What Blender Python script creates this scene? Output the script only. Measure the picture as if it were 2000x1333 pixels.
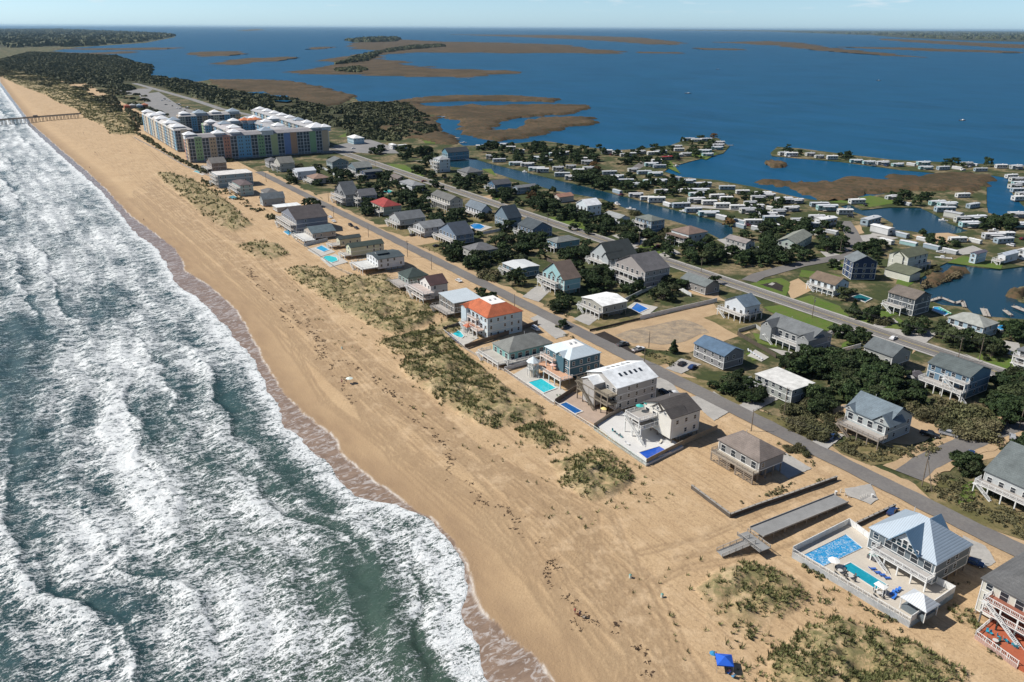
import bpy, math, random
import numpy as np
from mathutils import Vector, Matrix
from mathutils.geometry import tessellate_polygon
for o in list(bpy.data.objects): bpy.data.objects.remove(o)
SC = bpy.context.scene; COL = SC.collection
rnd = random.Random(7)
# ---------------- camera ----------------
F, CH = 1555.0, 120.0
PITCH = math.atan(612.5/F); ROLL = math.radians(.29)
cd = bpy.data.cameras.new('camera'); cam = bpy.data.objects.new('camera', cd); COL.objects.link(cam)
cd.sensor_width = 36; cd.lens = F/2000*36; cd.clip_start = 1; cd.clip_end = 400000
CR = Matrix.Rotation(math.pi/2-PITCH, 3, 'X') @ Matrix.Rotation(ROLL, 3, 'Z')
cam.matrix_world = Matrix.Translation((0, 0, CH)) @ CR.to_4x4()
SC.camera = cam
CRI = CR.transposed()
# ---------------- light ----------------
SAZ, SEL = math.radians(-84), math.radians(46)   # sun to the left of the view, over the ocean
sv = Vector((math.sin(SAZ)*math.cos(SEL), math.cos(SAZ)*math.cos(SEL), math.sin(SEL)))
sl = bpy.data.lights.new('sun', 'SUN'); sl.energy = 5.0; sl.angle = math.radians(.53); sl.color = (1, .955, .88)
sun = bpy.data.objects.new('sun', sl); COL.objects.link(sun); sun.rotation_euler = sv.to_track_quat('Z', 'Y').to_euler()
W = bpy.data.worlds.new('World'); SC.world = W; W.use_nodes = True
wn, wl = W.node_tree.nodes, W.node_tree.links; wn.clear()
sky = wn.new('ShaderNodeTexSky'); sky.sky_type = 'NISHITA'; sky.sun_disc = False
sky.sun_elevation = SEL; sky.sun_rotation = SAZ; sky.altitude = 100; sky.air_density = 1.0; sky.dust_density = .6; sky.ozone_density = 2.2
bg = wn.new('ShaderNodeBackground'); bg.inputs[1].default_value = .052
wo = wn.new('ShaderNodeOutputWorld')
tc = wn.new('ShaderNodeTexCoord'); mp = wn.new('ShaderNodeMapping'); mp.inputs['Scale'].default_value = (14, 14, 90)
nz = wn.new('ShaderNodeTexNoise'); nz.inputs['Scale'].default_value = 1.6; nz.inputs['Detail'].default_value = 5
rp = wn.new('ShaderNodeValToRGB'); rp.color_ramp.elements[0].position = .60; rp.color_ramp.elements[1].position = .74
rp.color_ramp.elements[0].color = (0, 0, 0, 1); rp.color_ramp.elements[1].color = (.55, .55, .55, 1)
sx = wn.new('ShaderNodeSeparateXYZ'); mr = wn.new('ShaderNodeMapRange')
mr.inputs['From Min'].default_value = .014; mr.inputs['From Max'].default_value = .026
mu = wn.new('ShaderNodeMath'); mu.operation = 'MULTIPLY'
mx = wn.new('ShaderNodeMix'); mx.data_type = 'RGBA'; mx.inputs[7].default_value = (14, 15, 16, 1)
wl.new(tc.outputs['Generated'], mp.inputs[0]); wl.new(mp.outputs[0], nz.inputs[0]); wl.new(nz.outputs[0], rp.inputs[0])
wl.new(tc.outputs['Generated'], sx.inputs[0]); wl.new(sx.outputs[2], mr.inputs[0]); wl.new(mr.outputs[0], mu.inputs[0])
tr_ = wn.new('ShaderNodeMapRange'); tr_.inputs['From Min'].default_value = .0; tr_.inputs['From Max'].default_value = .10; wl.new(sx.outputs[2], tr_.inputs[0])
tn_ = wn.new('ShaderNodeMix'); tn_.data_type = 'RGBA'; tn_.inputs[6].default_value = (1.9, 2.75, 4.1, 1); tn_.inputs[7].default_value = (.90, 1, 1.15, 1); wl.new(tr_.outputs[0], tn_.inputs[0])
ml = wn.new('ShaderNodeVectorMath'); ml.operation = 'MULTIPLY'; wl.new(sky.outputs[0], ml.inputs[0]); wl.new(tn_.outputs[2], ml.inputs[1])
wl.new(rp.outputs[0], mu.inputs[1]); wl.new(mu.outputs[0], mx.inputs[0]); wl.new(ml.outputs[0], mx.inputs[6])
wl.new(mx.outputs[2], bg.inputs[0]); wl.new(bg.outputs[0], wo.inputs[0])
vs = SC.view_settings; vs.view_transform = 'Standard'; vs.look = 'None'; vs.exposure = .16; vs.gamma = 1
# ---------------- frame helpers ----------------
def at(px, py, z=0.0):
    "world point at height z seen at photograph pixel"
    v = CR @ Vector((px-1000, 666.5-py, -F)); v.z = min(v.z, -F*.0016); k = (z-CH)/v.z
    return Vector((v.x*k, v.y*k, z))
def proj(p):
    v = CRI @ (Vector(p)-Vector((0, 0, CH))); return (1000+F*v.x/-v.z, 666.5-F*v.y/-v.z)
PHI = math.atan(1060/math.hypot(F, 612.5))        # street heading, left of +Y
dv = Vector((-math.sin(PHI), math.cos(PHI), 0)); nv = Vector((math.cos(PHI), math.sin(PHI), 0))
def st(p): return (p.x*dv.x+p.y*dv.y, p.x*nv.x+p.y*nv.y)
def fs(s, t, z=0): return Vector((s*dv.x+t*nv.x, s*dv.y+t*nv.y, z))
def solve(P, u, tx):
    lo, hi = 0.0, 400.0
    s0 = proj(P)[0]; sg = 1 if tx > s0 else -1
    for _ in range(40):
        m = (lo+hi)/2
        if (proj(P+u*m)[0]-tx)*sg < 0: lo = m
        else: hi = m
    return lo
# ---------------- noise ----------------
_r = np.random.RandomState(3); _T = _r.rand(512, 512)
def vnoise(x, y):
    xi = np.floor(x).astype(int); yi = np.floor(y).astype(int); fx = x-xi; fy = y-yi
    fx = fx*fx*(3-2*fx); fy = fy*fy*(3-2*fy)
    a = _T[xi % 512, yi % 512]; b = _T[(xi+1) % 512, yi % 512]; c = _T[xi % 512, (yi+1) % 512]; d = _T[(xi+1) % 512, (yi+1) % 512]
    return (a*(1-fx)+b*fx)*(1-fy)+(c*(1-fx)+d*fx)*fy
def fbm(x, y, o=4):
    x = np.asarray(x, float); y = np.asarray(y, float); v = 0; a = .5; s = 0
    for i in range(o): v = v+a*vnoise(x*2**i+i*17.3, y*2**i+i*9.1); s += a; a *= .55
    return v/s
def inpoly(X, Y, poly):
    r = np.zeros(X.shape, bool); n = len(poly); j = n-1
    for i in range(n):
        xi, yi = poly[i]; xj, yj = poly[j]
        c = ((yi > Y) != (yj > Y)) & (X < (xj-xi)*(Y-yi)/((yj-yi) or 1e-9)+xi); r ^= c; j = i
    return r
# ---------------- materials ----------------
MATS = {}
def nm(name):
    m = bpy.data.materials.new(name); m.use_nodes = True; nt = m.node_tree
    return m, nt, nt.nodes['Principled BSDF']
def tree_in(nt, kind, **kw):
    n = nt.nodes.new(kind)
    for k, v in kw.items():
        if k in n.inputs: n.inputs[k].default_value = v
        else: setattr(n, k, v)
    return n
def M(c, rough=.7, kind='plain', var=.12, sc=1.0, axis=0, metal=0):
    "procedural material by colour and kind"
    key = (tuple(c), rough, kind, var, sc, axis, metal)
    if key in MATS: return MATS[key]
    m, nt, b = nm(kind+'_material'); L = nt.links
    co = tree_in(nt, 'ShaderNodeTexCoord')
    n1 = tree_in(nt, 'ShaderNodeTexNoise', Scale=.35*sc, Detail=6.0, Roughness=.65)
    L.new(co.outputs['Object'], n1.inputs['Vector'])
    h = tree_in(nt, 'ShaderNodeMapRange'); h.inputs[1].default_value = .3; h.inputs[2].default_value = .7
    h.inputs[3].default_value = 1-var*1.3; h.inputs[4].default_value = 1+var
    L.new(n1.outputs[0], h.inputs[0])
    cur = h.outputs[0]
    def mul(a, bb):
        q = tree_in(nt, 'ShaderNodeMath', operation='MULTIPLY'); L.new(a, q.inputs[0]); L.new(bb, q.inputs[1]); return q.outputs[0]
    def rng(a, f0, f1, t0, t1):
        q = tree_in(nt, 'ShaderNodeMapRange')
        for i, v in enumerate((f0, f1, t0, t1)): q.inputs[i+1].default_value = v
        L.new(a, q.inputs[0]); return q.outputs[0]
    bumpsrc = None
    if kind == 'siding':
        w = tree_in(nt, 'ShaderNodeTexWave', bands_direction='Z', wave_profile='SAW', Scale=1.25); L.new(co.outputs['Object'], w.inputs[0])
        cur = mul(cur, rng(w.outputs['Fac'], 0, 1, .84, 1.04)); bumpsrc = w.outputs['Fac']
    elif kind == 'shingle':
        n2 = tree_in(nt, 'ShaderNodeTexNoise', Scale=5.0*sc, Detail=3.0); L.new(co.outputs['Object'], n2.inputs[0])
        cur = mul(cur, rng(n2.outputs[0], .3, .7, .78, 1.2)); bumpsrc = n2.outputs[0]
        w = tree_in(nt, 'ShaderNodeTexWave', bands_direction='Z', wave_profile='SAW', Scale=1.0, Distortion=.6); L.new(co.outputs['Object'], w.inputs[0])
        cur = mul(cur, rng(w.outputs['Fac'], 0, 1, .88, 1.06))
    elif kind in ('seam', 'plank'):
        w = tree_in(nt, 'ShaderNodeTexWave', bands_direction='XYZ'[axis], wave_profile='SIN', Scale=.62 if kind == 'seam' else 1.7); L.new(co.outputs['Object'], w.inputs[0])
        cur = mul(cur, rng(w.outputs['Fac'], .0, .22 if kind == 'seam' else .3, .66 if kind == 'seam' else .74, 1.0)); bumpsrc = w.outputs['Fac']
    elif kind == 'shake':
        n2 = tree_in(nt, 'ShaderNodeTexVoronoi', Scale=3.2*sc); L.new(co.outputs['Object'], n2.inputs[0])
        cur = mul(cur, rng(n2.outputs['Distance'], 0, .7, 1.1, .72)); bumpsrc = n2.outputs['Distance']
    elif kind == 'rough':
        n2 = tree_in(nt, 'ShaderNodeTexNoise', Scale=3.5*sc, Detail=5.0, Roughness=.7); L.new(co.outputs['Object'], n2.inputs[0])
        cur = mul(cur, rng(n2.outputs[0], .3, .7, 1-var*1.6, 1+var*1.6)); bumpsrc = n2.outputs[0]
    rgb = tree_in(nt, 'ShaderNodeVectorMath', operation='SCALE'); rgb.inputs[0].default_value = c[:3]
    L.new(cur, rgb.inputs['Scale']); L.new(rgb.outputs[0], b.inputs['Base Color'])
    b.inputs['Roughness'].default_value = rough; b.inputs['Metallic'].default_value = metal
    if bumpsrc is not None:
        bp = tree_in(nt, 'ShaderNodeBump', Strength=.35, Distance=.04); L.new(bumpsrc, bp.inputs['Height']); L.new(bp.outputs[0], b.inputs['Normal'])
    MATS[key] = m; return m
def glass():
    if 'glass' in MATS: return MATS['glass']
    m, nt, b = nm('window_glass'); b.inputs['Base Color'].default_value = (.022, .03, .04, 1); b.inputs['Roughness'].default_value = .12
    b.inputs['Specular IOR Level'].default_value = .7; MATS['glass'] = m; return m
WHITE = (.74, .74, .72); WOOD = (.27, .225, .18); DKW = (.10, .08, .065)
# ---------------- mesh builder ----------------
class MB:
    def __init__(s): s.v = []; s.f = []; s.m = []; s.mi = 0
    def q(s, *p):
        i = len(s.v); s.v += [tuple(a) for a in p]; s.f.append(tuple(range(i, i+len(p)))); s.m.append(s.mi); return s
    def box(s, a, b):
        x0, y0, z0 = a; x1, y1, z1 = b
        if x0 > x1: x0, x1 = x1, x0
        if y0 > y1: y0, y1 = y1, y0
        if z0 > z1: z0, z1 = z1, z0
        i = len(s.v); s.v += [(x0, y0, z0), (x1, y0, z0), (x1, y1, z0), (x0, y1, z0), (x0, y0, z1), (x1, y0, z1), (x1, y1, z1), (x0, y1, z1)]
        for f in ((0, 3, 2, 1), (4, 5, 6, 7), (0, 1, 5, 4), (1, 2, 6, 5), (2, 3, 7, 6), (3, 0, 4, 7)): s.f.append(tuple(i+k for k in f)); s.m.append(s.mi)
        return s
    def prism(s, pts, z0, z1, top=None):
        n = len(pts); i = len(s.v); tp = top or pts
        s.v += [(p[0], p[1], z0) for p in pts]+[(p[0], p[1], z1) for p in tp]
        ar = sum(pts[k][0]*pts[(k+1) % n][1]-pts[(k+1) % n][0]*pts[k][1] for k in range(n))
        idx = list(range(n)) if ar > 0 else list(range(n))[::-1]
        s.f.append(tuple(i+k for k in idx[::-1])); s.f.append(tuple(i+n+k for k in idx)); s.m += [s.mi]*2
        for k in range(n):
            a, b = idx[k], idx[(k+1) % n]; s.f.append((i+a, i+b, i+n+b, i+n+a)); s.m.append(s.mi)
        return s
    def tube(s, a, b, r0, r1=None, n=6):
        r1 = r0 if r1 is None else r1; a = Vector(a); b = Vector(b); d = (b-a).normalized()
        u = d.orthogonal().normalized(); w = d.cross(u); i = len(s.v)
        for p, r in ((a, r0), (b, r1)):
            for k in range(n):
                an = 2*math.pi*k/n; s.v.append(tuple(p+u*math.cos(an)*r+w*math.sin(an)*r))
        for k in range(n): s.f.append((i+k, i+(k+1) % n, i+n+(k+1) % n, i+n+k)); s.m.append(s.mi)
        s.f.append(tuple(i+n-1-k for k in range(n))); s.f.append(tuple(i+n+k for k in range(n))); s.m += [s.mi]*2
        return s
    def beam(s, a, b, w, h):
        a = Vector(a); b = Vector(b); d = (b-a); d.normalize(); sd = Vector((-d.y, d.x, 0))
        sd = sd.normalized()*w/2 if sd.length > 1e-6 else Vector((w/2, 0, 0)); up = sd.cross(d).normalized()*-1
        if up.z < 0: up = -up
        up = up*h/2; i = len(s.v)
        s.v += [tuple(x) for x in (a-sd-up, a+sd-up, a+sd+up, a-sd+up, b-sd-up, b+sd-up, b+sd+up, b-sd+up)]
        for f in ((0, 1, 2, 3), (7, 6, 5, 4), (0, 4, 5, 1), (1, 5, 6, 2), (2, 6, 7, 3), (3, 7, 4, 0)): s.f.append(tuple(i+k for k in f)); s.m.append(s.mi)
        return s
    def mesh(s, name, mats):
        me = bpy.data.meshes.new(name); me.from_pydata(s.v, [], s.f)
        for m in (mats if isinstance(mats, (list, tuple)) else [mats]): me.materials.append(m)
        if any(s.m): me.polygons.foreach_set('material_index', s.m)
        me.update(); return me
    def build(s, name, mats, parent=None, loc=None):
        return link(name, s.mesh(name, mats), parent, loc)
def link(name, me, parent=None, loc=None, rz=None):
    o = bpy.data.objects.new(name, me); COL.objects.link(o)
    if parent is not None: o.parent = parent
    if loc is not None: o.location = loc
    if rz is not None: o.rotation_euler = (0, 0, rz)
    return o
def tag(o, label=None, cat=None, group=None, kind=None):
    if label: o['label'] = label
    if cat: o['category'] = cat
    if group: o['group'] = group
    if kind: o['kind'] = kind
    return o
def thing(name, label, cat, loc, rz=0, group=None):
    return tag(link(name, None, None, loc, rz), label, cat, group)
def copy_tree(o, parent=None):
    c = o.copy(); COL.objects.link(c)
    if parent is not None: c.parent = parent
    for ch in o.children: copy_tree(ch, c)
    return c
def np_mesh(name, V, Fq, mat):
    me = bpy.data.meshes.new(name); V = np.asarray(V, np.float32); Fq = np.asarray(Fq, np.int32); k = Fq.shape[1]
    me.vertices.add(len(V)); me.vertices.foreach_set('co', V.ravel()); me.loops.add(Fq.size); me.loops.foreach_set('vertex_index', Fq.ravel())
    me.polygons.add(len(Fq)); me.polygons.foreach_set('loop_start', np.arange(len(Fq), dtype=np.int32)*k)
    me.update(calc_edges=True); me.validate()
    for m in (mat if isinstance(mat, (list, tuple)) else [mat]): me.materials.append(m)
    return me
def grid_faces(r, c):
    a = (np.arange(r-1)[:, None]*c+np.arange(c-1)[None, :]).ravel(); return np.stack([a, a+1, a+c+1, a+c], 1)
SHN = [0]
def sheet(name, loops, z, mat, skirt=0, kind='structure', label=None, jit=0, px=True):
    "flat polygon with holes, optional skirt; loops in photograph pixels -> ground"
    SHN[0] += 1; z += (SHN[0] % 60)*.0006
    L3 = []
    for lp in loops:
        P = [at(x, y, z) if px else Vector((x, y, z)) for x, y in lp]
        if jit:
            Q = []
            for i, a in enumerate(P):
                b = P[(i+1) % len(P)]; ln = (b-a).length; n = max(1, int(ln/jit/4))
                for k in range(n):
                    p = a.lerp(b, k/n); w = fbm(np.array([p.x/jit/3]), np.array([p.y/jit/3]))[0]-.5; w2 = fbm(np.array([p.x/jit/3+50]), np.array([p.y/jit/3+9]))[0]-.5
                    Q.append(Vector((p.x+w*jit*3, p.y+w2*jit*3, z)))
            P = Q
        L3.append(P)
    flat = [p for l in L3 for p in l]; tr = tessellate_polygon(L3)
    mb = MB(); mb.v = [tuple(p) for p in flat]
    for t in tr:
        a, b, c = (flat[i] for i in t); n = (b-a).cross(c-a).z
        mb.f.append(tuple(t) if n > 0 else tuple(t)[::-1]); mb.m.append(0)
    if skirt:
        for l in L3:
            for i in range(len(l)):
                a, b = l[i], l[(i+1) % len(l)]
                mb.q(a, b, (b.x, b.y, z-skirt), (a.x, a.y, z-skirt))
    o = mb.build(name, mat); return tag(o, label=label, kind=kind)
# ---------------- shore line ----------------
EDGE = [(0, 168), (60, 250), (120, 305), (165, 345), (200, 375), (235, 418), (260, 450), (310, 490), (350, 558), (400, 592), (445, 640), (500, 710), (525, 760), (560, 835), (600, 870), (640, 905), (665, 950), (712, 975), (775, 985), (840, 1012), (870, 1045), (892, 1080), (918, 1150), (905, 1190), (930, 1260), (950, 1320), (985, 1400), (1010, 1500), (1060, 1700)]
WETL = [(0, 160), (62, 243), (124, 297), (171, 336), (215, 378), (254, 420), (300, 455), (346, 490), (362, 530), (410, 560), (462, 605), (490, 655), (512, 700), (548, 760), (590, 805), (648, 850), (672, 890), (732, 940), (800, 985), (850, 1015), (882, 1050), (903, 1085), (925, 1150), (945, 1200), (1000, 1250), (1052, 1292), (1078, 1345), (1110, 1450), (1160, 1650)]
SL = -1.2
def prof(pts, z):
    q = sorted(st(at(x, y, z)) for x, y in pts); return np.array([a for a, b in q]), np.array([b for a, b in q])
eS, eT = prof(EDGE, SL); wS, wT = prof(WETL, SL+.25)
tail = eT[-1]
_g = np.arange(0, 5000, .5)
def smo(S_, T_, k): 
    v = np.interp(_g, np.append(S_, 5000), np.append(T_, T_[-1]+65)); w = np.hanning(k); w /= w.sum(); return np.convolve(np.pad(v, k//2, 'edge'), w, 'valid')[:len(_g)]
_e = smo(eS, eT, 21); _w = smo(wS, wT, 19)
def edge(s): return np.interp(s, _g, _e)+(fbm(np.asarray(s)/2.3, np.asarray(s)*0+1)-.5)*1.1+(fbm(np.asarray(s)/9., np.asarray(s)*0+3)-.5)*3.2
def wetl(s): return np.maximum(np.interp(s, _g, _w)+(fbm(np.asarray(s)/8., np.asarray(s)*0+7)-.5)*2.0, edge(s)+.6)
def steps(a, b, d0, g, c=150):
    r = [a]
    while r[-1] < b: r.append(r[-1]+max(d0, d0*(abs(r[-1])/c)**g if abs(r[-1]) > c else d0))
    return np.array(r)
TR = st(at(1000, 582))[1]                # road centre line offset
# ---- dune patches (vegetated hummocks), photograph outlines ----
DUNES = [
 [(554, 529), (590, 520), (625, 522), (660, 545), (690, 540), (760, 540), (795, 575), (835, 595), (865, 612), (840, 632), (800, 650), (760, 655), (720, 640), (690, 620), (650, 600), (610, 570), (575, 552)],
 [(735, 672), (800, 655), (852, 652), (905, 690), (945, 720), (1010, 770), (1062, 800), (1058, 822), (1010, 835), (955, 842), (910, 820), (860, 790), (815, 755), (778, 722), (790, 700)],
 [(1000, 838), (1040, 828), (1075, 826), (1120, 852), (1108, 872), (1060, 878), (1025, 866)],
 [(1072, 905), (1120, 880), (1180, 876), (1240, 925), (1232, 950), (1190, 975), (1150, 985), (1100, 955)],
 [(1348, 1150), (1395, 1115), (1445, 1095), (1500, 1105), (1545, 1130), (1588, 1168), (1550, 1200), (1500, 1215), (1470, 1262), (1400, 1212)],
 [(1495, 1285), (1555, 1232), (1640, 1202), (1705, 1232), (1800, 1262), (1865, 1305), (1900, 1360), (1900, 1450), (1600, 1450), (1500, 1340)],
 [(300, 335), (345, 340), (400, 362), (440, 388), (497, 440), (455, 455), (420, 440), (385, 415), (350, 380), (320, 360)],
 [(455, 478), (500, 470), (545, 476), (567, 498), (530, 510), (495, 505)],
 [(75, 178), (130, 178), (160, 200), (165, 215), (250, 240), (270, 265), (215, 263), (200, 245), (165, 232), (150, 215), (110, 200)],
 [(1868, 1195), (1890, 1180), (1925, 1240), (1985, 1300), (1960, 1300), (1905, 1250)],
 [(885, 612), (850, 632), (800, 652), (835, 668), (880, 700), (905, 700), (880, 665), (905, 640)],
 [(0, 128), (90, 150), (170, 180), (255, 225), (270, 262), (210, 240), (150, 205), (75, 182), (30, 165), (0, 150)],
]
DST = [[st(at(x, y, 0)) for x, y in p] for p in DUNES]
DH = [2.8, 3.1, 2.0, 3.1, 3.2, 3.4, 2.4, 2.0, 2.4, .6, 1.6, 2.4]
# ---- beach and oceanfront lots: one sand sheet ----
sS = steps(15, 3200, .62, 1.25); fr = 1-(1-np.linspace(0, 1, 230))**1.0
e = edge(sS); inl = np.maximum(TR-3.4, e+90)
O = -6+(inl-e+6)[:, None]*fr[None, :]
S2 = np.repeat(sS[:, None], len(fr), 1); T2 = O+e[:, None]
wd = T2-wetl(sS)[:, None]                  # metres inland of the wet line
z = np.where(O < 0, SL+O*.06, SL+np.clip(O, 0, 26)*(-SL/26.)) 
z = z+(fbm(S2/7., T2/5.)-.5)*.22*np.clip((wd-3)/12, 0, 1)+(fbm(S2/1.3, T2/1.1, 3)-.5)*.10*np.clip((wd-6)/15, 0, 1)
veg = np.zeros_like(z)
for p, hh in zip(DST, DH):
    a = np.array(p); s0, s1, t0, t1 = a[:, 0].min()-6, a[:, 0].max()+6, a[:, 1].min()-6, a[:, 1].max()+6
    I = (S2 > s0) & (S2 < s1) & (T2 > t0) & (T2 < t1)
    sI, tI = S2[I], T2[I]
    ws, wt = (fbm(sI/4., tI/4.)-.5)*5, (fbm(sI/4.+40, tI/4.)-.5)*5
    ins = inpoly(sI+ws, tI+wt, p)
    d = np.full(sI.shape, 1e9)
    for i in range(len(p)):
        ax, ay = p[i]; bx, by = p[(i+1) % len(p)]; k = np.clip(((sI-ax)*(bx-ax)+(tI-ay)*(by-ay))/((bx-ax)**2+(by-ay)**2), 0, 1)
        d = np.minimum(d, np.hypot(sI-ax-k*(bx-ax), tI-ay-k*(by-ay)))
    d = np.where(ins, d, 0); w = 1-np.exp(-d/4.)
    nn = fbm(sI/6., tI/6.)
    z[I] += w*hh*(.35+1.9*(nn-.35)); veg[I] = np.maximum(veg[I], np.clip(w*1.9*(nn*1.7-.05), 0, 1)*ins)
trk = np.zeros_like(z)
_rt = random.Random(4); EX = []
for _i in range(22):
    k_ = _rt.uniform(.05, .75); o_ = [(a+(c-a)*max(.02, min(.98, k_+_rt.uniform(-.16, .16))), b_+(d_-b_)*k_) for (a, b_), (c, d_) in (((240, 400), (330, 330)), ((400, 540), (520, 470)), ((520, 650), (700, 640)), ((620, 790), (860, 760)), ((740, 900), (1020, 860)), ((880, 1010), (1240, 1000)), ((980, 1150), (1330, 1120)), ((1120, 1333), (1480, 1333)))]
    EX.append((o_, 1.5))
for pts, w_ in (*EX, ([(500, 500), (640, 640), (760, 760), (900, 880), (1060, 1010), (1200, 1150), (1330, 1333)], 1.6), ([(520, 500), (660, 640), (790, 760), (930, 880), (1090, 1010), (1240, 1150), (1380, 1333)], 1.6), ([(230, 240), (330, 330), (430, 430), (520, 520)], 2.5), ([(1330, 1090), (1440, 1060), (1540, 1010), (1640, 965)], 1.3), ([(1250, 1080), (1380, 1050), (1480, 1005), (1640, 948)], 1.3), ([(1200, 1180), (1340, 1110), (1450, 1090), (1560, 1060), (1650, 1010)], 1.3)):
    q_ = [st(at(x, y)) for x, y in pts]
    for (a0, b0), (a1, b1) in zip(q_, q_[1:]):
        I = (S2 > min(a0, a1)-5) & (S2 < max(a0, a1)+5) & (T2 > min(b0, b1)-5) & (T2 < max(b0, b1)+5); ss_, tt_ = S2[I], T2[I]
        k_ = np.clip(((ss_-a0)*(a1-a0)+(tt_-b0)*(b1-b0))/((a1-a0)**2+(b1-b0)**2), 0, 1); d_ = np.hypot(ss_-a0-k_*(a1-a0), tt_-b0-k_*(b1-b0))+(fbm(ss_/9., tt_/9.)-.5)*1.5
        trk[I] = np.maximum(trk[I], np.exp(-((d_-w_/2)/.45)**2))
z = z-trk*.16*np.clip((wd-8)/6, 0, 1)
P3 = np.stack([S2*dv.x+T2*nv.x, S2*dv.y+T2*nv.y, z], -1).reshape(-1, 3)
BZ = (sS, e, inl, fr, z)
def beach_z(s, t):
    s = np.asarray(s); i = np.clip(np.searchsorted(sS, s)-1, 0, len(sS)-2)
    f = (t-e[i]+6)/(inl[i]-e[i]+6)*(len(fr)-1); j = np.clip(f.astype(int), 0, len(fr)-1); return z[i, j]
def veg_at(s, t):
    s = np.asarray(s); i = np.clip(np.searchsorted(sS, s)-1, 0, len(sS)-2)
    f = (t-e[i]+6)/(inl[i]-e[i]+6)*(len(fr)-1); j = np.clip(f.astype(int), 0, len(fr)-1); return veg[i, j]
m, nt, b = nm('beach_sand'); L = nt.links
co = tree_in(nt, 'ShaderNodeTexCoord')
def node(kind, **k): return tree_in(nt, kind, **k)
def ramp(src, f0, f1, t0, t1, nt=None):
    q = (nt or m.node_tree).nodes.new('ShaderNodeMapRange')
    for i, v in enumerate((f0, f1, t0, t1)): q.inputs[i+1].default_value = v
    (nt or m.node_tree).links.new(src, q.inputs[0]); return q.outputs[0]
def mixc(f, a, bb, nt_=None):
    t = nt_ or m.node_tree; q = t.nodes.new('ShaderNodeMix'); q.data_type = 'RGBA'
    for s_, i in ((f, 0), (a, 6), (bb, 7)):
        if isinstance(s_, tuple): q.inputs[i].default_value = s_+(1,)
        else: t.links.new(s_, q.inputs[i])
    return q.outputs[2]
def mth(op, a, bb, t=None):
    t = t or m.node_tree; q = t.nodes.new('ShaderNodeMath'); q.operation = op
    for s_, i in ((a, 0), (bb, 1)):
        if isinstance(s_, (int, float)): q.inputs[i].default_value = s_
        else: t.links.new(s_, q.inputs[i])
    return q.outputs[0]
def noise(vec, sc, det=5, rg=.6, t=None, dist=0):
    t = t or m.node_tree; q = t.nodes.new('ShaderNodeTexNoise'); q.inputs['Scale'].default_value = sc; q.inputs['Detail'].default_value = det; q.inputs['Roughness'].default_value = rg; q.inputs['Distortion'].default_value = dist
    t.links.new(vec, q.inputs['Vector']); return q.outputs[0]
def streetmap(sx, sy, t=None, sz=1):
    t = t or m.node_tree; c = t.nodes.new('ShaderNodeTexCoord'); q = t.nodes.new('ShaderNodeMapping'); q.vector_type = 'TEXTURE'
    q.inputs['Rotation'].default_value = (0, 0, PHI); q.inputs['Scale'].default_value = (sx, sy, sz)
    t.links.new(c.outputs['Object'], q.inputs[0]); return q.outputs[0]
def attr(name, t=None):
    t = t or m.node_tree; q = t.nodes.new('ShaderNodeAttribute'); q.attribute_name = name; return q.outputs['Fac']
big = noise(co.outputs['Object'], .05, 4); fin = noise(co.outputs['Object'], 1.6, 6, .7); streak = noise(streetmap(1.1, 26), 1.0, 4, .65)
foot = noise(co.outputs['Object'], .8, 5, .75)
wet = attr('wet'); vg = attr('veg'); dry = attr('dry')
c1 = mixc(ramp(big, .3, .7, 0, 1), (.55, .395, .23), (.465, .32, .18))
c1 = mixc(ramp(fin, .38, .62, 0, .6), c1, (.37, .25, .14))
c1 = mixc(mth('MULTIPLY', ramp(streak, .50, .62, 0, .6), dry), c1, (.31, .205, .115))
c1 = mixc(mth('MULTIPLY', ramp(foot, .54, .66, 0, .6), dry), c1, (.24, .16, .09))
c2 = mixc(ramp(noise(co.outputs['Object'], .5, 6, .7), .35, .65, 0, 1), (.115, .120, .045), (.20, .18, .078))
c1 = mixc(mth('MULTIPLY', vg, ramp(noise(co.outputs['Object'], .7, 5, .8), .34, .54, 0, .9)), c1, c2)
c1 = mixc(mth('MULTIPLY', attr('trk'), .62), c1, (.26, .175, .10)); c1 = mixc(mth('MULTIPLY', ramp(noise(co.outputs['Object'], .16, 6, .7), .5, .66, 0, .5), dry), c1, (.62, .46, .29)); fresh = attr('fresh')
sw = noise(streetmap(7, 2.2), 1.0, 5, .7, dist=.8)
c3 = mixc(ramp(sw, .35, .65, 0, 1), (.185, .13, .095), (.28, .20, .145))
c3 = mixc(ramp(noise(streetmap(2.5, 1.4), .6, 6, .7, dist=1.5), .50, .60, 0, .6), c3, (.55, .52, .50))
damp = mixc(ramp(noise(streetmap(4, 12), 1, 3), .3, .7, 0, 1), (.30, .20, .115), (.37, .25, .14))
c1 = mixc(wet, c1, damp); c1 = mixc(fresh, c1, c3)
lip = attr('lip'); c1 = mixc(mth('MULTIPLY', lip, ramp(noise(streetmap(1.2, 3), 1, 4), .35, .55, 0, .75)), c1, (.72, .68, .62))
L.new(c1, b.inputs['Base Color']); L.new(ramp(fresh, 0, 1, .85, .16), b.inputs['Roughness'])
b.inputs['Specular IOR Level'].default_value = .35
bp = node('ShaderNodeBump', Strength=.55, Distance=.16); L.new(mth('MULTIPLY', mth('ADD', fin, mth('MULTIPLY', foot, 1.4)), mth('SUBTRACT', 1.02, fresh)), bp.inputs['Height']); L.new(bp.outputs[0], b.inputs['Normal'])
SANDM = m
me = np_mesh('beach', P3, grid_faces(*S2.shape), m)
rag = (fbm(S2/5., T2/5.)-.5)*3
wv = np.clip(1-(wd-2+rag)/9., 0, 1)**.7; fv = np.clip(.5-wd/.5, 0, 1)
lipv = np.exp(-(wd/.35)**2)*(fbm(S2/9., T2/9.) > .45)
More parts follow.
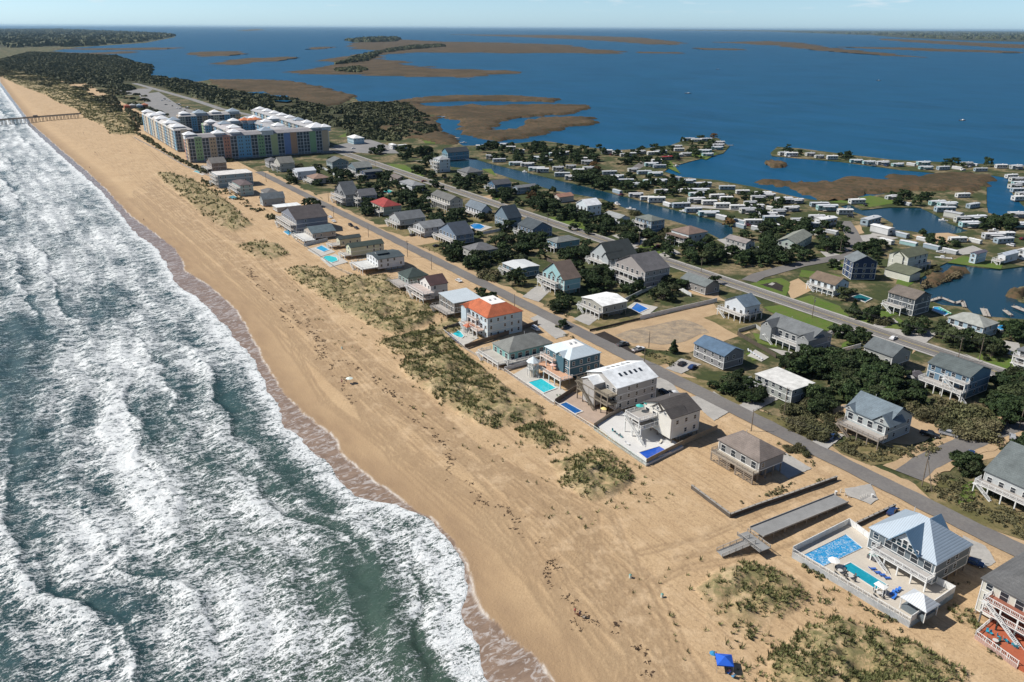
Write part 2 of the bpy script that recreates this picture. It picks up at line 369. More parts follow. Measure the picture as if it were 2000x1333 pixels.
for nme, ar in (('wet', wv), ('veg', veg), ('fresh', fv), ('dry', np.clip((wd-14)/8, 0, 1)), ('trk', trk), ('lip', lipv)):
    at_ = me.attributes.new(nme, 'FLOAT', 'POINT'); at_.data.foreach_set('value', ar.astype(np.float32).ravel())
me.polygons.foreach_set('use_smooth', [True]*len(me.polygons))
tag(link('beach', me), kind='structure')
# ---------------- ocean ----------------
W_BLOBS = [  # photograph x, y, radius along shore, radius across shore (m), amount: foam patches and clear water
 (250, 700, 34, 12, .55), (130, 715, 18, 9, .35), (400, 700, 16, 8, .35), (240, 850, 22, 5, .7), (290, 930, 16, 6, .8), (320, 985, 13, 6, .8), (240, 1060, 14, 9, .6), (180, 1020, 10, 5, .4),
 (440, 660, 30, 6, .5), (520, 740, 16, 4, .4), (700, 1010, 9, 5, .6), (830, 1080, 10, 5, .75), (870, 1130, 10, 5, .8), (860, 1230, 14, 4, .8), (900, 1290, 12, 3.5, .8), (600, 900, 12, 3, .45),
 (470, 1170, 12, 7, .6), (560, 1240, 12, 8, .6), (330, 1240, 10, 7, .45), (430, 1290, 10, 6, .5), (640, 1250, 8, 5, .35), (130, 1110, 8, 4, .35), (60, 1250, 8, 4, .2),
 (120, 520, 30, 12, .4), (250, 540, 30, 8, .45), (60, 600, 20, 10, .0), (200, 470, 40, 10, .4), (90, 420, 60, 14, .35), (100, 350, 80, 16, .35), (50, 280, 90, 18, .35), (330, 600, 22, 7, .3),
 (560, 1000, 26, 5, .18), (430, 950, 16, 8, .15), (350, 820, 20, 5, -.10), (470, 860, 18, 5, .05),
 (650, 1075, 9, 5, -.45), (730, 1165, 12, 4.5, -.75), (700, 1130, 8, 4, -.4), (800, 1290, 8, 3, -.35), (540, 1110, 8, 4, -.35), (560, 940, 9, 4, -.3), (640, 960, 7, 3, -.35), (560, 830, 9, 3, -.45), (430, 760, 12, 4, -.4), (350, 760, 14, 3.5, -.45),
 (90, 900, 16, 8, -.4), (30, 840, 12, 8, -.35), (100, 1010, 14, 8, -.45), (60, 1180, 12, 8, -.3), (200, 1180, 7, 4, -.3), (60, 640, 26, 8, -.55), (20, 700, 20, 8, -.3), (230, 640, 24, 4, -.5), (350, 625, 14, 3, -.3), (60, 545, 22, 5, -.3), (290, 880, 10, 3, -.25), (390, 1090, 10, 5, -.15), (250, 590, 18, 4, -.25), (150, 580, 20, 4, -.2)]
oS = steps(12, 3200, .5, 1.15, 170); oO = -np.concatenate([np.arange(-3.5, 130, .55), 130+np.cumsum(np.linspace(.7, 9, 70))])[::-1]
A = np.repeat(oS[:, None], len(oO), 1); Bo = np.repeat(oO[None, :], len(oS), 0); T = Bo+edge(oS)[:, None]
dist = -Bo
fo = .31+.10*np.exp(-((dist-55)/30)**2)+.75*np.exp(-(np.clip(dist, 0, 99)/(3.2+3.5*fbm(A/14., A*0+5)))**2)+(fbm(A/28., T/9., 4)-.5)*.95
fo = fo+.30*np.clip((A-260)/400, 0, 1)*np.exp(-(dist/90)**2)-.30*np.clip((dist-85)/60, 0, 1)
for x, y, ra, rt, k in W_BLOBS:
    s0, t0 = st(at(x, y, SL)); 
    q = ((A-s0+(T-t0)*.25)/ra)**2+((T-t0)/rt)**2; q = q*(.6+.9*fbm(A/6.+x, T/4.)); fo = fo+(k if k > 0 else k*.62)*np.exp(-q*.9)
ph = (dist+3.5*fbm(A/30., A*0+2)*4)/11.; sw_ = np.sin(ph*2*math.pi)
bands = np.clip(sw_, 0, 1)**3; fo = fo+.22*bands*(fbm(A/22., T/12.) > .48)
_rb = random.Random(12); zbr = np.zeros_like(fo)
BRK = [(st(at(250, 900, SL))[0], 46, 30), (st(at(560, 1000, SL))[0], 21, 26), (st(at(820, 1180, SL))[0], 12, 20), (st(at(350, 700, SL))[0], 33, 40), (st(at(200, 560, SL))[0], 55, 50)]+[(_rb.uniform(70, 1500), _rb.uniform(16, 80), _rb.uniform(20, 70)) for _ in range(15)]
for s0, d0, hl in BRK:
    hl = hl*(1+s0/900.); dd = dist-d0-(fbm(A/16.+s0, A*0+d0)-.5)*9-(A-s0)*.03; en = np.exp(-((A-s0)/hl)**4); wl_ = 5+5*fbm(A/10., A*0+s0)
    fo = fo+en*(.44*np.exp(-np.clip(dd, 0, 99)/wl_)*(dd > 0)-.17*np.exp(-(np.clip(-dd, 0, 99)/4.)**2)*(dd <= 0)); zbr = zbr+en*(.6*np.exp(-(np.clip(dd, 0, 99)/4.5)**2)*(dd > 0)+.6*np.exp(-(dd/.9)**2)*(dd <= 0))
fo = np.where(fo < .1, .1+(fo-.1)*.45, fo); fo = np.where(fo > .62, .62+(fo-.62)*.5, fo); fo = np.where(dist < 8, np.maximum(fo, .85*np.clip(1-dist/8, 0, 1)+.3), fo); fo = np.minimum(fo, .95)
zz = SL+np.exp(-np.clip(6-dist, 0, 9)/2.)*(.42*np.sign(sw_)*np.abs(sw_)**1.5*np.clip(dist/14, .15, 1)+(fbm(A/3.2, T/6.5, 4)-.5)*1.0*np.clip(dist/8, .15, 1)+(fbm(A/1.1, T/1.9, 3)-.5)*.32)+np.clip(fo-.5, 0, 1)*.18
for s_, t_, ln, hh in [(st(at(330, 960, SL))[0], st(at(330, 960, SL))[1], 30, .9), (st(at(1000, 1200, SL))[0], st(at(640, 1050, SL))[1], 30, .5)]:
    zz = zz+hh*np.exp(-((T-t_)/2.2)**2-((A-s_)/ln)**2)
zz = zz+zbr*np.clip((dist-6)/6, 0, 1)
zz = np.where(dist < 2.5, np.minimum(zz, SL+.34+np.clip(dist, -3, 2.5)*.10), zz)
zz = np.where(dist < .3, SL-.02+(dist-.3)*.3, zz); zz[:, 0] = SL-.1
PO = np.stack([A*dv.x+T*nv.x, A*dv.y+T*nv.y, zz], -1).reshape(-1, 3)
m, nt, b = nm('surf_water'); L = nt.links; co = tree_in(nt, 'ShaderNodeTexCoord')
a_ = attr('foam'); gr = attr('green')
n1 = noise(streetmap(2.6, 1.0), .42, 7, .68, dist=.5); n2 = noise(streetmap(1.9, 1.0), 1.7, 6, .72, dist=.7); n3 = noise(streetmap(2.0, 1), 5.5, 4, .7)
vo = node('ShaderNodeTexVoronoi', feature='DISTANCE_TO_EDGE', Scale=.75)
wq = node('ShaderNodeVectorMath', operation='ADD'); nq = node('ShaderNodeTexNoise', Scale=.8, Detail=4.0); L.new(streetmap(1.9, 1), nq.inputs[0])
sc_ = node('ShaderNodeVectorMath', operation='SCALE'); sc_.inputs['Scale'].default_value = 2.6; L.new(nq.outputs['Color'], sc_.inputs[0]); L.new(streetmap(1.9, 1), wq.inputs[0]); L.new(sc_.outputs[0], wq.inputs[1]); L.new(wq.outputs[0], vo.inputs['Vector'])
lace = ramp(vo.outputs['Distance'], 0, .22, .30, -.12)
v = mth('ADD', a_, mth('MULTIPLY', mth('SUBTRACT', n1, .5), 2.1)); v = mth('ADD', v, mth('MULTIPLY', mth('SUBTRACT', n2, .5), 2.0)); v = mth('ADD', v, mth('MULTIPLY', mth('SUBTRACT', n3, .5), 2.1)); v = mth('ADD', v, lace)
foam = ramp(v, .50, .86, 0, 1)
wc = mixc(gr, (.026, .072, .080), (.062, .098, .060))
wc = mixc(ramp(n1, .45, .75, 0, .5), wc, (.085, .135, .115))
fc = mixc(ramp(mth('ADD', n3, mth('MULTIPLY', n2, .6)), .62, .95, 0, 1), (.62, .67, .67), (.92, .92, .91)); L.new(mixc(foam, wc, fc), b.inputs['Base Color']); L.new(ramp(foam, 0, 1, .17, .8), b.inputs['Roughness']); b.inputs['IOR'].default_value = 1.33
hb = mth('ADD', mth('MULTIPLY', n2, 1.0), mth('MULTIPLY', n3, .35)); hb = mth('ADD', hb, mth('MULTIPLY', foam, .25))
bp = node('ShaderNodeBump', Strength=.9, Distance=.5); L.new(hb, bp.inputs['Height']); L.new(bp.outputs[0], b.inputs['Normal'])
me = np_mesh('ocean', PO, grid_faces(*A.shape)[:, ::-1], m)
for nme, ar in (('foam', fo), ('green', np.clip(1.15-A/260.-np.clip(dist-40, 0, 99)/60., 0, 1))):
    at_ = me.attributes.new(nme, 'FLOAT', 'POINT'); at_.data.foreach_set('value', ar.astype(np.float32).ravel())
me.polygons.foreach_set('use_smooth', [True]*len(me.polygons)); me.flip_normals()
tag(link('ocean', me), kind='structure')
# far open ocean beyond the surf
m, nt, b = nm('open_ocean'); L = nt.links; co = tree_in(nt, 'ShaderNodeTexCoord')
b.inputs['Base Color'].default_value = (.02, .06, .09, 1); b.inputs['Roughness'].default_value = .3
bp = node('ShaderNodeBump', Strength=.8, Distance=.6); L.new(noise(co.outputs['Object'], .3, 6), bp.inputs['Height']); L.new(bp.outputs[0], b.inputs['Normal'])
q = MB(); R_ = 90000
q.q(fs(-3000, -R_, SL-2.6), fs(-3000, 60, SL-2.6), fs(R_, 60, SL-2.6), fs(R_, -R_, SL-2.6)); q.v.reverse() if False else None
o = q.build('open_ocean', m); o.data.flip_normals(); tag(o, kind='structure')
# ---------------- sound (bay) water ----------------
m, nt, b = nm('sound_water'); L = nt.links; co = tree_in(nt, 'ShaderNodeTexCoord')
nb = noise(co.outputs['Object'], .006, 5, .6); n_ = noise(co.outputs['Object'], .18, 6, .7); n4 = noise(co.outputs['Object'], .9, 3, .7); nf = noise(streetmap(1, 5), .03, 7, .8)
sc2 = mixc(ramp(nb, .35, .65, 0, 1), (.003, .056, .115), (.005, .078, .155)); sc2 = mixc(ramp(nf, .42, .6, 0, .75), sc2, (.008, .085, .19))
L.new(sc2, b.inputs['Base Color']); b.inputs['Roughness'].default_value = .38; b.inputs['IOR'].default_value = 1.33; b.inputs['Specular IOR Level'].default_value = .12
bp = node('ShaderNodeBump', Strength=.55, Distance=.35); L.new(mth('ADD', n_, mth('MULTIPLY', n4, .4)), bp.inputs['Height']); L.new(bp.outputs[0], b.inputs['Normal'])
BAYM = m
q = MB(); q.q(fs(-3000, TR-25, -.6), fs(-3000, R_*1.6, -.6), fs(R_*2, R_*1.6, -.6), fs(R_*2, TR-25, -.6)); o = q.build('sound_water', m); o.data.flip_normals(); tag(o, kind='structure')
# ---------------- land ----------------
def groundmat(name, a, b2, c, f=.5, big=.03, rough=.9, bump=.2, thr=(.42, .58)):
    global m
    m, nt, b = nm(name); co = tree_in(nt, 'ShaderNodeTexCoord'); L = nt.links
    n1 = noise(co.outputs['Object'], big, 6, .65); n2 = noise(co.outputs['Object'], 1.2, 5, .7); n3 = noise(co.outputs['Object'], .25, 5, .7)
    cc = mixc(ramp(n1, thr[0], thr[1], 0, 1), a, b2); cc = mixc(mth('MULTIPLY', ramp(n3, .42, .62, 0, 1), f), cc, c)
    cc = mixc(ramp(n2, .35, .65, 0, .35), cc, tuple(k*.55 for k in a))
    L.new(cc, b.inputs['Base Color']); b.inputs['Roughness'].default_value = rough; b.inputs['Specular IOR Level'].default_value = .2
    bp = tree_in(nt, 'ShaderNodeBump', Strength=.5, Distance=bump); L.new(n2, bp.inputs['Height']); L.new(bp.outputs[0], b.inputs['Normal']); return m
G_LAND = groundmat('village_ground', (.062, .075, .027), (.30, .225, .135), (.038, .052, .020), .8, .045, thr=(.47, .58))
G_LAWN = groundmat('lawn_grass', (.085, .155, .022), (.115, .165, .032), (.14, .13, .055), .5, .06)
G_DRYG = groundmat('dry_grass', (.15, .135, .055), (.30, .225, .12), (.085, .085, .03), .7, .12)
G_SAND = groundmat('lot_sand', (.47, .335, .20), (.40, .28, .165), (.52, .38, .24), .5, .08)
G_MULCH = groundmat('mulch', (.035, .028, .026), (.05, .04, .035), (.03, .025, .02), .5, .3)
G_WOODS = groundmat('woodland_floor', (.035, .045, .018), (.06, .06, .028), (.09, .07, .04), .5, .02)
G_MARSH = groundmat('marsh_reeds', (.085, .055, .030), (.140, .090, .050), (.036, .042, .020), .85, .012, thr=(.44,.56))
G_ASPH = groundmat('asphalt', (.165, .155, .150), (.20, .19, .18), (.22, .20, .175), .35, .05, .85, .03)
G_CONC = groundmat('concrete', (.42, .40, .37), (.36, .345, .32), (.46, .44, .41), .4, .2, .8, .02)
G_PARK = groundmat('parking_asphalt', (.24, .235, .23), (.29, .28, .27), (.2, .2, .2), .4, .05, .85, .03)
BAYS = [(1796, 553), (1800, 542), (1830, 522), (1850, 513), (1905, 521), (1955, 526), (2000, 520), (2200, 520), (2300, 700), (2060, 640), (2000, 624), (1934, 619), (1900, 612), (1887, 600), (1840, 596), (1817, 588), (1803, 564)]
CANAL = [(876, 313), (905, 308), (930, 311), (960, 320), (1002, 330), (1050, 342), (1100, 354), (1144, 364), (1240, 389), (1329, 413), (1385, 427), (1430, 442), (1432, 456), (1408, 468), (1387, 457), (1350, 443), (1311, 431), (1241, 415), (1176, 389), (1130, 381), (1080, 372), (1040, 360), (1000, 349), (965, 338), (948, 334), (915, 330), (880, 326)]
POND = [(1640, 403), (1660, 399), (1684, 410), (1740, 405), (1800, 406), (1825, 418), (1854, 436), (1893, 450), (1870, 456), (1816, 459), (1780, 452), (1744, 449), (1744, 437), (1725, 426), (1689, 422), (1662, 412)]
POND2 = [(1535, 456), (1558, 452), (1560, 462), (1540, 465)]
OUT = [(905, 285), (882, 272), (850, 247), (852, 228), (830, 214), (780, 199), (700, 198), (690, 188), (640, 176), (560, 163), (480, 159), (410, 156), (385, 160), (300, 150), (285, 142), (298, 129), (262, 120), (228, 108), (95, 101), (150, 93), (285, 84), (342, 73), (338, 66), (250, 62), (120, 57), (-900, 60), (-700, 95), *[proj(fs(s_, TR-5.2, 0)) for s_ in (3100, 2000, 1200, 800, 500, 350, 250, 180, 130, 95, 60, 30)], proj(fs(0, TR+150, 0)), (2900, 900), (2400, 420), (2000, 414), (1953, 422), (1930, 416), (1927, 400), (1927, 360), (1900, 352), (1850, 349), (1800, 352), (1760, 352), (1738, 376), (1690, 386), (1640, 386), (1600, 392), (1560, 386), (1500, 372), (1470, 365), (1400, 352), (1330, 346), (1297, 335), (1310, 326), (1350, 315), (1412, 300), (1425, 286), (1400, 269), (1345, 271), (1310, 284), (1250, 291), (1200, 294), (1150, 288), (1060, 275), (1000, 281), (950, 284)]
_west = [(x, y) for x, y in OUT]
sheet('ground', [OUT, CANAL, POND, POND2, BAYS], -.09, G_LAND, skirt=1.0)
sheet('ground', [[(1505, 299), (1518, 287), (1560, 290), (1640, 300), (1740, 312), (1860, 318), (2000, 324), (2400, 345), (2400, 372), (2000, 352), (1928, 341), (1850, 340), (1760, 332), (1640, 316), (1590, 312), (1508, 305)]], -.1, G_LAND, skirt=.8)
sheet('ground', [[(1967, 362), (1972, 344), (2000, 340), (2400, 350), (2400, 440), (2060, 425), (2000, 403), (1985, 388)]], -.1, G_LAND, skirt=.8)
sheet('ground', [[(1975, 572), (1992, 560), (2050, 556), (2100, 600), (2030, 600), (1990, 588)]], -.1, G_LAND, skirt=.8)
CW, cnt, cb = nm('canal_water'); cb.inputs['Base Color'].default_value = (.006, .040, .065, 1); cb.inputs['Roughness'].default_value = .2; cb.inputs['Specular IOR Level'].default_value = .3
cbp = tree_in(cnt, 'ShaderNodeBump', Strength=.4, Distance=.15); cco = tree_in(cnt, 'ShaderNodeTexCoord'); cnt.links.new(noise(cco.outputs['Object'], .6, 4, .6, cnt), cbp.inputs['Height']); cnt.links.new(cbp.outputs[0], cb.inputs['Normal'])
for pl_ in (CANAL, POND, POND2, BAYS): sheet('canal_water', [pl_], -.5, CW)
# far shore
sheet('far_shore', [[(1250, 58.5), (1500, 62), (1700, 69), (1760, 74), (1900, 80), (2000, 82), (2900, 110), (2900, 66.5), (2000, 62), (1500, 59.5), (1250, 58)]], .4, G_WOODS)
# marshes: raised reed beds
def reeds(name, poly, h, label=None, cell=6.0, mat=None, mx=160):
    P = [at(x, y, 0) for x, y in poly]; X = np.array([p.x for p in P]); Y = np.array([p.y for p in P])
    ww, hh = X.max()-X.min(), Y.max()-Y.min(); nx = int(min(mx, max(12, ww/cell))); ny = int(min(mx, max(12, hh/cell)))
    gx, gy = np.meshgrid(np.linspace(X.min()-2, X.max()+2, nx), np.linspace(Y.min()-2, Y.max()+2, ny))
    cs = max(ww/nx, hh/ny); cen = inpoly(gx+(fbm(gx/cs/5, gy/cs/5)-.5)*cs*7, gy+(fbm(gx/cs/5+9, gy/cs/5)-.5)*cs*7, list(zip(X, Y))); gx = gx+(_r.rand(*gx.shape)-.5)*cs*.7; gy = gy+(_r.rand(*gx.shape)-.5)*cs*.7
    zt = h*(.5+1.0*fbm(gx/12., gy/12.)+.45*_r.rand(*gx.shape))
    zt = np.where(cen, zt, -.9); V = np.stack([gx, gy, zt], -1).reshape(-1, 3); Fq = grid_faces(ny, nx); c = cen.ravel()
    Fq = Fq[(c[Fq].sum(1) >= 1)]
    me = np_mesh(name, V, Fq, mat or G_MARSH); return tag(link(name, me), kind='stuff', label=label)
MARSH = [
 ([(412, 157), (500, 157), (570, 160), (640, 175), (692, 190), (680, 197), (640, 210), (600, 212), (575, 200), (560, 192), (500, 180), (440, 176)], 'brown reed marsh on the shore behind the condo resort'),
 ([(760, 200), (830, 191), (900, 188), (1000, 188), (1085, 194), (1082, 200), (1000, 197), (900, 198), (830, 200), (815, 206), (850, 210), (900, 210), (925, 204), (940, 210), (990, 206), (1040, 206), (1080, 206), (1090, 204), (1148, 208), (1152, 215), (1090, 224), (1000, 232), (975, 240), (960, 245), (965, 256), (1010, 255), (1030, 238), (1060, 232), (1120, 230), (1164, 231), (1160, 240), (1100, 250), (1060, 262), (1000, 272), (965, 276), (920, 268), (903, 252), (905, 238), (870, 228), (820, 222), (790, 212)], 'looping brown reed marsh enclosing two ponds in the sound'),
 ([(740, 240), (790, 226), (850, 230), (852, 245), (880, 270), (900, 284), (860, 282), (800, 268), (760, 258)], 'brown reeds on the shore left of the creek mouth'),
 ([(575, 144), (620, 138), (655, 130), (650, 118), (700, 108), (740, 104), (760, 98), (700, 96), (680, 88), (720, 80), (780, 78), (860, 82), (980, 84), (1100, 88), (1160, 97), (1222, 101), (1215, 105), (1100, 104), (900, 103), (800, 103), (745, 108), (735, 116), (800, 120), (780, 122), (790, 128), (850, 134), (960, 137), (962, 146), (900, 152), (840, 150), (760, 146), (650, 146)], 'long brown marsh island with dark woods in the sound'),
 ([(1480, 356), (1500, 353), (1560, 360), (1640, 357), (1670, 349), (1700, 352), (1740, 356), (1755, 345), (1800, 341), (1900, 341), (1927, 345), (1925, 370), (1905, 380), (1860, 372), (1800, 368), (1740, 372), (1690, 380), (1640, 388), (1600, 391), (1570, 380), (1530, 366)], 'tall tan reed bed on the spit behind the trailers'),
 ([(1496, 317), (1510, 315), (1530, 321), (1528, 327), (1510, 327), (1500, 322)], 'small clump of tan reeds in the water by the trailer spit'),
 ([(1796, 552), (1815, 545), (1855, 532), (1878, 528), (1880, 533), (1855, 545), (1815, 560), (1800, 566)], 'band of dry reeds along the bulkhead beside the green roofed house'),
 ([(1972, 580), (1985, 566), (1998, 570), (1990, 585)], 'dry reeds on the point at the right of the bay'),
 ([(368, 105), (400, 102), (468, 101), (460, 108), (400, 112)], 'low marsh islet with a flat top beyond the sound channel'),
 ([(405, 124), (440, 119), (480, 115), (540, 112), (574, 114), (560, 117), (500, 124), (450, 127)], 'long low marsh islet nearest the resort'),
 ([(595, 96), (625, 92), (645, 93), (620, 97)], 'tiny marsh islet left of the wooded island'),
 ([(100, 96), (200, 95), (290, 94), (366, 94), (300, 97), (180, 98)], 'thin marsh bar across the far inlet'),
 ([(90, 103), (170, 104), (245, 101), (240, 105), (150, 107)], 'thin marsh bar off the wooded shore'),
 ([(880, 68), (1100, 69), (1250, 74), (1340, 85), (1300, 88), (1150, 78), (1000, 72)], 'distant brown marsh strip beyond the wooded island'),
 ([(1400, 83), (1500, 81), (1560, 84), (1620, 94), (1720, 104), (1810, 113), (1740, 110), (1620, 101), (1520, 89)], 'distant tan marsh strip left of the far mainland'),
 ([(1720, 76), (1800, 79), (2000, 88), (2100, 92), (2100, 97), (1950, 93), (1800, 84), (1730, 79)], 'distant tan marsh strip under the far mainland'),
 ([(1250, 102), (1330, 103), (1335, 105), (1250, 104)], 'thin distant marsh bar in the open sound'), ([(1350, 94), (1440, 96), (1440, 99), (1370, 97)], 'short distant marsh bar in the open sound'),
 ([(1640, 92), (1780, 94), (1990, 101), (1975, 104), (1800, 99), (1680, 95)], 'broken distant marsh bars before the far mainland'),
 ([(470, 60), (505, 57), (510, 59), (480, 61)], 'tiny far islet near the horizon'),
]
for pl, lb in MARSH: reeds('marsh', pl, 1.7, lb, cell=5 if pl[0][1] > 150 else 30, mx=230)
# lagoon in the first marsh
sheet('pond_water', [[(480, 181), (515, 179), (530, 186), (560, 187), (576, 195), (560, 199), (520, 196)]], 2.6, BAYM)
# ---------------- roads ----------------
def strip(name, pts, w, z, mat, rag=0):
    SHN[0] += 1; z += (SHN[0] % 10)*.0013; P = [at(x, y, z) for x, y in pts]
    if rag:
        Q = []
        for a, b in zip(P, P[1:]):
            n = min(300, max(1, int((b-a).length/2)))
            Q += [a.lerp(b, i/n) for i in range(n)]
        P = Q+[P[-1]]
    mb = MB(); Lp, Rp = [], []
    for i, p in enumerate(P):
        d = (P[min(i+1, len(P)-1)]-P[max(i-1, 0)]).normalized(); s_ = Vector((-d.y, d.x, 0))*w/2; k1, k2 = (1+(fbm(np.array([i/3.]), np.array([5.+z]))[0]-.5)*rag*4/w, 1+(fbm(np.array([i/3.]), np.array([45.+z]))[0]-.5)*rag*4/w) if rag else (1, 1); Lp.append(p+s_*k1); Rp.append(p-s_*k2)
    for i in range(len(P)-1): mb.q(Rp[i], Rp[i+1], Lp[i+1], Lp[i])
    return tag(mb.build(name, mat), kind='structure')
def sline(t0, x0, x1, slope=None):
    return None
def vpline(px, py, xs): return [(x, 54+(py-54)*(x+60)/(px+60)) for x in xs]
RA = vpline(1890, 1026, (505, 700, 1000, 1300, 1600, 1900, 2300)); RB = vpline(1450, 560, (640, 800, 1000, 1300, 1600, 1900, 2300))
SHO = G_SAND
strip('road_shoulder', RA, 14.5, -.055, SHO, 3); strip('road', RA, 7.0, .17, G_ASPH, .5)
strip('road_shoulder', RB, 12.0, .115, G_CONC); strip('road', RB, 9.0, .15, G_ASPH)
YEL = M((.55, .42, .10), .8, 'rough'); WL = M((.62, .61, .58), .8, 'rough')
def sideline(pts, off, w, mat, z=.18):
    P = [at(x, y, z) for x, y in pts]; mb = MB(); d = (P[-1]-P[0]).normalized(); n_ = Vector((-d.y, d.x, 0))
    for o_ in (off if isinstance(off, (list, tuple)) else [off]): mb.q(P[0]+n_*(o_-w/2), P[-1]+n_*(o_-w/2), P[-1]+n_*(o_+w/2), P[0]+n_*(o_+w/2))
    o = mb.build('road_line', mat); o.data.flip_normals() if o.data.polygons[0].normal.z < 0 else None; return tag(o, kind='structure')
sideline([RB[0], RB[-1]], [-.2, .2], .14, YEL); sideline([RB[0], RB[-1]], [-3.3, 3.3], .13, WL)
strip('road_shoulder', [(1775, 929), (1805, 905), (1925, 849), (2000, 822), (2100, 790)], 13, .105, G_SAND, 3); strip('road', [(1775, 929), (1805, 905), (1925, 849), (2000, 822), (2100, 790)], 7.5, .14, G_ASPH, .6)
strip('road', [(1462, 549), (1480, 539), (1560, 517), (1650, 501), (1695, 490)], 8, .14, G_ASPH)
strip('road', [(1640, 492), (1670, 470), (1660, 450), (1648, 432)], 9, .12, G_ASPH)
strip('road', [(1700, 470), (1740, 464), (1700, 458)], 9, .03, G_CONC)
strip('road', [(640, 300), (600, 262), (560, 240), (430, 213), (380, 196), (262, 163)], 12, .03, G_PARK)
strip('road', [(148, 160), (120, 150), (98, 141)], 14, .03, G_CONC)
for p in ([(270, 185), (310, 180), (355, 210), (410, 225), (360, 235), (300, 222)], [(650, 285), (720, 272), (760, 285), (780, 300), (720, 300), (665, 296)], [(225, 175), (300, 173), (285, 186), (240, 185)]): sheet('parking_lot', [p], .0, G_PARK)
strip('road', [(1285, 322), (1262, 315), (1240, 330)], 9, .03, G_ASPH)
# drives, patios, lawns, lots
for p in [
 [(1340, 778), (1395, 765), (1440, 795), (1395, 822)], [(1275, 742), (1300, 734), (1330, 770), (1345, 790), (1300, 790)], [(1500, 905), (1535, 885), (1585, 915), (1540, 935)],
 [(1120, 623), (1165, 600), (1190, 606), (1150, 636)], [(1035, 622), (1058, 612), (1110, 655), (1085, 662)], [(1440, 795), (1490, 757), (1530, 775), (1470, 805)], [(1300, 720), (1330, 700), (1370, 712), (1330, 730)],
 [(1560, 880), (1620, 840), (1650, 850), (1600, 890)], [(1500, 680), (1560, 690), (1540, 700)], [(1610, 650), (1640, 640), (1670, 646), (1640, 655)], [(1700, 636), (1745, 622), (1755, 630), (1712, 645)], [(1720, 640), (1780, 646), (1825, 650), (1790, 670)],
 [(1790, 640), (1832, 650), (1806, 672), (1780, 660)], [(1600, 490), (1640, 497), (1640, 520), (1630, 515), (1620, 508)], [(1195, 460), (1230, 454), (1270, 470), (1240, 482)], [(1277, 500), (1315, 486), (1330, 495), (1290, 507)], [(1635, 465), (1700, 458), (1720, 465), (1680, 475)],
 [(1650, 955), (1700, 945), (1715, 975), (1700, 985), (1655, 968)], [(1880, 1046), (1925, 1066), (1945, 1098), (1925, 1110), (1880, 1075)], [(880, 440), (905, 435), (930, 450), (910, 455)], [(1400, 468), (1430, 465), (1420, 480)], [(790, 600), (800, 598), (820, 610)],
 [(1052, 590), (1020, 580), (1048, 558), (1078, 565)], [(1740, 655), (1800, 640), (1810, 660), (1760, 672)], [(1880, 690), (1960, 720), (1990, 735), (1930, 716)], [(1960, 665), (1990, 670), (2000, 700), (1960, 690)], [(1845, 495), (1900, 480), (1930, 492), (1880, 498)], [(1350, 400), (1500, 412), (1500, 416), (1350, 405)]]:
    c_ = st(at(*p[0])); sheet('driveway', [p], .13 if c_[1] < TR else .10, G_CONC, jit=.25)
for p in [
 [(1462, 556), (1482, 549), (1525, 543), (1543, 552), (1540, 568), (1535, 580), (1500, 567)], [(1553, 585), (1585, 577), (1640, 598), (1660, 620), (1620, 615)], [(1490, 600), (1525, 596), (1640, 635), (1610, 650), (1560, 640)], [(1560, 540), (1565, 527), (1640, 538), (1640, 552)],
 [(1625, 521), (1650, 515), (1655, 522), (1630, 528)], [(1715, 640), (1755, 620), (1775, 636), (1745, 646)], [(1665, 628), (1720, 606), (1755, 612), (1700, 632)], [(1600, 480), (1650, 477), (1660, 492), (1612, 505)], [(1755, 540), (1790, 548), (1770, 562), (1750, 555)],
 [(1850, 513), (1880, 500), (1960, 515), (1955, 526), (1905, 520)], [(1650, 255), (700, 248), (760, 258), (740, 268), (660, 268)][1:], [(820, 268), (870, 265), (880, 282), (830, 280)], [(755, 320), (790, 322), (830, 345), (800, 345)], [(1070, 425), (1110, 423), (1170, 447), (1130, 452)],
 [(1200, 440), (1240, 445), (1290, 455), (1250, 460)], [(1250, 480), (1300, 478), (1295, 500), (1250, 495)], [(1470, 650), (1510, 660), (1520, 680), (1480, 670)], [(1455, 690), (1480, 685), (1500, 700), (1470, 705)], [(1290, 322), (1310, 315), (1330, 340), (1300, 345)][:3],
 [(1920, 690), (1990, 705), (1980, 725), (1900, 705)], [(1640, 680), (1650, 668), (1690, 660), (1670, 672)], [(940, 330), (960, 330), (970, 345)], [(1880, 950), (1900, 938), (1905, 980), (1870, 985)], [(1350, 290), (1400, 300), (1380, 312), (1340, 305)], [(960, 375), (985, 380), (970, 392)], [(1620, 395), (1700, 382), (1760, 395), (1700, 405), (1660, 398)],
 [(1330, 655), (1400, 665), (1395, 690), (1345, 690)][:0] or [(1100, 490), (1140, 480), (1150, 495), (1110, 505)]]:
    sheet('lawn', [p], .06, G_LAWN, jit=.5)
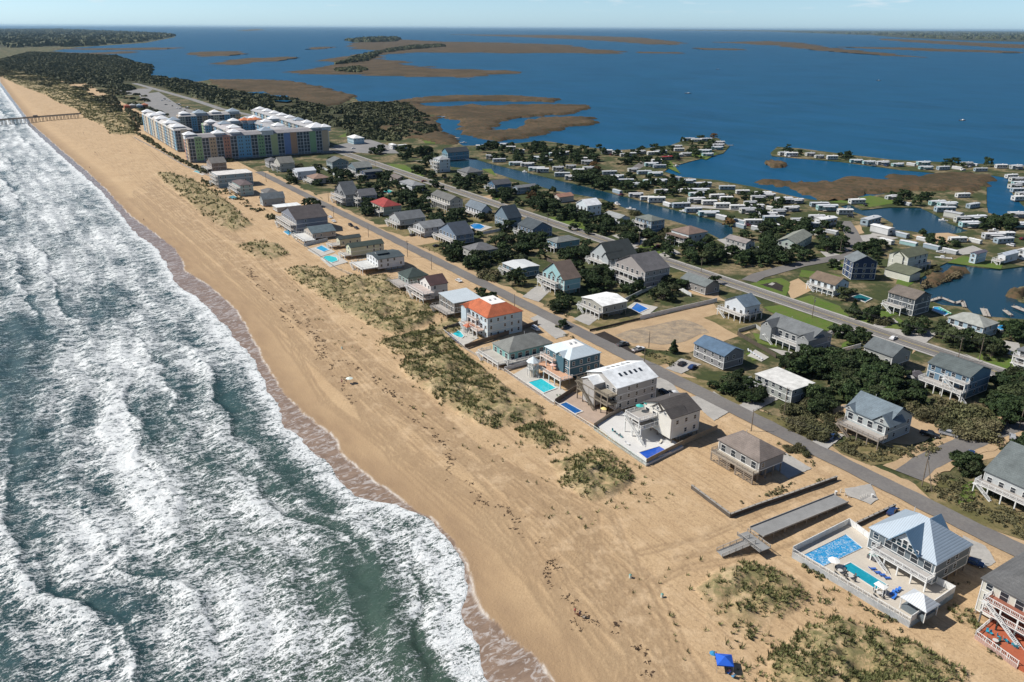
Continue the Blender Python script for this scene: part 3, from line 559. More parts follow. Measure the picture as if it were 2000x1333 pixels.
for p in [[(1115, 630), (1190, 605), (1240, 625), (1155, 645)], [(1000, 560), (1020, 545), (1080, 560), (1100, 575), (1070, 590)][:5], [(735, 445), (800, 440), (835, 455), (790, 462)], [(815, 480), (870, 470), (860, 495)], [(1375, 620), (1440, 608), (1490, 640), (1440, 655)],
 [(1320, 735), (1400, 745), (1480, 800), (1600, 840), (1610, 860), (1560, 865), (1440, 800)], [(1620, 870), (1660, 862), (1800, 870), (1840, 862), (1830, 885), (1700, 910), (1640, 890)], [(1790, 950), (1830, 925), (1900, 950), (2000, 1010), (2000, 1060), (1900, 1020), (1840, 1000)], [(790, 340), (850, 380), (1000, 440), (900, 430), (800, 380)], [(1290, 540), (1330, 530), (1420, 555), (1400, 565)], [(1215, 700), (1290, 690), (1330, 705), (1290, 712), (1250, 712)]]:
    sheet('dry_grass', [p], .02, G_DRYG, jit=1.5)
for p in [[(1150, 652), (1250, 626), (1395, 590), (1400, 612), (1470, 650), (1420, 665), (1350, 690), (1240, 678), (1170, 668)], [(1780, 640), (1800, 645), (1805, 672), (1780, 690), (1760, 720)][:4], [(1640, 790), (1600, 800), (1610, 845), (1650, 850), (1740, 880), (1830, 850), (1870, 850), (1900, 870), (1800, 800), (1700, 790)], [(1620, 690), (1660, 680), (1740, 720), (1690, 730)], [(1030, 615), (1060, 600), (1130, 650), (1100, 660)], [(720, 440), (780, 437), (880, 480), (850, 495)], [(1530, 555), (1560, 545), (1590, 565), (1545, 585)], [(1340, 560), (1400, 570), (1420, 590), (1350, 575)], [(1860, 870), (2000, 835), (2000, 880), (1900, 900)], [(620, 380), (660, 375), (670, 395), (640, 400)], [(935, 385), (960, 380), (960, 395), (940, 392)],
 [(1640, 445), (1680, 440), (1690, 455), (1650, 462)], [(1780, 460), (1850, 455), (1900, 470), (1820, 480)]]:
    sheet('sand_lot', [p], -.02, G_SAND, jit=1.6)
sheet('mulch_bed', [[(1154, 655), (1180, 648), (1215, 665), (1240, 690), (1225, 696), (1180, 670)]], .05, G_MULCH, jit=.6); sheet('mulch_bed', [[(1485, 556), (1515, 551), (1530, 558), (1528, 570)]], .11, G_MULCH, jit=.4)
sheet('rubble_patch', [[(1200, 655), (1250, 640), (1330, 625), (1370, 635), (1385, 650), (1320, 672), (1240, 672)]], .04, groundmat('rubble', (.34, .275, .20), (.45, .34, .22), (.20, .165, .13), .8, .35), jit=1.2)
sheet('sand_pile', [[(1500, 556), (1508, 552), (1514, 554), (1508, 558)]], .15, G_CONC)
sheet('woodland_floor', [[(0, 118), (100, 100), (225, 110), (298, 130), (290, 148), (380, 162), (560, 190), (640, 205), (700, 199), (780, 200), (850, 240), (800, 268), (760, 262), (660, 252), (560, 232), (430, 205), (300, 168), (130, 150), (60, 140)]], .0, G_WOODS)
sheet('woodland_floor', [[(-900, 61), (120, 58), (250, 63), (336, 67), (340, 72), (285, 83), (100, 92), (-600, 100)]], .1, G_WOODS)
# ---------------- vegetation ----------------
def leafmat(name, a, b2, c, vr=.35):
    m, nt, b = nm(name); L = nt.links; oi = nt.nodes.new('ShaderNodeObjectInfo')
    k = attr('tint', nt); cc = mixc(k, a, b2, nt); rr = ramp(oi.outputs['Random'], .5, 1, 0, .75, nt); cc = mixc(rr, cc, c, nt); vm = nt.nodes.new('ShaderNodeVectorMath'); vm.operation = 'SCALE'; L.new(cc, vm.inputs[0]); L.new(ramp(noise(oi.outputs['Location'], 3.1, 0, .5, nt), .3, .7, .65, 1.5, nt), vm.inputs['Scale']); cc = vm.outputs[0]
    L.new(cc, b.inputs['Base Color']); b.inputs['Roughness'].default_value = .75; b.inputs['Specular IOR Level'].default_value = .25
    return m
LEAF = leafmat('pine_foliage', (.012, .026, .010), (.045, .070, .022), (.052, .060, .026))
LEAF2 = leafmat('shrub_foliage', (.036, .044, .019), (.130, .125, .056), (.12, .10, .055))
LEAF3 = leafmat('autumn_foliage', (.10, .055, .02), (.17, .10, .035), (.12, .08, .03))
LEAF4 = leafmat('reed_foliage', (.13, .095, .05), (.20, .155, .085), (.11, .09, .05))
BARK = M((.14, .11, .085), .9, 'rough', .3)
def leaves(rs, blobs, n, size, flat=.0):
    "leaf clumps scattered through ellipsoids -> verts, quads, tint"
    V = []; Tn = []
    w = np.array([b[3]*b[4]*b[5] for b in blobs])**.67; w = w/w.sum()
    for bl, k in zip(blobs, (w*n).astype(int)+6):
        d = rs.normal(size=(k, 3)); d /= np.linalg.norm(d, axis=1)[:, None]; d[:, 2] = np.abs(d[:, 2])*.95-.18*rs.rand(k)
        r = .62+.46*rs.rand(k)**.7; P = np.array(bl[:3])+d*np.array(bl[3:6])*r[:, None]
        u = rs.normal(size=(k, 3)); u /= np.linalg.norm(u, axis=1)[:, None]; nrm = d+rs.normal(size=(k, 3))*.55; v = np.cross(nrm, u); v /= np.linalg.norm(v, axis=1)[:, None]+1e-6; u = np.cross(v, nrm); u /= np.linalg.norm(u, axis=1)[:, None]+1e-6
        s = size*(.5+rs.rand(k))[:, None]
        V.append(np.stack([P-u*s-v*s*.6, P+u*s*.8-v*s*.5, P+u*s+v*s*.7, P-u*s*.6+v*s*.5], 1)); Tn.append(np.repeat(np.clip(rs.rand(k)*.7+.3*(bl[2] > 0)*rs.rand(k), 0, 1), 4))
    V = np.concatenate(V).reshape(-1, 3); Tn = np.concatenate(Tn); return V, np.arange(len(V)).reshape(-1, 4), Tn
def leafmesh(name, V, Q, Tn, mat):
    me = np_mesh(name, V, Q, mat); a = me.attributes.new('tint', 'FLOAT', 'POINT'); a.data.foreach_set('value', Tn.astype(np.float32)); return me
def crown_mesh(seed, kind, mat):
    rs = np.random.RandomState(seed)
    if kind == 'cone':
        bl = [(rs.normal()*.25, rs.normal()*.25, 1.2+i*.95, 1.9*(1-i/6.5), 1.9*(1-i/6.5), .9) for i in range(6)]; n = 1100; sz = .26
    elif kind == 'shrub':
        bl = [(rs.uniform(-1.3, 1.3), rs.uniform(-1.3, 1.3), rs.uniform(.2, .7), rs.uniform(.7, 1.4), rs.uniform(.7, 1.3), rs.uniform(.8, 1.5)) for _ in range(9)]; n = 1500; sz = .13
    else:
        bl = [(0, 0, 3.2, 2.0, 2.0, 1.6)]
        for k in range(15):
            an = rs.uniform(0, 6.28); r = rs.uniform(1.0, 3.1); bl.append((math.cos(an)*r, math.sin(an)*r, rs.uniform(1.3, 4.9)-r*.3, rs.uniform(.45, 1.15), rs.uniform(.45, 1.15), rs.uniform(.35, 1.0)))
        n = 1700; sz = .25
    return leafmesh('crown', *leaves(rs, bl, n, sz), mat), bl
def trunk_mesh(bl, h):
    mb = MB(); mb.tube((0, 0, -.2), (.1, .05, h*.45), .22, .16, 7); mb.tube((.1, .05, h*.45), (.05, -.05, h), .16, .06, 6)
    for b in bl[1:]: mb.tube((.1, .05, h*.35), (b[0]*.8, b[1]*.8, b[2]), .10, .04, 5)
    return mb.mesh('trunk', BARK)
PROTO = {}
for kd, sds, mt in (('pine', (1, 2, 3, 4, 5), LEAF), ('shrub', (11, 12, 13), LEAF2), ('cone', (21, 22), LEAF), ('autumn', (31, 32), LEAF3)):
    PROTO[kd] = []
    for sd in sds:
        cm, bl = crown_mesh(sd, 'pine' if kd == 'autumn' else kd, mt)
        PROTO[kd].append((cm, trunk_mesh(bl, 3.4 if kd in ('pine', 'autumn') else 5.5 if kd == 'cone' else .9)))
TREES = []   # filled first, labelled once the houses exist
def tree(P, size, kind='pine', z=0, lab=None):
    cm, tm = rnd.choice(PROTO[kind]); base = {'pine': 5.0, 'autumn': 5.0, 'shrub': 2.0, 'cone': 7.0}[kind]; k = size/base
    name = {'pine': 'pine_tree', 'autumn': 'autumn_tree', 'shrub': 'shrub', 'cone': 'cedar_tree'}[kind]
    o = link(name, None, None, (P.x, P.y, z), rnd.uniform(0, 6.28)); o.scale = (k*rnd.uniform(.95, 1.25), k*rnd.uniform(.9, 1.2), k*rnd.uniform(.85, 1.1))
    link('crown', cm, o); link('trunk', tm, o); TREES.append((o, kind, size, lab)); return o
def inside(x, y, poly): return bool(inpoly(np.array([x]), np.array([y]), poly)[0])
FOOT = []   # building footprints, so nothing grows through them
def blocked(p, r=1.0):
    for (c, u, v, hx, hy) in FOOT:
        d = p-c
        if abs(d.dot(u)) < hx+r and abs(d.dot(v)) < hy+r: return True
    for pts, hw in ((RA, 6), (RB, 7)):
        a, b_ = at(*pts[0]), at(*pts[-1]); d = (b_-a).normalized(); q = p-a
        if abs(q.x*d.y-q.y*d.x) < hw: return True
    return False
def scatter(poly, n, s0, s1, kind='pine', lab=None):
    P = [at(x, y) for x, y in poly]; pl = [(p.x, p.y) for p in P]; xs = [p[0] for p in pl]; ys = [p[1] for p in pl]; k = 0; tr = 0
    while k < n and tr < n*30:
        tr += 1; x, y = rnd.uniform(min(xs), max(xs)), rnd.uniform(min(ys), max(ys))
        if inside(x, y, pl) and not blocked(Vector((x, y, 0)), s0*.25): tree(Vector((x, y, 0)), rnd.uniform(s0, s1), kind, lab=lab); k += 1
# dune grass: thousands of blade tufts in one sheet of ground cover
def dune_grass():
    rs = np.random.RandomState(5); C = []
    for p, hh in zip(DST, DH):
        a = np.array(p); s0, s1, t0, t1 = a[:, 0].min()-5, a[:, 0].max()+5, a[:, 1].min()-5, a[:, 1].max()+5
        dens = 2.6 if s0 < 260 else (.8 if s0 < 420 else .14)
        n = int((s1-s0)*(t1-t0)*dens); s = rs.uniform(s0, s1, n); t = rs.uniform(t0, t1, n); v = veg_at(s, t)
        c = fbm(s/2.2, t/2.2, 4); c5 = fbm(s/9., t/9., 3); k = (v > .12) & ((c-.45)*3.2+(c5-.5)*3.4+.22*v-rs.rand(n)*.3 > .0)
        # sparse clumps spill over the seaward edge
        C.append(np.stack([s[k], t[k], beach_z(s[k], t[k]), (.45+.75*rs.rand(k.sum())**2)*(1 if s0 < 420 else 2.0)], 1))
    # scattered single clumps around patches
    for p in DST[:6]+[DST[10]]:
        a = np.array(p); cs, ct = a.mean(0); n = 260; s = rs.uniform(a[:, 0].min()-8, a[:, 0].max()+8, n); t = rs.uniform(a[:, 1].min()-12, a[:, 1].max()+2, n)
        k = fbm(s/7., t/7.) > .52; C.append(np.stack([s[k], t[k], beach_z(s[k], t[k]), .5+.7*rs.rand(k.sum())], 1))
    C = np.concatenate(C); print('tufts', len(C)); nb = 12
    P = C[:, :1]*np.array([[dv.x, dv.y, 0]])+C[:, 1:2]*np.array([[nv.x, nv.y, 0]]); P[:, 2] = C[:, 2]
    P = np.repeat(P, nb, 0); sz = np.repeat(C[:, 3], nb); N = len(P); an = rs.uniform(0, 6.28, N); r = rs.rand(N)*.40*sz
    b0 = P+np.stack([np.cos(an)*r, np.sin(an)*r, -.05+0*r], 1); ln = (.35+.55*rs.rand(N))*sz; tl = .25+.5*rs.rand(N)
    tip = b0+np.stack([np.cos(an)*ln*tl, np.sin(an)*ln*tl, ln], 1); wd_ = (.05+.05*rs.rand(N))*sz*1.3; sd = np.stack([-np.sin(an+.6)*wd_, np.cos(an+.6)*wd_, 0*wd_], 1)
    V = np.stack([b0-sd, b0+sd, tip+sd*.35, tip-sd*.35], 1).reshape(-1, 3); tn = np.clip(np.repeat(fbm(P[:, 0]/5., P[:, 1]/5.)*1.6-.5+rs.rand(N)*.35, 4), 0, 1)
    me = leafmesh('dune_grass', V, np.arange(len(V)).reshape(-1, 4), tn, leafmat('dune_grass_blades', (.075, .088, .032), (.235, .235, .10), (.16, .15, .065)))
    tag(link('dune_grass', me), kind='stuff', label='tufts of dune grass covering the sand hummocks along the beach')
dune_grass()
# ground cover clumps for rough lots: low brush
def brush(poly, dens, h, mat, label, name='brush', thr=.45, sz=.34):
    P = [at(x, y) for x, y in poly]; pl = [(p.x, p.y) for p in P]; a = np.array(pl); rs = np.random.RandomState(len(poly)*7+int(a[0, 0]) % 99)
    n = int((a[:, 0].max()-a[:, 0].min())*(a[:, 1].max()-a[:, 1].min())*dens); x = rs.uniform(a[:, 0].min(), a[:, 0].max(), n); y = rs.uniform(a[:, 1].min(), a[:, 1].max(), n)
    h = h*.72; k = inpoly(x, y, pl) & (fbm(x/5., y/5.)+.6*(fbm(x/1.7, y/1.7)-.5) > thr+.04); x, y = x[k], y[k]; n = len(x)
    k = np.array([not blocked(Vector((i, j, 0)), .3) for i, j in zip(x, y)], bool) if n else k[:0]; x, y = x[k], y[k]; n = len(x)
    if not n: return
    m_ = 14; X = np.repeat(x, m_); Y = np.repeat(y, m_); N = len(X); hh = np.repeat(h*(.5+rs.rand(n)), m_)
    d = rs.normal(size=(N, 3)); d /= np.linalg.norm(d, axis=1)[:, None]; d[:, 2] = np.abs(d[:, 2]); c = np.stack([X+d[:, 0]*hh*.8, Y+d[:, 1]*hh*.8, hh*d[:, 2]], 1)
    u = rs.normal(size=(N, 3)); u /= np.linalg.norm(u, axis=1)[:, None]; v = np.cross(d, u); s = (sz*(.4+.6*rs.rand(N))*np.maximum(hh, .4))[:, None]
    V = np.stack([c-u*s-v*s, c+u*s-v*s, c+u*s+v*s, c-u*s+v*s], 1).reshape(-1, 3)
    tag(link(name, leafmesh(name, V, np.arange(len(V)).reshape(-1, 4), np.repeat(rs.rand(N), 4), mat)), kind='stuff', label=label)
# far woods: one canopy of many crowns
def woods(poly, n, h, label, seed, lm=None, q=46, gap=.36):
    P = [at(x, y) for x, y in poly]; pl = [(p.x, p.y) for p in P]; a = np.array(pl); rs = np.random.RandomState(seed); x = np.zeros(0); y = x
    while len(x) < n:
        X = rs.uniform(a[:, 0].min(), a[:, 0].max(), n*3); Y = rs.uniform(a[:, 1].min(), a[:, 1].max(), n*3); k = inpoly(X, Y, pl) & (fbm(X/60., Y/60.)+.5*(fbm(X/14., Y/14.)-.5) > gap); x = np.append(x, X[k]); y = np.append(y, Y[k])
    x, y = x[:n], y[:n]; ar = max(1, abs(sum(pl[i][0]*pl[(i+1) % len(pl)][1]-pl[(i+1) % len(pl)][0]*pl[i][1] for i in range(len(pl))))/2); R = min(max(2.2, math.sqrt(ar/n)*.62), h*2.6)
    N = n*q; cx = np.repeat(x, q); cy = np.repeat(y, q); rr = np.repeat(R*(.6+.8*rs.rand(n)), q); hh = np.repeat(h*(.5+.7*fbm(x/80., y/80.))*(.8+.4*rs.rand(n)), q)
    d = rs.normal(size=(N, 3)); d /= np.linalg.norm(d, axis=1)[:, None]; d[:, 2] = np.abs(d[:, 2]); c = np.stack([cx+d[:, 0]*rr, cy+d[:, 1]*rr, hh*.35+hh*.65*d[:, 2]], 1)
    u = rs.normal(size=(N, 3)); u /= np.linalg.norm(u, axis=1)[:, None]; nr = d+rs.normal(size=(N, 3))*.3; v = np.cross(nr, u); v /= np.linalg.norm(v, axis=1)[:, None]; u = np.cross(v, nr); u /= np.linalg.norm(u, axis=1)[:, None]; s = (rr*.30*(.5+rs.rand(N)))[:, None]
    V = np.stack([c-u*s-v*s, c+u*s-v*s, c+u*s+v*s, c-u*s+v*s], 1).reshape(-1, 3); tn = np.repeat(np.clip(fbm(cx/25., cy/25.)*1.3-.3+.4*rs.rand(N), 0, 1), 4)
    tag(link('woods', leafmesh('woods', V, np.arange(len(V)).reshape(-1, 4), tn, lm or LEAF_F)), kind='stuff', label=label)
LEAF_F = leafmat('woodland_canopy', (.030, .044, .020), (.120, .125, .058), (.06, .065, .03))
woods([(0, 118), (60, 103), (225, 110), (262, 122), (298, 130), (290, 148), (380, 163), (440, 178), (560, 195), (640, 214), (740, 238), (755, 262), (650, 246), (560, 228), (430, 205), (300, 165), (130, 145), (0, 130)], 6500, 3.6, 'dark maritime thicket between the highway and the sound', 1, q=34)
woods([(0, 122), (120, 142), (230, 160), (262, 175), (230, 178), (300, 192), (290, 200), (225, 190), (235, 215), (268, 250), (262, 262), (240, 230), (180, 205), (60, 160), (0, 150)], 2200, 1.8, 'low scrub on the dunes beside the far beach', 2, q=24, gap=.5, lm=LEAF2)
woods([(0, 120), (120, 143), (230, 160), (262, 175), (250, 180), (120, 158), (0, 135)], 900, 4, 'dark thicket along the far side of the coast road', 12, q=30)
woods([(650, 214), (700, 203), (790, 204), (845, 238), (850, 262), (800, 272), (690, 262), (660, 240)], 700, 3.2, 'scrub woods between the green park and the creek', 11, q=36, gap=.45)
woods([(-900, 62), (120, 58), (250, 64), (336, 68), (338, 72), (285, 82), (150, 92), (-600, 100)], 3600, 15, 'distant wooded point on the horizon at the left', 3, q=30)
woods([(1300, 60), (1500, 62), (1700, 69), (1760, 73), (1900, 78), (2000, 80), (2700, 100), (2900, 68), (2000, 63), (1500, 60.5)], 3600, 17, 'distant wooded mainland across the sound', 4, q=30)
woods([(655, 128), (700, 112), (760, 98), (800, 92), (860, 88), (870, 92), (800, 98), (745, 104), (715, 120)], 900, 9, 'wooded ridge of the marsh island', 5, q=36)
woods([(655, 138), (700, 134), (720, 138), (700, 143), (660, 143)], 250, 8, 'woods at the near end of the marsh island', 6, q=36)
woods([(680, 80), (740, 75), (780, 77), (770, 82), (700, 84)], 300, 12, 'trees at the far end of the marsh island', 7, q=30)
woods([(680, 265), (760, 262), (800, 268), (770, 275), (700, 272)], 60, 4, 'scrub hedge behind the village park', 8)
# ---------------- houses ----------------
SHARED = {}
def win_mesh(w, h, near=True):
    k = ('w', w, h)
    if k not in SHARED:
        f = MB(); t = .11
        f.box((-w/2-t, -.05, -t), (-w/2, .03, h+t)).box((w/2, -.05, -t), (w/2+t, .03, h+t)).box((-w/2, -.05, h), (w/2, .03, h+t)).box((-w/2, -.07, -t), (w/2, .03, 0)).box((-w/2, -.035, h*.5-.03), (w/2, -.005, h*.5+.03))
        p = MB(); p.box((-w/2, -.015, 0), (w/2, .02, h)); SHARED[k] = (f.mesh('window', M(WHITE, .6)), p.mesh('pane', glass()))
    return SHARED[k]
def add_win(par, x, y, z, w, h, face, near=True, nm_='window'):
    f, p = win_mesh(w, h); rz = {'A': -math.pi/2, 'B': 0, 'C': math.pi/2, 'D': math.pi}[face]
    o = link(nm_, f, par, (x, y, z), rz)
    link('pane', p, o)
def pile_mesh(h, wood=True):
    k = ('p', round(h, 1), wood)
    if k not in SHARED: SHARED[k] = MB().box((-.15, -.15, -.3), (.15, .15, h)).mesh('piling', M(WOOD if wood else WHITE, .8))
    return SHARED[k]
def rail(mb, a, b, z0, z1, h=1.05, sp=.34, near=True):
    a = Vector(a); b = Vector(b); ln = (b-a).length
    if ln < .2: return
    A_ = Vector((a.x, a.y, z0)); B_ = Vector((b.x, b.y, z1)); up = Vector((0, 0, 1))
    mb.beam(A_+up*h, B_+up*h, .12, .09); mb.beam(A_+up*.12, B_+up*.12, .07, .07)
    n = max(1, round(ln/1.9))
    for i in range(n+1): p = A_.lerp(B_, i/n); mb.beam(p, p+up*(h+.08), .13, .13)
    n = int(ln/sp)
    if near:
        for i in range(n): p = A_.lerp(B_, (i+.5)/n); mb.box((p.x-.03, p.y-.03, p.z+.12), (p.x+.03, p.y+.03, p.z+h))
HOUSES = []
def roof_geo(mb, x0, x1, y0, y1, z, rt, ax, rise, th=.2, flatf=.45):
    "returns nothing; closed solid roof sitting on z"
    if ax == 'd':
        sw = lambda x, y: (y, x); a0, a1, b0, b1 = y0, y1, x0, x1
    else:
        sw = lambda x, y: (x, y); a0, a1, b0, b1 = x0, x1, y0, y1
    def q(*p):
        p = [(*sw(a, b), c) for a, b, c in p]; mb.q(*(p if ax != 'd' else p[::-1]))
    bm = (b0+b1)/2; e = z-th
    if rt == 'flat':
        mb.box((x0, y0, z-th), (x1, y1, z)); return
    if rt == 'gable':
        for (p, r) in (((a0, b0), 1),):
            q((a0, b0, z), (a1, b0, z), (a1, bm, z+rise), (a0, bm, z+rise)); q((a1, b1, z), (a0, b1, z), (a0, bm, z+rise), (a1, bm, z+rise))
            q((a0, b0, e), (a0, bm, e+rise), (a1, bm, e+rise), (a1, b0, e)); q((a1, b1, e), (a1, bm, e+rise), (a0, bm, e+rise), (a0, b1, e))
            for a, s_ in ((a0, 1), (a1, -1)):
                f = [((a, b0, e), (a, b0, z), (a, bm, z+rise), (a, bm, e+rise)), ((a, bm, e+rise), (a, bm, z+rise), (a, b1, z), (a, b1, e))]
                for g in f: q(*(g if s_ > 0 else g[::-1]))
            q((a0, b0, e), (a1, b0, e), (a1, b0, z), (a0, b0, z)); q((a1, b1, e), (a0, b1, e), (a0, b1, z), (a1, b1, z))
        return
    if rt == 'shed':
        q((a0, b0, z), (a1, b0, z), (a1, b1, z+rise), (a0, b1, z+rise)); q((a0, b1, e+rise), (a1, b1, e+rise), (a1, b0, e), (a0, b0, e))
        q((a0, b0, e), (a1, b0, e), (a1, b0, z), (a0, b0, z)); q((a1, b1, e+rise), (a0, b1, e+rise), (a0, b1, z+rise), (a1, b1, z+rise))
        q((a0, b1, e+rise), (a0, b0, e), (a0, b0, z), (a0, b1, z+rise)); q((a1, b0, e), (a1, b1, e+rise), (a1, b1, z+rise), (a1, b0, z)); return
    k = (b1-b0)/2
    if rt == 'hipflat': k *= flatf*2 if flatf < .5 else .9
    k = min(k, (a1-a0)/2-.01); ra0, ra1 = a0+k, a1-k
    rb0, rb1 = (bm, bm) if rt == 'hip' else (b0+k, b1-k)
    q((a0, b0, z), (a1, b0, z), (ra1, rb0, z+rise), (ra0, rb0, z+rise)); q((a1, b1, z), (a0, b1, z), (ra0, rb1, z+rise), (ra1, rb1, z+rise))
    if rt == 'hip': q((a0, b1, z), (a0, b0, z), (ra0, bm, z+rise)); q((a1, b0, z), (a1, b1, z), (ra1, bm, z+rise))
    else:
        q((a0, b1, z), (a0, b0, z), (ra0, rb0, z+rise), (ra0, rb1, z+rise)); q((a1, b0, z), (a1, b1, z), (ra1, rb1, z+rise), (ra1, rb0, z+rise))
        q((ra0, rb0, z+rise), (ra1, rb0, z+rise), (ra1, rb1, z+rise), (ra0, rb1, z+rise))
    q((a0, b0, e), (a0, b1, e), (a1, b1, e), (a1, b0, e))
    q((a0, b0, e), (a1, b0, e), (a1, b0, z), (a0, b0, z)); q((a1, b1, e), (a0, b1, e), (a0, b1, z), (a1, b1, z)); q((a0, b1, e), (a0, b0, e), (a0, b0, z), (a0, b1, z)); q((a1, b0, e), (a1, b1, e), (a1, b1, z), (a1, b0, z))
def rmat(roof, kind, ax): return M(roof, .45 if kind == 'seam' else .9, kind, .08 if kind == 'seam' else .2, 1.0, 0 if ax == 'n' else 1) if kind != 'seam' else M(roof, .42, 'seam', .05, 1.0, 0 if ax == 'n' else 1)
def house(lab, N, lx, rx, h, wall=(.5, .5, .48), roof=(.12, .115, .11), rt='gable', ax='n', pitch=.5, pile=2.4, rk='shingle', wk='siding', rot=0, decks=(), dcol=WHITE, dfl=None, short=None, gables=(), top=None, ov=.45, wins=True, group=None, cat='house', name='house', z0=0, chim=False, flatf=.3, hollow=True, trim=True, ramp_=False, winw=1.0, skylights=0, stairs=True):
    h = h*.93; Pn = at(N[0], N[1], h+z0); ang = PHI+math.radians(rot)
    u = Vector((math.cos(ang), math.sin(ang), 0)); v = Vector((-math.sin(ang), math.cos(ang), 0))
    Wd = solve(Pn, u, rx) if rx > 0 else -rx; Dp = solve(Pn, v, lx) if lx > 0 else -lx
    if lx > 0 and False: pass
    Wd = max(4, min(Wd, 34)); Dp = max(4, min(Dp, 34)); c = Pn+u*(Wd/2)+v*(Dp/2); c.z = z0
    root = thing(name, lab, cat, c, ang, group); dist = c.length; near = dist < 330
    FOOT.append((Vector((c.x, c.y, 0)), u, v, Wd/2, Dp/2)); HOUSES.append((Vector((c.x, c.y, 0)), short, Wd, Dp))
    x0, x1, y0, y1 = -Wd/2, Wd/2, -Dp/2, Dp/2; wx0, wx1, wy0, wy1 = x0+ov, x1-ov, y0+ov, y1-ov
    if ax == 'n' : rise = pitch*Dp/2
    else: rise = pitch*Wd/2
    if rt == 'hip': rise = pitch*min(Wd, Dp)/2; ax = 'n' if Wd > Dp else 'd'
    if rt == 'hipflat': rise = pitch*min(Wd, Dp)/2*flatf*2; ax = 'n' if Wd > Dp else 'd'
    if rt == 'flat': rise = 0
    wm = M(wall, .75, wk, .06); rm = rmat(roof, rk, ax)
    b = MB(); b.box((wx0, wy0, pile), (wx1, wy1, h-.2))
    if rt == 'gable':
        g = rise-.22-ov*pitch*.3
        if ax == 'n':
            for x in (wx0, wx1):
                p = [(x, wy0, h-.2), (x, wy1, h-.2), (x, 0, h-.2+g)]; b.q(*(p[::-1] if x < 0 else p))
        else:
            for y in (wy0, wy1):
                p = [(wx0, y, h-.2), (wx1, y, h-.2), (0, y, h-.2+g)]; b.q(*(p if y < 0 else p[::-1]))
    if rt == 'shed':
        pass
    body = b.build('wall', wm, root)
    r = MB(); roof_geo(r, x0, x1, y0, y1, h, rt, ax, rise, flatf=flatf)
    for gi in gables:                       # ocean facing cross gables: (centre fraction, width, rise, forward)
        gc, gw, gr, gf = gi[:4]; yc = y0+gc*Dp; xb = x0-gf; back = min(x1-1, x0+ (Wd*.55))
        zz_ = h+(gi[4] if len(gi) > 4 else 0)
        roof_geo(r, xb, back, yc-gw/2, yc+gw/2, zz_, 'gable', 'n', gr, .18)
        w_ = MB(); w_.box((xb+ov, yc-gw/2+.3, pile), (wx0+.4, yc+gw/2-.3, zz_-.18)) if gf > .5 else None
        i = len(w_.v); p = [(xb+ov*.8, yc-gw/2+.35, zz_-.18), (xb+ov*.8, yc+gw/2-.35, zz_-.18), (xb+ov*.8, yc, zz_-.3+gr*.93)]; w_.q(*p[::-1]); w_.build('gable_wall', wm, root)
        if near: add_win(root, xb+ov*.8-.02, yc, zz_+gr*.2-.3, 1.0, min(1.2, gr*.4), 'A', nm_='gable_window')
    rf = r.build('roof', rm, root)
    if top:                                 # flat deck in the middle of a truncated hip
        k = min(Wd, Dp)/2*(flatf*2); MB().box((x0+k+.15, y0+k+.15, h+rise), (x1-k-.15, y1-k-.15, h+rise+.12)).build('flat_roof_top', M(top, .6, 'rough', .05), rf)
        for q_ in (.3, .65):
            t_ = MB(); xx = x0+k+(Wd-2*k)*q_; t_.box((xx-.4, -.5, h+rise+.12), (xx+.4, .5, h+rise+.6)); t_.build('roof_vent', M((.5, .5, .5), .5), rf)
    if chim: MB().box((x0+Wd*.55, y0+Dp*.6, h), (x0+Wd*.55+.9, y0+Dp*.6+1.0, h+rise+1.1)).build('chimney', M((.3, .2, .16), .9, 'shake'), rf)
    elif rt in ('gable', 'hip') and near:
        t_ = MB(); t_.tube((Wd*.12, Dp*.2, h), (Wd*.12, Dp*.2, h+rise*.9+.4), .09); t_.build('vent_pipe', M((.5, .5, .5), .6), rf)
    for i in range(skylights):
        for sgn in (-1, 1):
            xx = x0+Wd*(.30+.6*i/skylights); yy = sgn*Dp*.20; zq = h+rise*(1-abs(yy)/(Dp/2)); s_ = MB(); t1 = rise/(Dp/2)*.75
            s_.q((xx-.45, yy-.75, zq+.12+(t1 if yy-.75 < yy and sgn > 0 else -t1)), (xx+.45, yy-.75, zq+.12+(t1 if sgn > 0 else -t1)), (xx+.45, yy+.75, zq+.12-(t1 if sgn > 0 else -t1)), (xx-.45, yy+.75, zq+.12-(t1 if sgn > 0 else -t1)))
            o = s_.build('skylight', glass(), rf); o.modifiers.new('s', 'SOLIDIFY').thickness = .1
    nf = max(1, round((h-pile)/2.9)); fh = (h-.2-pile)/nf
    if trim:
        t = MB(); e_ = .03
        for fz in range(1, nf): t.box((wx0-e_, wy0-e_, pile+fz*fh-.12), (wx1+e_, wy1+e_, pile+fz*fh+.12))
        for (xx, yy) in ((wx0, wy0), (wx1, wy0), (wx0, wy1), (wx1, wy1)): t.box((xx-.1, yy-.1, pile), (xx+.1, yy+.1, h-.22))
        t.box((wx0-e_, wy0-e_, pile-.15), (wx1+e_, wy1+e_, pile+.12)); t.build('trim', M(WHITE, .6), root)
    if pile > .8:                           # open undercroft
        nx_, ny_ = max(2, round(Wd/3.6)), max(2, round(Dp/3.6)); pm = pile_mesh(pile)
        for i in range(nx_+1):
            for j in range(ny_+1):
                if i in (0,) or j in (0,) : link('piling', pm, root, (wx0+.2+(wx1-wx0-.4)*i/nx_, wy0+.2+(wy1-wy0-.4)*j/ny_, 0))
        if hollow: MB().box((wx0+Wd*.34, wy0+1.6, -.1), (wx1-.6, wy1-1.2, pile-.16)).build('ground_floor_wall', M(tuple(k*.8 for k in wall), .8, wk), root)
    dk = {}
    for dd in decks: dk.setdefault(dd[0], []).append(dd)
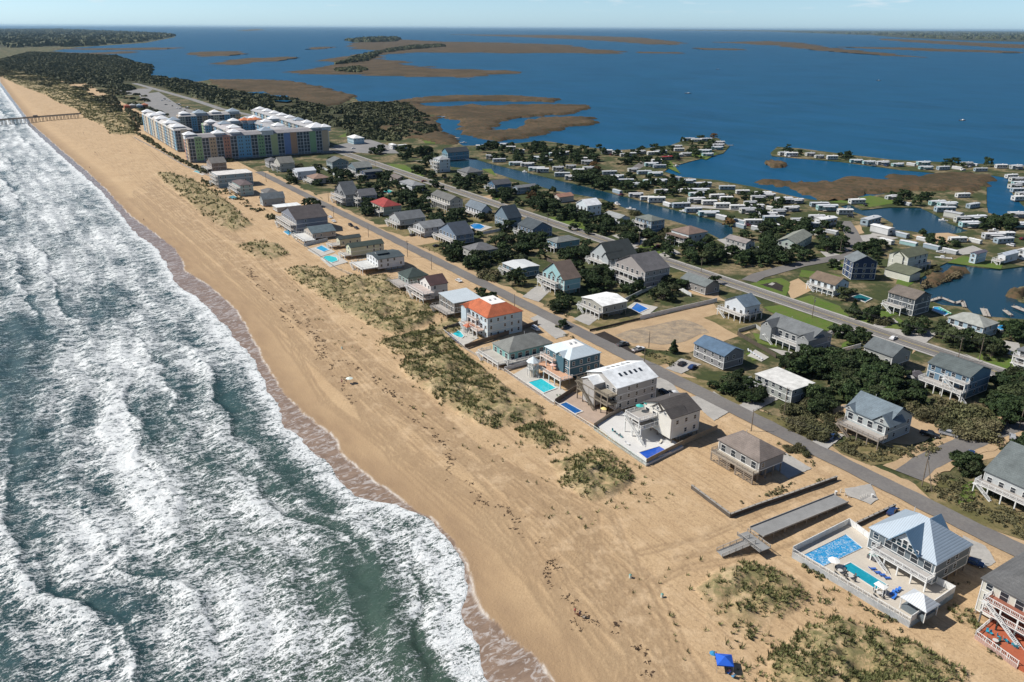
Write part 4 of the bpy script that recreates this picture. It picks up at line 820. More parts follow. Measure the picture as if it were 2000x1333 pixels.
    if wins:
        for f in range(nf):
            zf = pile+f*fh
            for face, ln in (('A', wy1-wy0), ('B', wx1-wx0)):
                n = max(1, int(ln/(3.1 if near else 3.6)))
                for i in range(n):
                    p_ = (i+.5)/n; hasd = any(d_[1]-.4 < zf < d_[1]+1.2 and d_[3] <= p_ <= d_[4] for d_ in dk.get(face, []))
                    if not hasd and face == 'B' and rnd.random() < .28: continue
                    ww, wh, zz_ = (1.7, 2.05, zf+.12) if hasd else ((winw, 1.35, zf+.85) if face == 'B' else (1.3, 1.4, zf+.8))
                    if face == 'A': add_win(root, wx0-.02, wy0+ln*p_, zz_, ww, wh, 'A', nm_='glass_door' if hasd else 'window')
                    else: add_win(root, wx0+ln*p_, wy0-.02, zz_, ww, wh, 'B', nm_='glass_door' if hasd else 'window')
    first = True
    for dd in decks:
        face, dz, dp, a0, a1 = dd[:5]; roofd = len(dd) > 5 and dd[5]
        dfm = M(dfl or (.40, .37, .34), .8, 'plank', .12, 1, 1)
        if face == 'A': X0, X1, Y0, Y1 = wx0-dp, wx0-.02, y0+a0*Dp, y0+a1*Dp
        else: X0, X1, Y0, Y1 = x0+a0*Wd, x0+a1*Wd, wy0-dp, wy0-.02
        d_ = MB(); d_.box((X0, Y0, dz-.12), (X1, Y1, dz)); dko = d_.build('deck', dfm, root)
        d_ = MB(); d_.box((X0-.06, Y0-.06, dz-.36), (X1, Y1+.06, dz-.125)); d_.build('deck_frame', M(dcol, .7), root)
        rl = MB()
        if face == 'A': rail(rl, (X0+.08, Y0+.08, 0), (X0+.08, Y1-.08, 0), dz, dz, near=near); rail(rl, (X0+.2, Y0+.08, 0), (X1-.1, Y0+.08, 0), dz, dz, near=near); rail(rl, (X0+.2, Y1-.08, 0), (X1-.1, Y1-.08, 0), dz, dz, near=near)
        else: rail(rl, (X0+.08, Y0+.08, 0), (X1-.08, Y0+.08, 0), dz, dz, near=near); rail(rl, (X0+.08, Y0+.2, 0), (X0+.08, Y1-.1, 0), dz, dz, near=near); rail(rl, (X1-.08, Y0+.2, 0), (X1-.08, Y1-.1, 0), dz, dz, near=near)
        rl.build('railing', M(dcol, .6), root)
        lo = dz-.36; pm = pile_mesh(lo, dcol != WHITE); n = max(1, round((Y1-Y0 if face == 'A' else X1-X0)/3.4))
        for i in range(n+1):
            link('deck_post', pm, root, (X0+.15, Y0+.15+(Y1-Y0-.3)*i/n, 0) if face == 'A' else (X0+.15+(X1-X0-.3)*i/n, Y0+.15, 0))
        if roofd:
            t_ = MB(); roof_geo(t_, X0-.3, X1+.2, Y0-.2, Y1+.2, dz+2.75, 'flat', 'n', 0, .16); t_.build('porch_roof', rm, root)
            for i in range(n+1): 
                p = (X0+.15, Y0+.15+(Y1-Y0-.3)*i/n) if face == 'A' else (X0+.15+(X1-X0-.3)*i/n, Y0+.15)
                t_ = MB(); t_.box((p[0]-.09, p[1]-.09, dz), (p[0]+.09, p[1]+.09, dz+2.6)); t_.build('porch_post', M(WHITE, .6), root)
        if first and stairs and dz > 1 and face == 'A':
            s_ = MB(); k = int(dz/.19); run = .27
            xs_ = X0-1.15
            for i in range(k): s_.box((xs_, Y1-1.2-(i+1)*run, dz-(i+1)*.19-.05), (X0-.1, Y1-1.2-i*run, dz-(i+1)*.19))
            for xx in (xs_, X0-.14): s_.beam((xx, Y1-1.2, dz-.2), (xx, Y1-1.2-k*run, .0), .06, .28)
            s_.box((xs_, Y1-1.2, dz-.15), (X0-.07, Y1-.05, dz-.03))
            s_.build('stairs', M(dcol if dcol != WHITE else (.6, .6, .58), .75), root)
            s_ = MB(); rail(s_, (xs_, Y1-1.2, 0), (xs_, Y1-1.2-k*run, 0), dz-.1, .05, near=False); s_.build('stair_rail', M(dcol, .6), root)
        first = False
    if near:
        add_win(root, wx1+.02, 0, pile+.1, 1.0, 2.05, 'C', nm_='door')
    return root
# ---------------- small builders ----------------
def pool(lab, pts, col, z=.35, rim=.5, patio=None):
    P = [at(x, y, z) for x, y in pts]; c = sum(P, Vector())/len(P); c.z = 0
    if len(P) < 4:
        pass
    root = thing('swimming_pool', lab, 'pool', c); Q = [p-c for p in P]; Z = Vector((0, 0, 0))
    out = [Vector((q.x, q.y, 0))*(1+rim/max(.1, Vector((q.x, q.y)).length)) for q in Q]
    mb = MB(); n = len(Q)
    for i in range(n):
        a, b, c_, d = Q[i], Q[(i+1) % n], out[(i+1) % n], out[i]; z1 = z+.05
        mb.q((a.x, a.y, z1), (b.x, b.y, z1), (c_.x, c_.y, z1), (d.x, d.y, z1)); mb.q((d.x, d.y, z1), (c_.x, c_.y, z1), (c_.x, c_.y, 0), (d.x, d.y, 0)); mb.q((b.x, b.y, z1), (a.x, a.y, z1), (a.x, a.y, z-.3), (b.x, b.y, z-.3))
    mb.build('coping', M((.62, .60, .56), .7), root)
    key = ('poolw', col)
    if key not in MATS:
        m, nt, b = nm('pool_water'); co = tree_in(nt, 'ShaderNodeTexCoord'); n1 = noise(co.outputs['Object'], 1.2, 4, .6, nt)
        nt.links.new(mixc(ramp(n1, .35, .65, 0, 1, nt), col, tuple(k*.8 for k in col), nt), b.inputs['Base Color']); b.inputs['Roughness'].default_value = .08
        bp = tree_in(nt, 'ShaderNodeBump', Strength=.25, Distance=.05); nt.links.new(n1, bp.inputs['Height']); nt.links.new(bp.outputs[0], b.inputs['Normal']); MATS[key] = m
    w = MB(); pr = [(q.x, q.y) for q in Q]; ar = sum(pr[k][0]*pr[(k+1) % n][1]-pr[(k+1) % n][0]*pr[k][1] for k in range(n)); pr = pr if ar > 0 else pr[::-1]
    w.q(*[(p[0], p[1], z-.08) for p in pr]); w.build('water', MATS[key], root); return root
TURQ, BLUE, CYAN, TEALP = (.03, .52, .60), (.012, .09, .50), (.04, .40, .70), (.02, .30, .42)
def slab(name, pts, z, mat, th=None, lab=None, cat=None):
    P = [at(x, y, z) for x, y in pts]; c = sum(P, Vector())/len(P); c.z = 0; mb = MB(); mb.prism([(p.x-c.x, p.y-c.y) for p in P], -.2, z); o = mb.build(name, mat, None, c)
    return tag(o, lab, cat, kind=None if cat else 'structure')
def fence(lab, pts, h, col=WHITE, z=0, kind='board', th=.06, base=None):
    P = [at(x, y, z) for x, y in pts]; c = P[0].copy(); c.z = 0; root = thing('fence', lab, 'fence', c); mt = M(col, .7, 'plank' if kind == 'board' else 'plain', .12, 1, 0)
    pk = ('fp', h, col)
    if pk not in SHARED: SHARED[pk] = MB().box((-.07, -.07, -.3), (.07, .07, h+.1)).mesh('post', M(tuple(min(.9, k*1.05) for k in col), .7))
    cnt = 0
    for a, b in zip(P, P[1:]):
        ln = (b-a).length; d = (b-a)/ln; a_, b_ = a-c, b-c; mb = MB(); n = max(1, round(ln/2.4))
        if kind == 'board':
            mb.beam((a_.x, a_.y, z+h/2), (b_.x, b_.y, z+h/2), th, h-.1)
            nn = int(ln/.5) if c.length < 330 else 0
            for i in range(nn): p = a_.lerp(b_, (i+.5)/nn); mb.beam((p.x, p.y, z+.1), (p.x, p.y, z+h-.02), th+.03, .05)
            mb.beam((a_.x, a_.y, z+h), (b_.x, b_.y, z+h), th+.1, .09)
        else: rail(mb, (a_.x, a_.y, 0), (b_.x, b_.y, 0), z, z, h, near=c.length < 330)
        mb.build('fence_panel', mt, root)
        for i in range(n+1):
            if cnt < 95: p = a_.lerp(b_, i/n); link('post', SHARED[pk], root, (p.x, p.y, z)); cnt += 1
    if base is not None:
        mb = MB()
        for a, b in zip(P, P[1:]): a_, b_ = a-c, b-c; mb.beam((a_.x, a_.y, z/2-.1), (b_.x, b_.y, z/2-.1), .12, z+.2)
        mb.build('base_wall', M(base, .85, 'plank', .2, 1, 0), root)
    return root
def loft(prof_, ws):
    "car body from side profile points (x,z) with half widths per point"
    mb = MB(); n = len(prof_)
    L_ = [(x, w, z_) for (x, z_), w in zip(prof_, ws)]; R_2 = [(x, -w, z_) for (x, z_), w in zip(prof_, ws)]
    mb.q(*L_[::-1]); mb.q(*R_2)
    for i in range(n): j = (i+1) % n; mb.q(L_[i], L_[j], R_2[j], R_2[i])
    return mb
CARP = {}
def car_proto(kind, col):
    k = (kind, col)
    if k in CARP: return CARP[k]
    pm = M(col, .25, 'plain', .03); gm = glass(); D = {}
    if kind == 'pickup':
        body = loft([(-2.8, .45), (-2.8, 1.05), (-.95, 1.1), (-.9, 1.1), (1.35, 1.12), (2.65, 1.02), (2.85, .75), (2.85, .42)], [.95]*8)
        cab = loft([(-.95, 1.1), (-.75, 1.78), (.55, 1.8), (1.4, 1.12)], [.92, .74, .74, .9]); glz = loft([(-.98, 1.16), (-.80, 1.66), (.62, 1.68), (1.36, 1.16)], [.935, .80, .80, .92])
        bed = MB().box((-2.65, -.78, 1.06), (-1.1, .78, 1.13))
    elif kind == 'suv':
        body = loft([(-2.3, .42), (-2.35, 1.05), (1.2, 1.08), (2.25, .98), (2.4, .7), (2.38, .42)], [.93]*6)
        cab = loft([(-2.3, 1.05), (-2.05, 1.7), (.3, 1.74), (1.15, 1.08)], [.9, .72, .72, .88]); glz = loft([(-2.33, 1.12), (-2.13, 1.58), (.40, 1.62), (1.12, 1.12)], [.915, .78, .78, .9]); bed = None
    else:
        body = loft([(-2.25, .4), (-2.3, .9), (-1.5, .98), (1.05, .95), (2.1, .82), (2.3, .62), (2.28, .4)], [.9]*7)
        cab = loft([(-1.75, .96), (-1.05, 1.42), (.15, 1.44), (1.05, .95)], [.86, .66, .66, .85]); glz = loft([(-1.70, 1.0), (-1.08, 1.34), (.2, 1.36), (1.0, 1.0)], [.875, .72, .72, .865]); bed = None
    o = link('parked_car' if kind != 'pickup' else 'pickup_truck', None)
    bo = body.build('body', pm, o); c_ = cab.build('cabin', pm, o); g = glz.build('windows', gm, o)
    for q_ in (bo, c_): bv = q_.modifiers.new('b', 'BEVEL'); bv.width = .07; bv.segments = 2
    if bed: bed.build('truck_bed', M((.05, .05, .05), .8), o)
    wh = MB().tube((0, -.11, 0), (0, .11, 0), .36, .36, 14); wm = wh.mesh('wheel', M((.02, .02, .02), .8)); rim = MB().tube((0, -.125, 0), (0, .125, 0), .2, .2, 10).mesh('rim', M((.45, .45, .46), .3))
    for x in ((-1.45, 1.5) if kind != 'pickup' else (-1.75, 1.85)):
        for y in (-.85, .85): w_ = link('wheel', wm, o, (x, y, .36)); link('rim', rim, w_)
    xe = {'pickup': 2.86, 'suv': 2.39, 'sedan': 2.25}[kind]
    for y in (-.68, .68):
        MB().box((xe-.12, y-.17, .66), (xe+.02, y+.17, .82)).build('headlight', M((.8, .8, .75), .2), o); MB().box((-xe+.02+(.0 if kind != 'pickup' else .06), y-.14, .72), (-xe-.02, y+.14, .95)).build('tail_light', M((.35, .02, .02), .3), o)
    o.location = (0, 0, -500); CARP[k] = o; o['_proto'] = 1; return o
def car(kind, col, px, py, ang, lab, group=None):
    p = car_proto(kind, col); o = copy_tree(p); del o['_proto']; P = at(px, py, .7); P.z = .03; o.location = P; o.rotation_euler = (0, 0, PHI+math.radians(ang)); tag(o, lab, {'pickup': 'pickup truck', 'suv': 'SUV', 'sedan': 'car'}[kind], group); return o
def pole(lab, px, py, h=9.5, arm=True, lean=0, box=False):
    P = at(px, py); o = thing('utility_pole', lab, 'utility pole', P, PHI); wm = M((.20, .16, .12), .9, 'rough', .3)
    MB().tube((0, 0, -.3), (lean, 0, h), .17, .11, 8).build('pole', wm, o)
    if arm:
        MB().box((lean-1.1, -.06, h-.75), (lean+1.1, .06, h-.6)).build('crossarm', wm, o)
        for x in (-1, 0, 1): MB().tube((lean+x, 0, h-.6), (lean+x, 0, h-.35), .05, .04).build('insulator', M((.5, .5, .48), .3), o)
    if box: MB().tube((.32, 0, h-2.6), (.32, 0, h-1.6), .28, .28, 10).build('transformer', M((.4, .41, .42), .5), o)
    o['_top'] = h; return o
# ---------------- oceanfront row, near to far ----------------
GREY, DGREY, BRN, TAN = (.165, .165, .17), (.075, .078, .085), (.13, .105, .09), (.46, .42, .35)
WHT = (.66, .66, .64)
BW, RW = (.50, .56, .62), WHT
OFG = 'beach houses'
house('cream three storey beach house with white balconies and red deck at the lower right', (2045, 1200), 1915, 2150, 10, (.62, .60, .52), (.12, .12, .12), 'hip', pitch=.35, pile=1.0, decks=[('A', 6.6, 3.0, .0, .8), ('A', 3.9, 3.0, .0, .8)], dfl=(.30, .11, .07), short='the cream house at the lower right edge', name='beach_house')
# large blue metal roofed house with its walled pool terrace
mh = house('large grey beach house with blue metal roofs behind a white walled pool terrace', (1830, 1105), 1696, 1902, 8.2, (.15, .18, .20), (.33, .40, .47), 'hip', pitch=.75, pile=2.0, rk='seam', decks=[('A', 4.3, 3.4, .0, .80)], dfl=(.42, .40, .38), short='the blue metal roofed house', name='beach_house', winw=1.1, stairs=True)
def extra(root, fn): fn(root)
mr_ = [c for c in mh.children if c.name.startswith('roof')][0]
Wm = [f for f in FOOT][-1]; mx_, my_ = Wm[3], Wm[4]
r = MB(); roof_geo(r, -mx_-1.2, mx_*.75, -my_*.55, my_*.35, 8.2*.93+.15, 'gable', 'n', 4.6, .2); r.build('cross_gable', M((.16, .27, .38), .42, 'seam', .05, 1.0, 0), mr_)  # darker blue than the main roof: the slope's shade is put into the colour
q = MB(); q.q((-mx_-.5, my_*.32, 7.6), (-mx_-.5, -my_*.52, 7.6), (-mx_-.5, -my_*.1, 11.9)); q.build('gable_wall', M((.55, .58, .60), .7, 'siding', .05), mh)
for k in range(5): add_win(mh, -mx_-.53, my_*(.2-.16*k), 7.75, 1.1, 1.1+.5*(2-abs(k-2)), 'A', nm_='gable_window')
TZ = 1.5
slab('pool_terrace', [(1548, 1079), (1657, 1024), (1863, 1158), (1778, 1216)], TZ, M((.50, .45, .38), .8, 'rough', .06))
fence('white board fence with retaining wall on the north and south of the big pool terrace', [(1657, 1024), (1548, 1079)], 1.7, WHITE, TZ, base=(.25, .22, .19))
fence('white railing and grey retaining wall along the beach edge of the pool terrace', [(1548, 1079), (1778, 1216)], 1.1, WHITE, TZ, 'rail', base=(.42, .44, .45))
fence('white board fence on the near end of the pool terrace beside the tiki roof', [(1778, 1216), (1863, 1158), (1828, 1140)], 1.8, WHITE, TZ, base=(.30, .38, .45))
fence('white board fence joining the big pool terrace to the metal roofed house', [(1657, 1024), (1700, 1056)], 1.7, WHITE, TZ)
o = pool('bright blue rectangular pool half covered by pale ripples at the far end of the terrace', [(1570, 1084), (1608, 1106), (1684, 1070), (1652, 1044)], (.02, .27, .56), TZ+.12, .2)
nt = MATS[('poolw', (.02, .27, .56))].node_tree; co = tree_in(nt, 'ShaderNodeTexCoord'); b_ = nt.nodes['Principled BSDF']; old = b_.inputs['Base Color'].links[0].from_socket; nt.links.new(mixc(ramp(noise(co.outputs['Object'], 1.1, 6, .75, nt, 1.6), .50, .60, 0, .7, nt), old, (.62, .72, .75), nt), b_.inputs['Base Color'])
pool('long narrow lap pool in the middle of the walled terrace', [(1644, 1107), (1711, 1151), (1732, 1142), (1662, 1099)], (.015, .30, .40), TZ+.12, .35)
def hip_canopy(name, lab, cat, px, py, w, d, h, rise, col, z=0, rk='seam', rot=0, posts=True, pc=WHITE, bar=None, group=None):
    P = at(px, py, z); o = thing(name, lab, cat, P, PHI+math.radians(rot), group); r = MB(); roof_geo(r, -w/2, w/2, -d/2, d/2+.01, h, 'hip', 'd', rise, .1); r.build('canopy', M(col, .5, rk, .05, 1, 1), o)
    for x in (-w/2+.3, w/2-.3):
        for y in (-d/2+.3, d/2-.3): t = MB(); t.box((x-.08, y-.08, 0), (x+.08, y+.08, h)); t.build('post', M(pc, .6), o)
    if bar: t = MB(); t.box((-w/2+.4, -d/2+.5, 0), (w/2-.4, d/2-.5, 1.1)); t.build('bar_counter', M(bar, .7, 'siding'), o)
    return o
hip_canopy('pavilion', 'square pavilion with a pale metal pyramid roof on the near end of the walled terrace', 'pavilion', 1792, 1195, 5.2, 6.2, 3.0, 2.0, (.50, .53, .56), TZ, bar=(.15, .18, .20))
def lounger(px, py, z, col, ang, lab, grp):
    P = at(px, py, z); o = thing('sun_lounger', lab, 'lounger', P, PHI+math.radians(ang), grp)
    MB().box((-.9, -.3, .28), (.35, .3, .40)).build('seat', M(col, .8), o); MB().beam((.35, 0, .36), (.9, 0, .75), .6, .09).build('backrest', M(col, .8), o)
    for x in (-.8, .3):
        for y in (-.26, .26): link('leg', SHARED.setdefault('ll', MB().box((-.03, -.03, 0), (.03, .03, .28)).mesh('leg', M(WHITE, .6))), o, (x, y, 0))
    return o
for i, (x, y) in enumerate([(1703, 1113), (1712, 1120), (1721, 1125), (1731, 1131)]): lounger(x, y, TZ, (.03, .12, .45), 150, 'blue sun lounger beside the steps of the metal roofed house', 'blue loungers by the house steps')
for i, (x, y) in enumerate([(1742, 1161), (1748, 1158), (1754, 1155), (1746, 1168)]): lounger(x, y, TZ, (.03, .16, .55), 10, 'blue sun lounger beside the terrace pavilion', 'blue loungers by the pavilion')
def parasol(px, py, z, col, lab, r=1.4, h=2.4, grp=None):
    P = at(px, py, z); o = thing('parasol', lab, 'parasol', P, 0, grp); MB().tube((0, 0, 0), (0, 0, h), .03).build('pole', M((.6, .6, .6), .4), o)
    c = MB(); n = 8
    for k in range(n):
        a, b = 2*math.pi*k/n, 2*math.pi*(k+1)/n; p, q_ = (math.cos(a)*r, math.sin(a)*r, h-.45), (math.cos(b)*r, math.sin(b)*r, h-.45); c.q(p, q_, (0, 0, h)); c.q(q_, p, (0, 0, h-.05))
    c.build('canopy', M(col, .8), o); return o
parasol(1627, 1108, TZ, (.85, .84, .8), 'white parasol on the walled terrace by the lap pool')
def table(px, py, z, lab, grp=None, col=(.55, .53, .5), chairs=4, ccol=(.1, .1, .1)):
    P = at(px, py, z); o = thing('patio_table', lab, 'table', P, rnd.uniform(0, 1), grp); MB().tube((0, 0, .68), (0, 0, .74), .6, .6, 10).build('tabletop', M(col, .5), o); MB().tube((0, 0, 0), (0, 0, .68), .06).build('leg', M(col, .5), o)
    for k in range(chairs):
        a = k*2*math.pi/chairs+.4; c = P+Vector((math.cos(a)*1.15, math.sin(a)*1.15, 0)); chair(c, a, ccol, 'patio chair drawn up to '+lab, 'chairs around the patio tables')
def chair(P, a, col, lab, grp):
    if 'ch'+str(col) not in SHARED:
        m_ = M(col, .6); s = MB().box((-.25, -.27, .36), (.25, .27, .42)).mesh('seat', m_); b = MB().beam((.24, 0, .4), (.36, 0, 1.0), .5, .05).mesh('backrest', m_); l = MB().box((-.03, -.03, 0), (.03, .03, .36)).mesh('leg', m_); SHARED['ch'+str(col)] = (s, b, l)
    s, b, l = SHARED['ch'+str(col)]; o = thing('patio_chair', lab, 'chair', P, a, grp); link('seat', s, o); link('backrest', b, o)
    for x in (-.2, .2):
        for y in (-.22, .22): link('leg', l, o, (x, y, 0))
table(1640, 1119, TZ, 'dark picnic table beside the lap pool', chairs=4); table(1661, 1130, TZ, 'dark picnic table farther along the lap pool', chairs=4); table(1716, 1163, TZ, 'dark picnic table under the white shade', chairs=4)
hip_canopy('sunshade', 'small white square sunshade on the terrace between the pool and pavilion', 'sunshade', 1718, 1160, 1.8, 2.6, 2.3, .3, (.85, .84, .8), TZ, 'plain')
o = thing('hot_tub', 'square hot tub with pale water tucked by the deck of the metal roofed house', 'hot tub', at(1706, 1091, TZ), PHI); MB().box((-1.1, -1.1, 0), (1.1, 1.1, .9)).build('tub', M((.10, .10, .11), .6), o); MB().box((-.85, -.85, .9), (.85, .85, .93)).build('water', M((.25, .55, .48), .1), o)
# shingled house on piles
house('brown roofed grey shingle house on piles with a long weathered sea deck', (1484, 904), 1401, 1535, 7.0, (.30, .29, .28), (.20, .165, .145), 'hip', pitch=.62, pile=3.3, wk='siding', decks=[('A', 3.2, 2.6, 0, 1)], dcol=WOOD, dfl=(.42, .37, .30), short='the brown roofed shingle house', name='beach_house', stairs=False)
_h = [o for o in COL.objects if o.get('label', '').startswith('brown roofed grey shingle')][0]; _f = FOOT[-1]; lt = MB(); xl = -_f[3]+.45-2.6
for a_, b_ in ((0, .42), (.52, 1)):
    for k in range(5): lt.box((xl-.03, -_f[4]+_f[4]*2*a_, .3+k*.55), (xl+.03, -_f[4]+_f[4]*2*b_, .52+k*.55))
lt.build('deck_skirt', M((.24, .20, .16), .9), _h)
house('white three level house with dark roof and white railed sea decks over a blue pool', (1315, 818), 1255, 1371, 10.2, (.72, .69, .62), (.085, .075, .07), 'gable', 'n', pitch=.42, pile=2.4, decks=[('A', 7.2, 7.5, .52, 1.0), ('A', 4.9, 7.5, .45, 1.0), ('B', 4.9, .05, .9, .92)][:2], short='the white three level house', name='beach_house', gables=[(.22, 6, 1.9, .8), (.5, 6, 2.4, .3)])
house('long white metal roofed house with skylights and timber sea decks', (1205, 759.6), 1144.7, 1286.5, 10.2, (.44, .42, .40), (.74, .76, .77), 'gable', 'n', pitch=.36, pile=1.2, rk='plain', decks=[('A', 7.2, 4.2, 0, 1), ('A', 4.2, 4.2, 0, 1)], dcol=(.20, .17, .13), dfl=(.3, .26, .2), short='the long white metal roofed house', name='beach_house', gables=[(.62, 7, 1.5, 4.2, -.3)], skylights=5)
house('teal house with pale metal hip roof and a terracotta deck beside a turquoise pool', (1112.5, 704.4), 1062.6, 1175.5, 10.3, (.06, .15, .20), (.60, .68, .72), 'hipflat', pitch=.5, pile=3.0, rk='seam', decks=[('A', 3.5, 5.5, -.1, 1), ('A', 6.6, 2.2, .5, 1)], dfl=(.58, .34, .22), top=(.78, .77, .74), short='the teal house with the turquoise pool', name='beach_house', gables=[(.35, 5, 1.6, .6)])
house('low grey hip roofed house wrapped by a wide white sea deck', (993.5, 690), 960, 1081, 5.6, (.20, .42, .40), (.20, .205, .19), 'hip', pitch=.55, pile=2.0, decks=[('A', 2.1, 6.0, -.1, 1.1), ('B', 2.1, 3.0, -.1, 1)], dfl=(.46, .43, .38), short='the low grey hip roofed house', name='beach_house')
MB_ = None
house('three storey white beach house with bright orange tiled roof and white flat top', (951.5, 622), 902.5, 1022.4, 10.2, (.52, .62, .68), (.45, .125, .055), 'hipflat', pitch=.62, pile=.3, rk='shingle', top=(.80, .78, .74), decks=[('A', 3.3, 3.6, .15, .8), ('A', 6.4, 1.6, .35, .7)], dfl=(.55, .36, .27), short='the orange roofed house', name='beach_house', gables=[(.86, 5, 1.2, 1.4)], winw=.9)
hip_canopy('gazebo', 'small gazebo with an orange roof beside the pool of the orange roofed house', 'gazebo', 915, 652, 3.6, 3.6, 3.6, 1.1, (.45, .125, .055), 0, 'shingle')
house('low weathered house under a big pale flat metal roof beside the orange roofed one', (886, 593), 856, 942, 7.4, (.20, .18, .16), (.56, .62, .65), 'shed', 'n', pitch=.12, pile=2.2, rk='seam', decks=[('A', 2.3, 4, 0, 1)], dcol=(.3, .28, .26), short='the house with the pale flat metal roof', name='beach_house', wk='shake')
house('white house with maroon gable roof and two tiers of white sea decks', (840, 559), 818, 876, 8.2, (.68, .66, .63), (.085, .045, .045), 'gable', 'n', pitch=.55, pile=2.2, decks=[('A', 5.3, 6, -.3, 1.2), ('A', 2.8, 6, -.3, 1.2)], dfl=(.5, .42, .38), short='the maroon roofed white house', name='beach_house')
house('low house with a dark green hip roof and square wooden decks facing the dunes', (796, 544), 776, 838, 5.6, (.22, .30, .27), (.045, .065, .06), 'hip', pitch=.55, pile=1.8, decks=[('A', 2, 6, -.2, 1.0)], dcol=(.40, .37, .33), short='the dark green hip roofed house', name='beach_house')
house('white and blue two tier house with navy roof band and broad white deck', (737, 508), 714, 791, 7.4, (.66, .68, .70), (.055, .075, .085), 'gable', 'n', pitch=.16, pile=1.8, decks=[('A', 3, 9, 0, 1)], dfl=(.6, .6, .58), short='the white house with the navy roof band', name='beach_house', gables=[(.5, 6, 1.0, -2, 1.6)])
house('pale cream house with dark green gable roof above two pools', (684, 485), 674, 751, 6.6, (.55, .56, .40), (.05, .07, .06), 'gable', 'n', pitch=.5, pile=1.4, decks=[('A', 2.2, 4, 0, 1)], short='the cream house with green gable', name='beach_house')
house('cream house with black metal gable roof before the parked cars', (662, 469), 655, 706, 5.6, (.56, .54, .40), (.045, .06, .06), 'gable', 'n', pitch=.5, pile=1.5, decks=[('A', 2.2, 5, 0, 1.2)], short='the cream house with the black gable', name='beach_house')
house('low tan house with wide blue grey roof and white deck on the dune edge', (609, 457), 592, 657, 4.8, (.42, .37, .32), (.10, .14, .16), 'gable', 'n', pitch=.35, pile=1.4, decks=[('A', 1.8, 7, -.3, 1)], dfl=(.6, .6, .58), short='the low tan house', name='beach_house')
house('big slate blue block house with dark roof and stacked sea balconies', (577, 430), 548, 641, 10, (.20, .22, .27), (.07, .06, .062), 'gable', 'n', pitch=.35, pile=.8, decks=[('A', 3.2, 4, 0, 1), ('A', 6.2, 4, 0, 1)], short='the slate blue block house', name='beach_house')
house('low house with a long white flat roof behind dune scrub', (540, 406), 531, 589, 4.2, (.42, .42, .40), (.70, .72, .72), 'flat', pile=1, rk='rough', short='the long white flat roofed house', name='beach_house')
house('grey barn shaped house with steep weathered roof', (512, 391), 506, 557, 5.4, (.30, .34, .36), (.22, .25, .26), 'gable', 'n', pitch=1.05, pile=.8, short='the grey barn shaped house', name='beach_house')
house('narrow seafoam house with rounded grey balconies beside a small pool', (468, 363), 452, 495, 8.8, (.34, .46, .45), (.12, .09, .09), 'hip', pitch=.3, pile=.5, decks=[('A', 3.2, 3, 0, 1), ('A', 6.2, 3, 0, 1)], short='the narrow seafoam house', name='beach_house')
house('large blue grey flat roofed motel block at the end of the beach row', (424, 343), 412, 494, 11, (.24, .33, .38), (.62, .60, .57), 'flat', pile=.2, rk='rough', decks=[('A', 3.2, 2, 0, 1), ('A', 6.2, 2, 0, 1), ('A', 9, 2, 0, 1)], short='the blue grey flat roofed block', name='beach_house', cat='building')
house('brown gabled beach house directly below the resort', (412, 320), 402, 443, 8.4, (.22, .18, .16), (.16, .15, .14), 'gable', 'n', pitch=.4, pile=1.5, decks=[('A', 3.2, 4, 0, 1)], short='the brown gabled house below the resort', name='beach_house')
house('small grey cottage between the barn shaped house and the road', (520, 378), 508, 545, 5.2, (.35, .37, .38), (.13, .13, .13), 'hip', pitch=.4, pile=1, short='the small grey cottage')
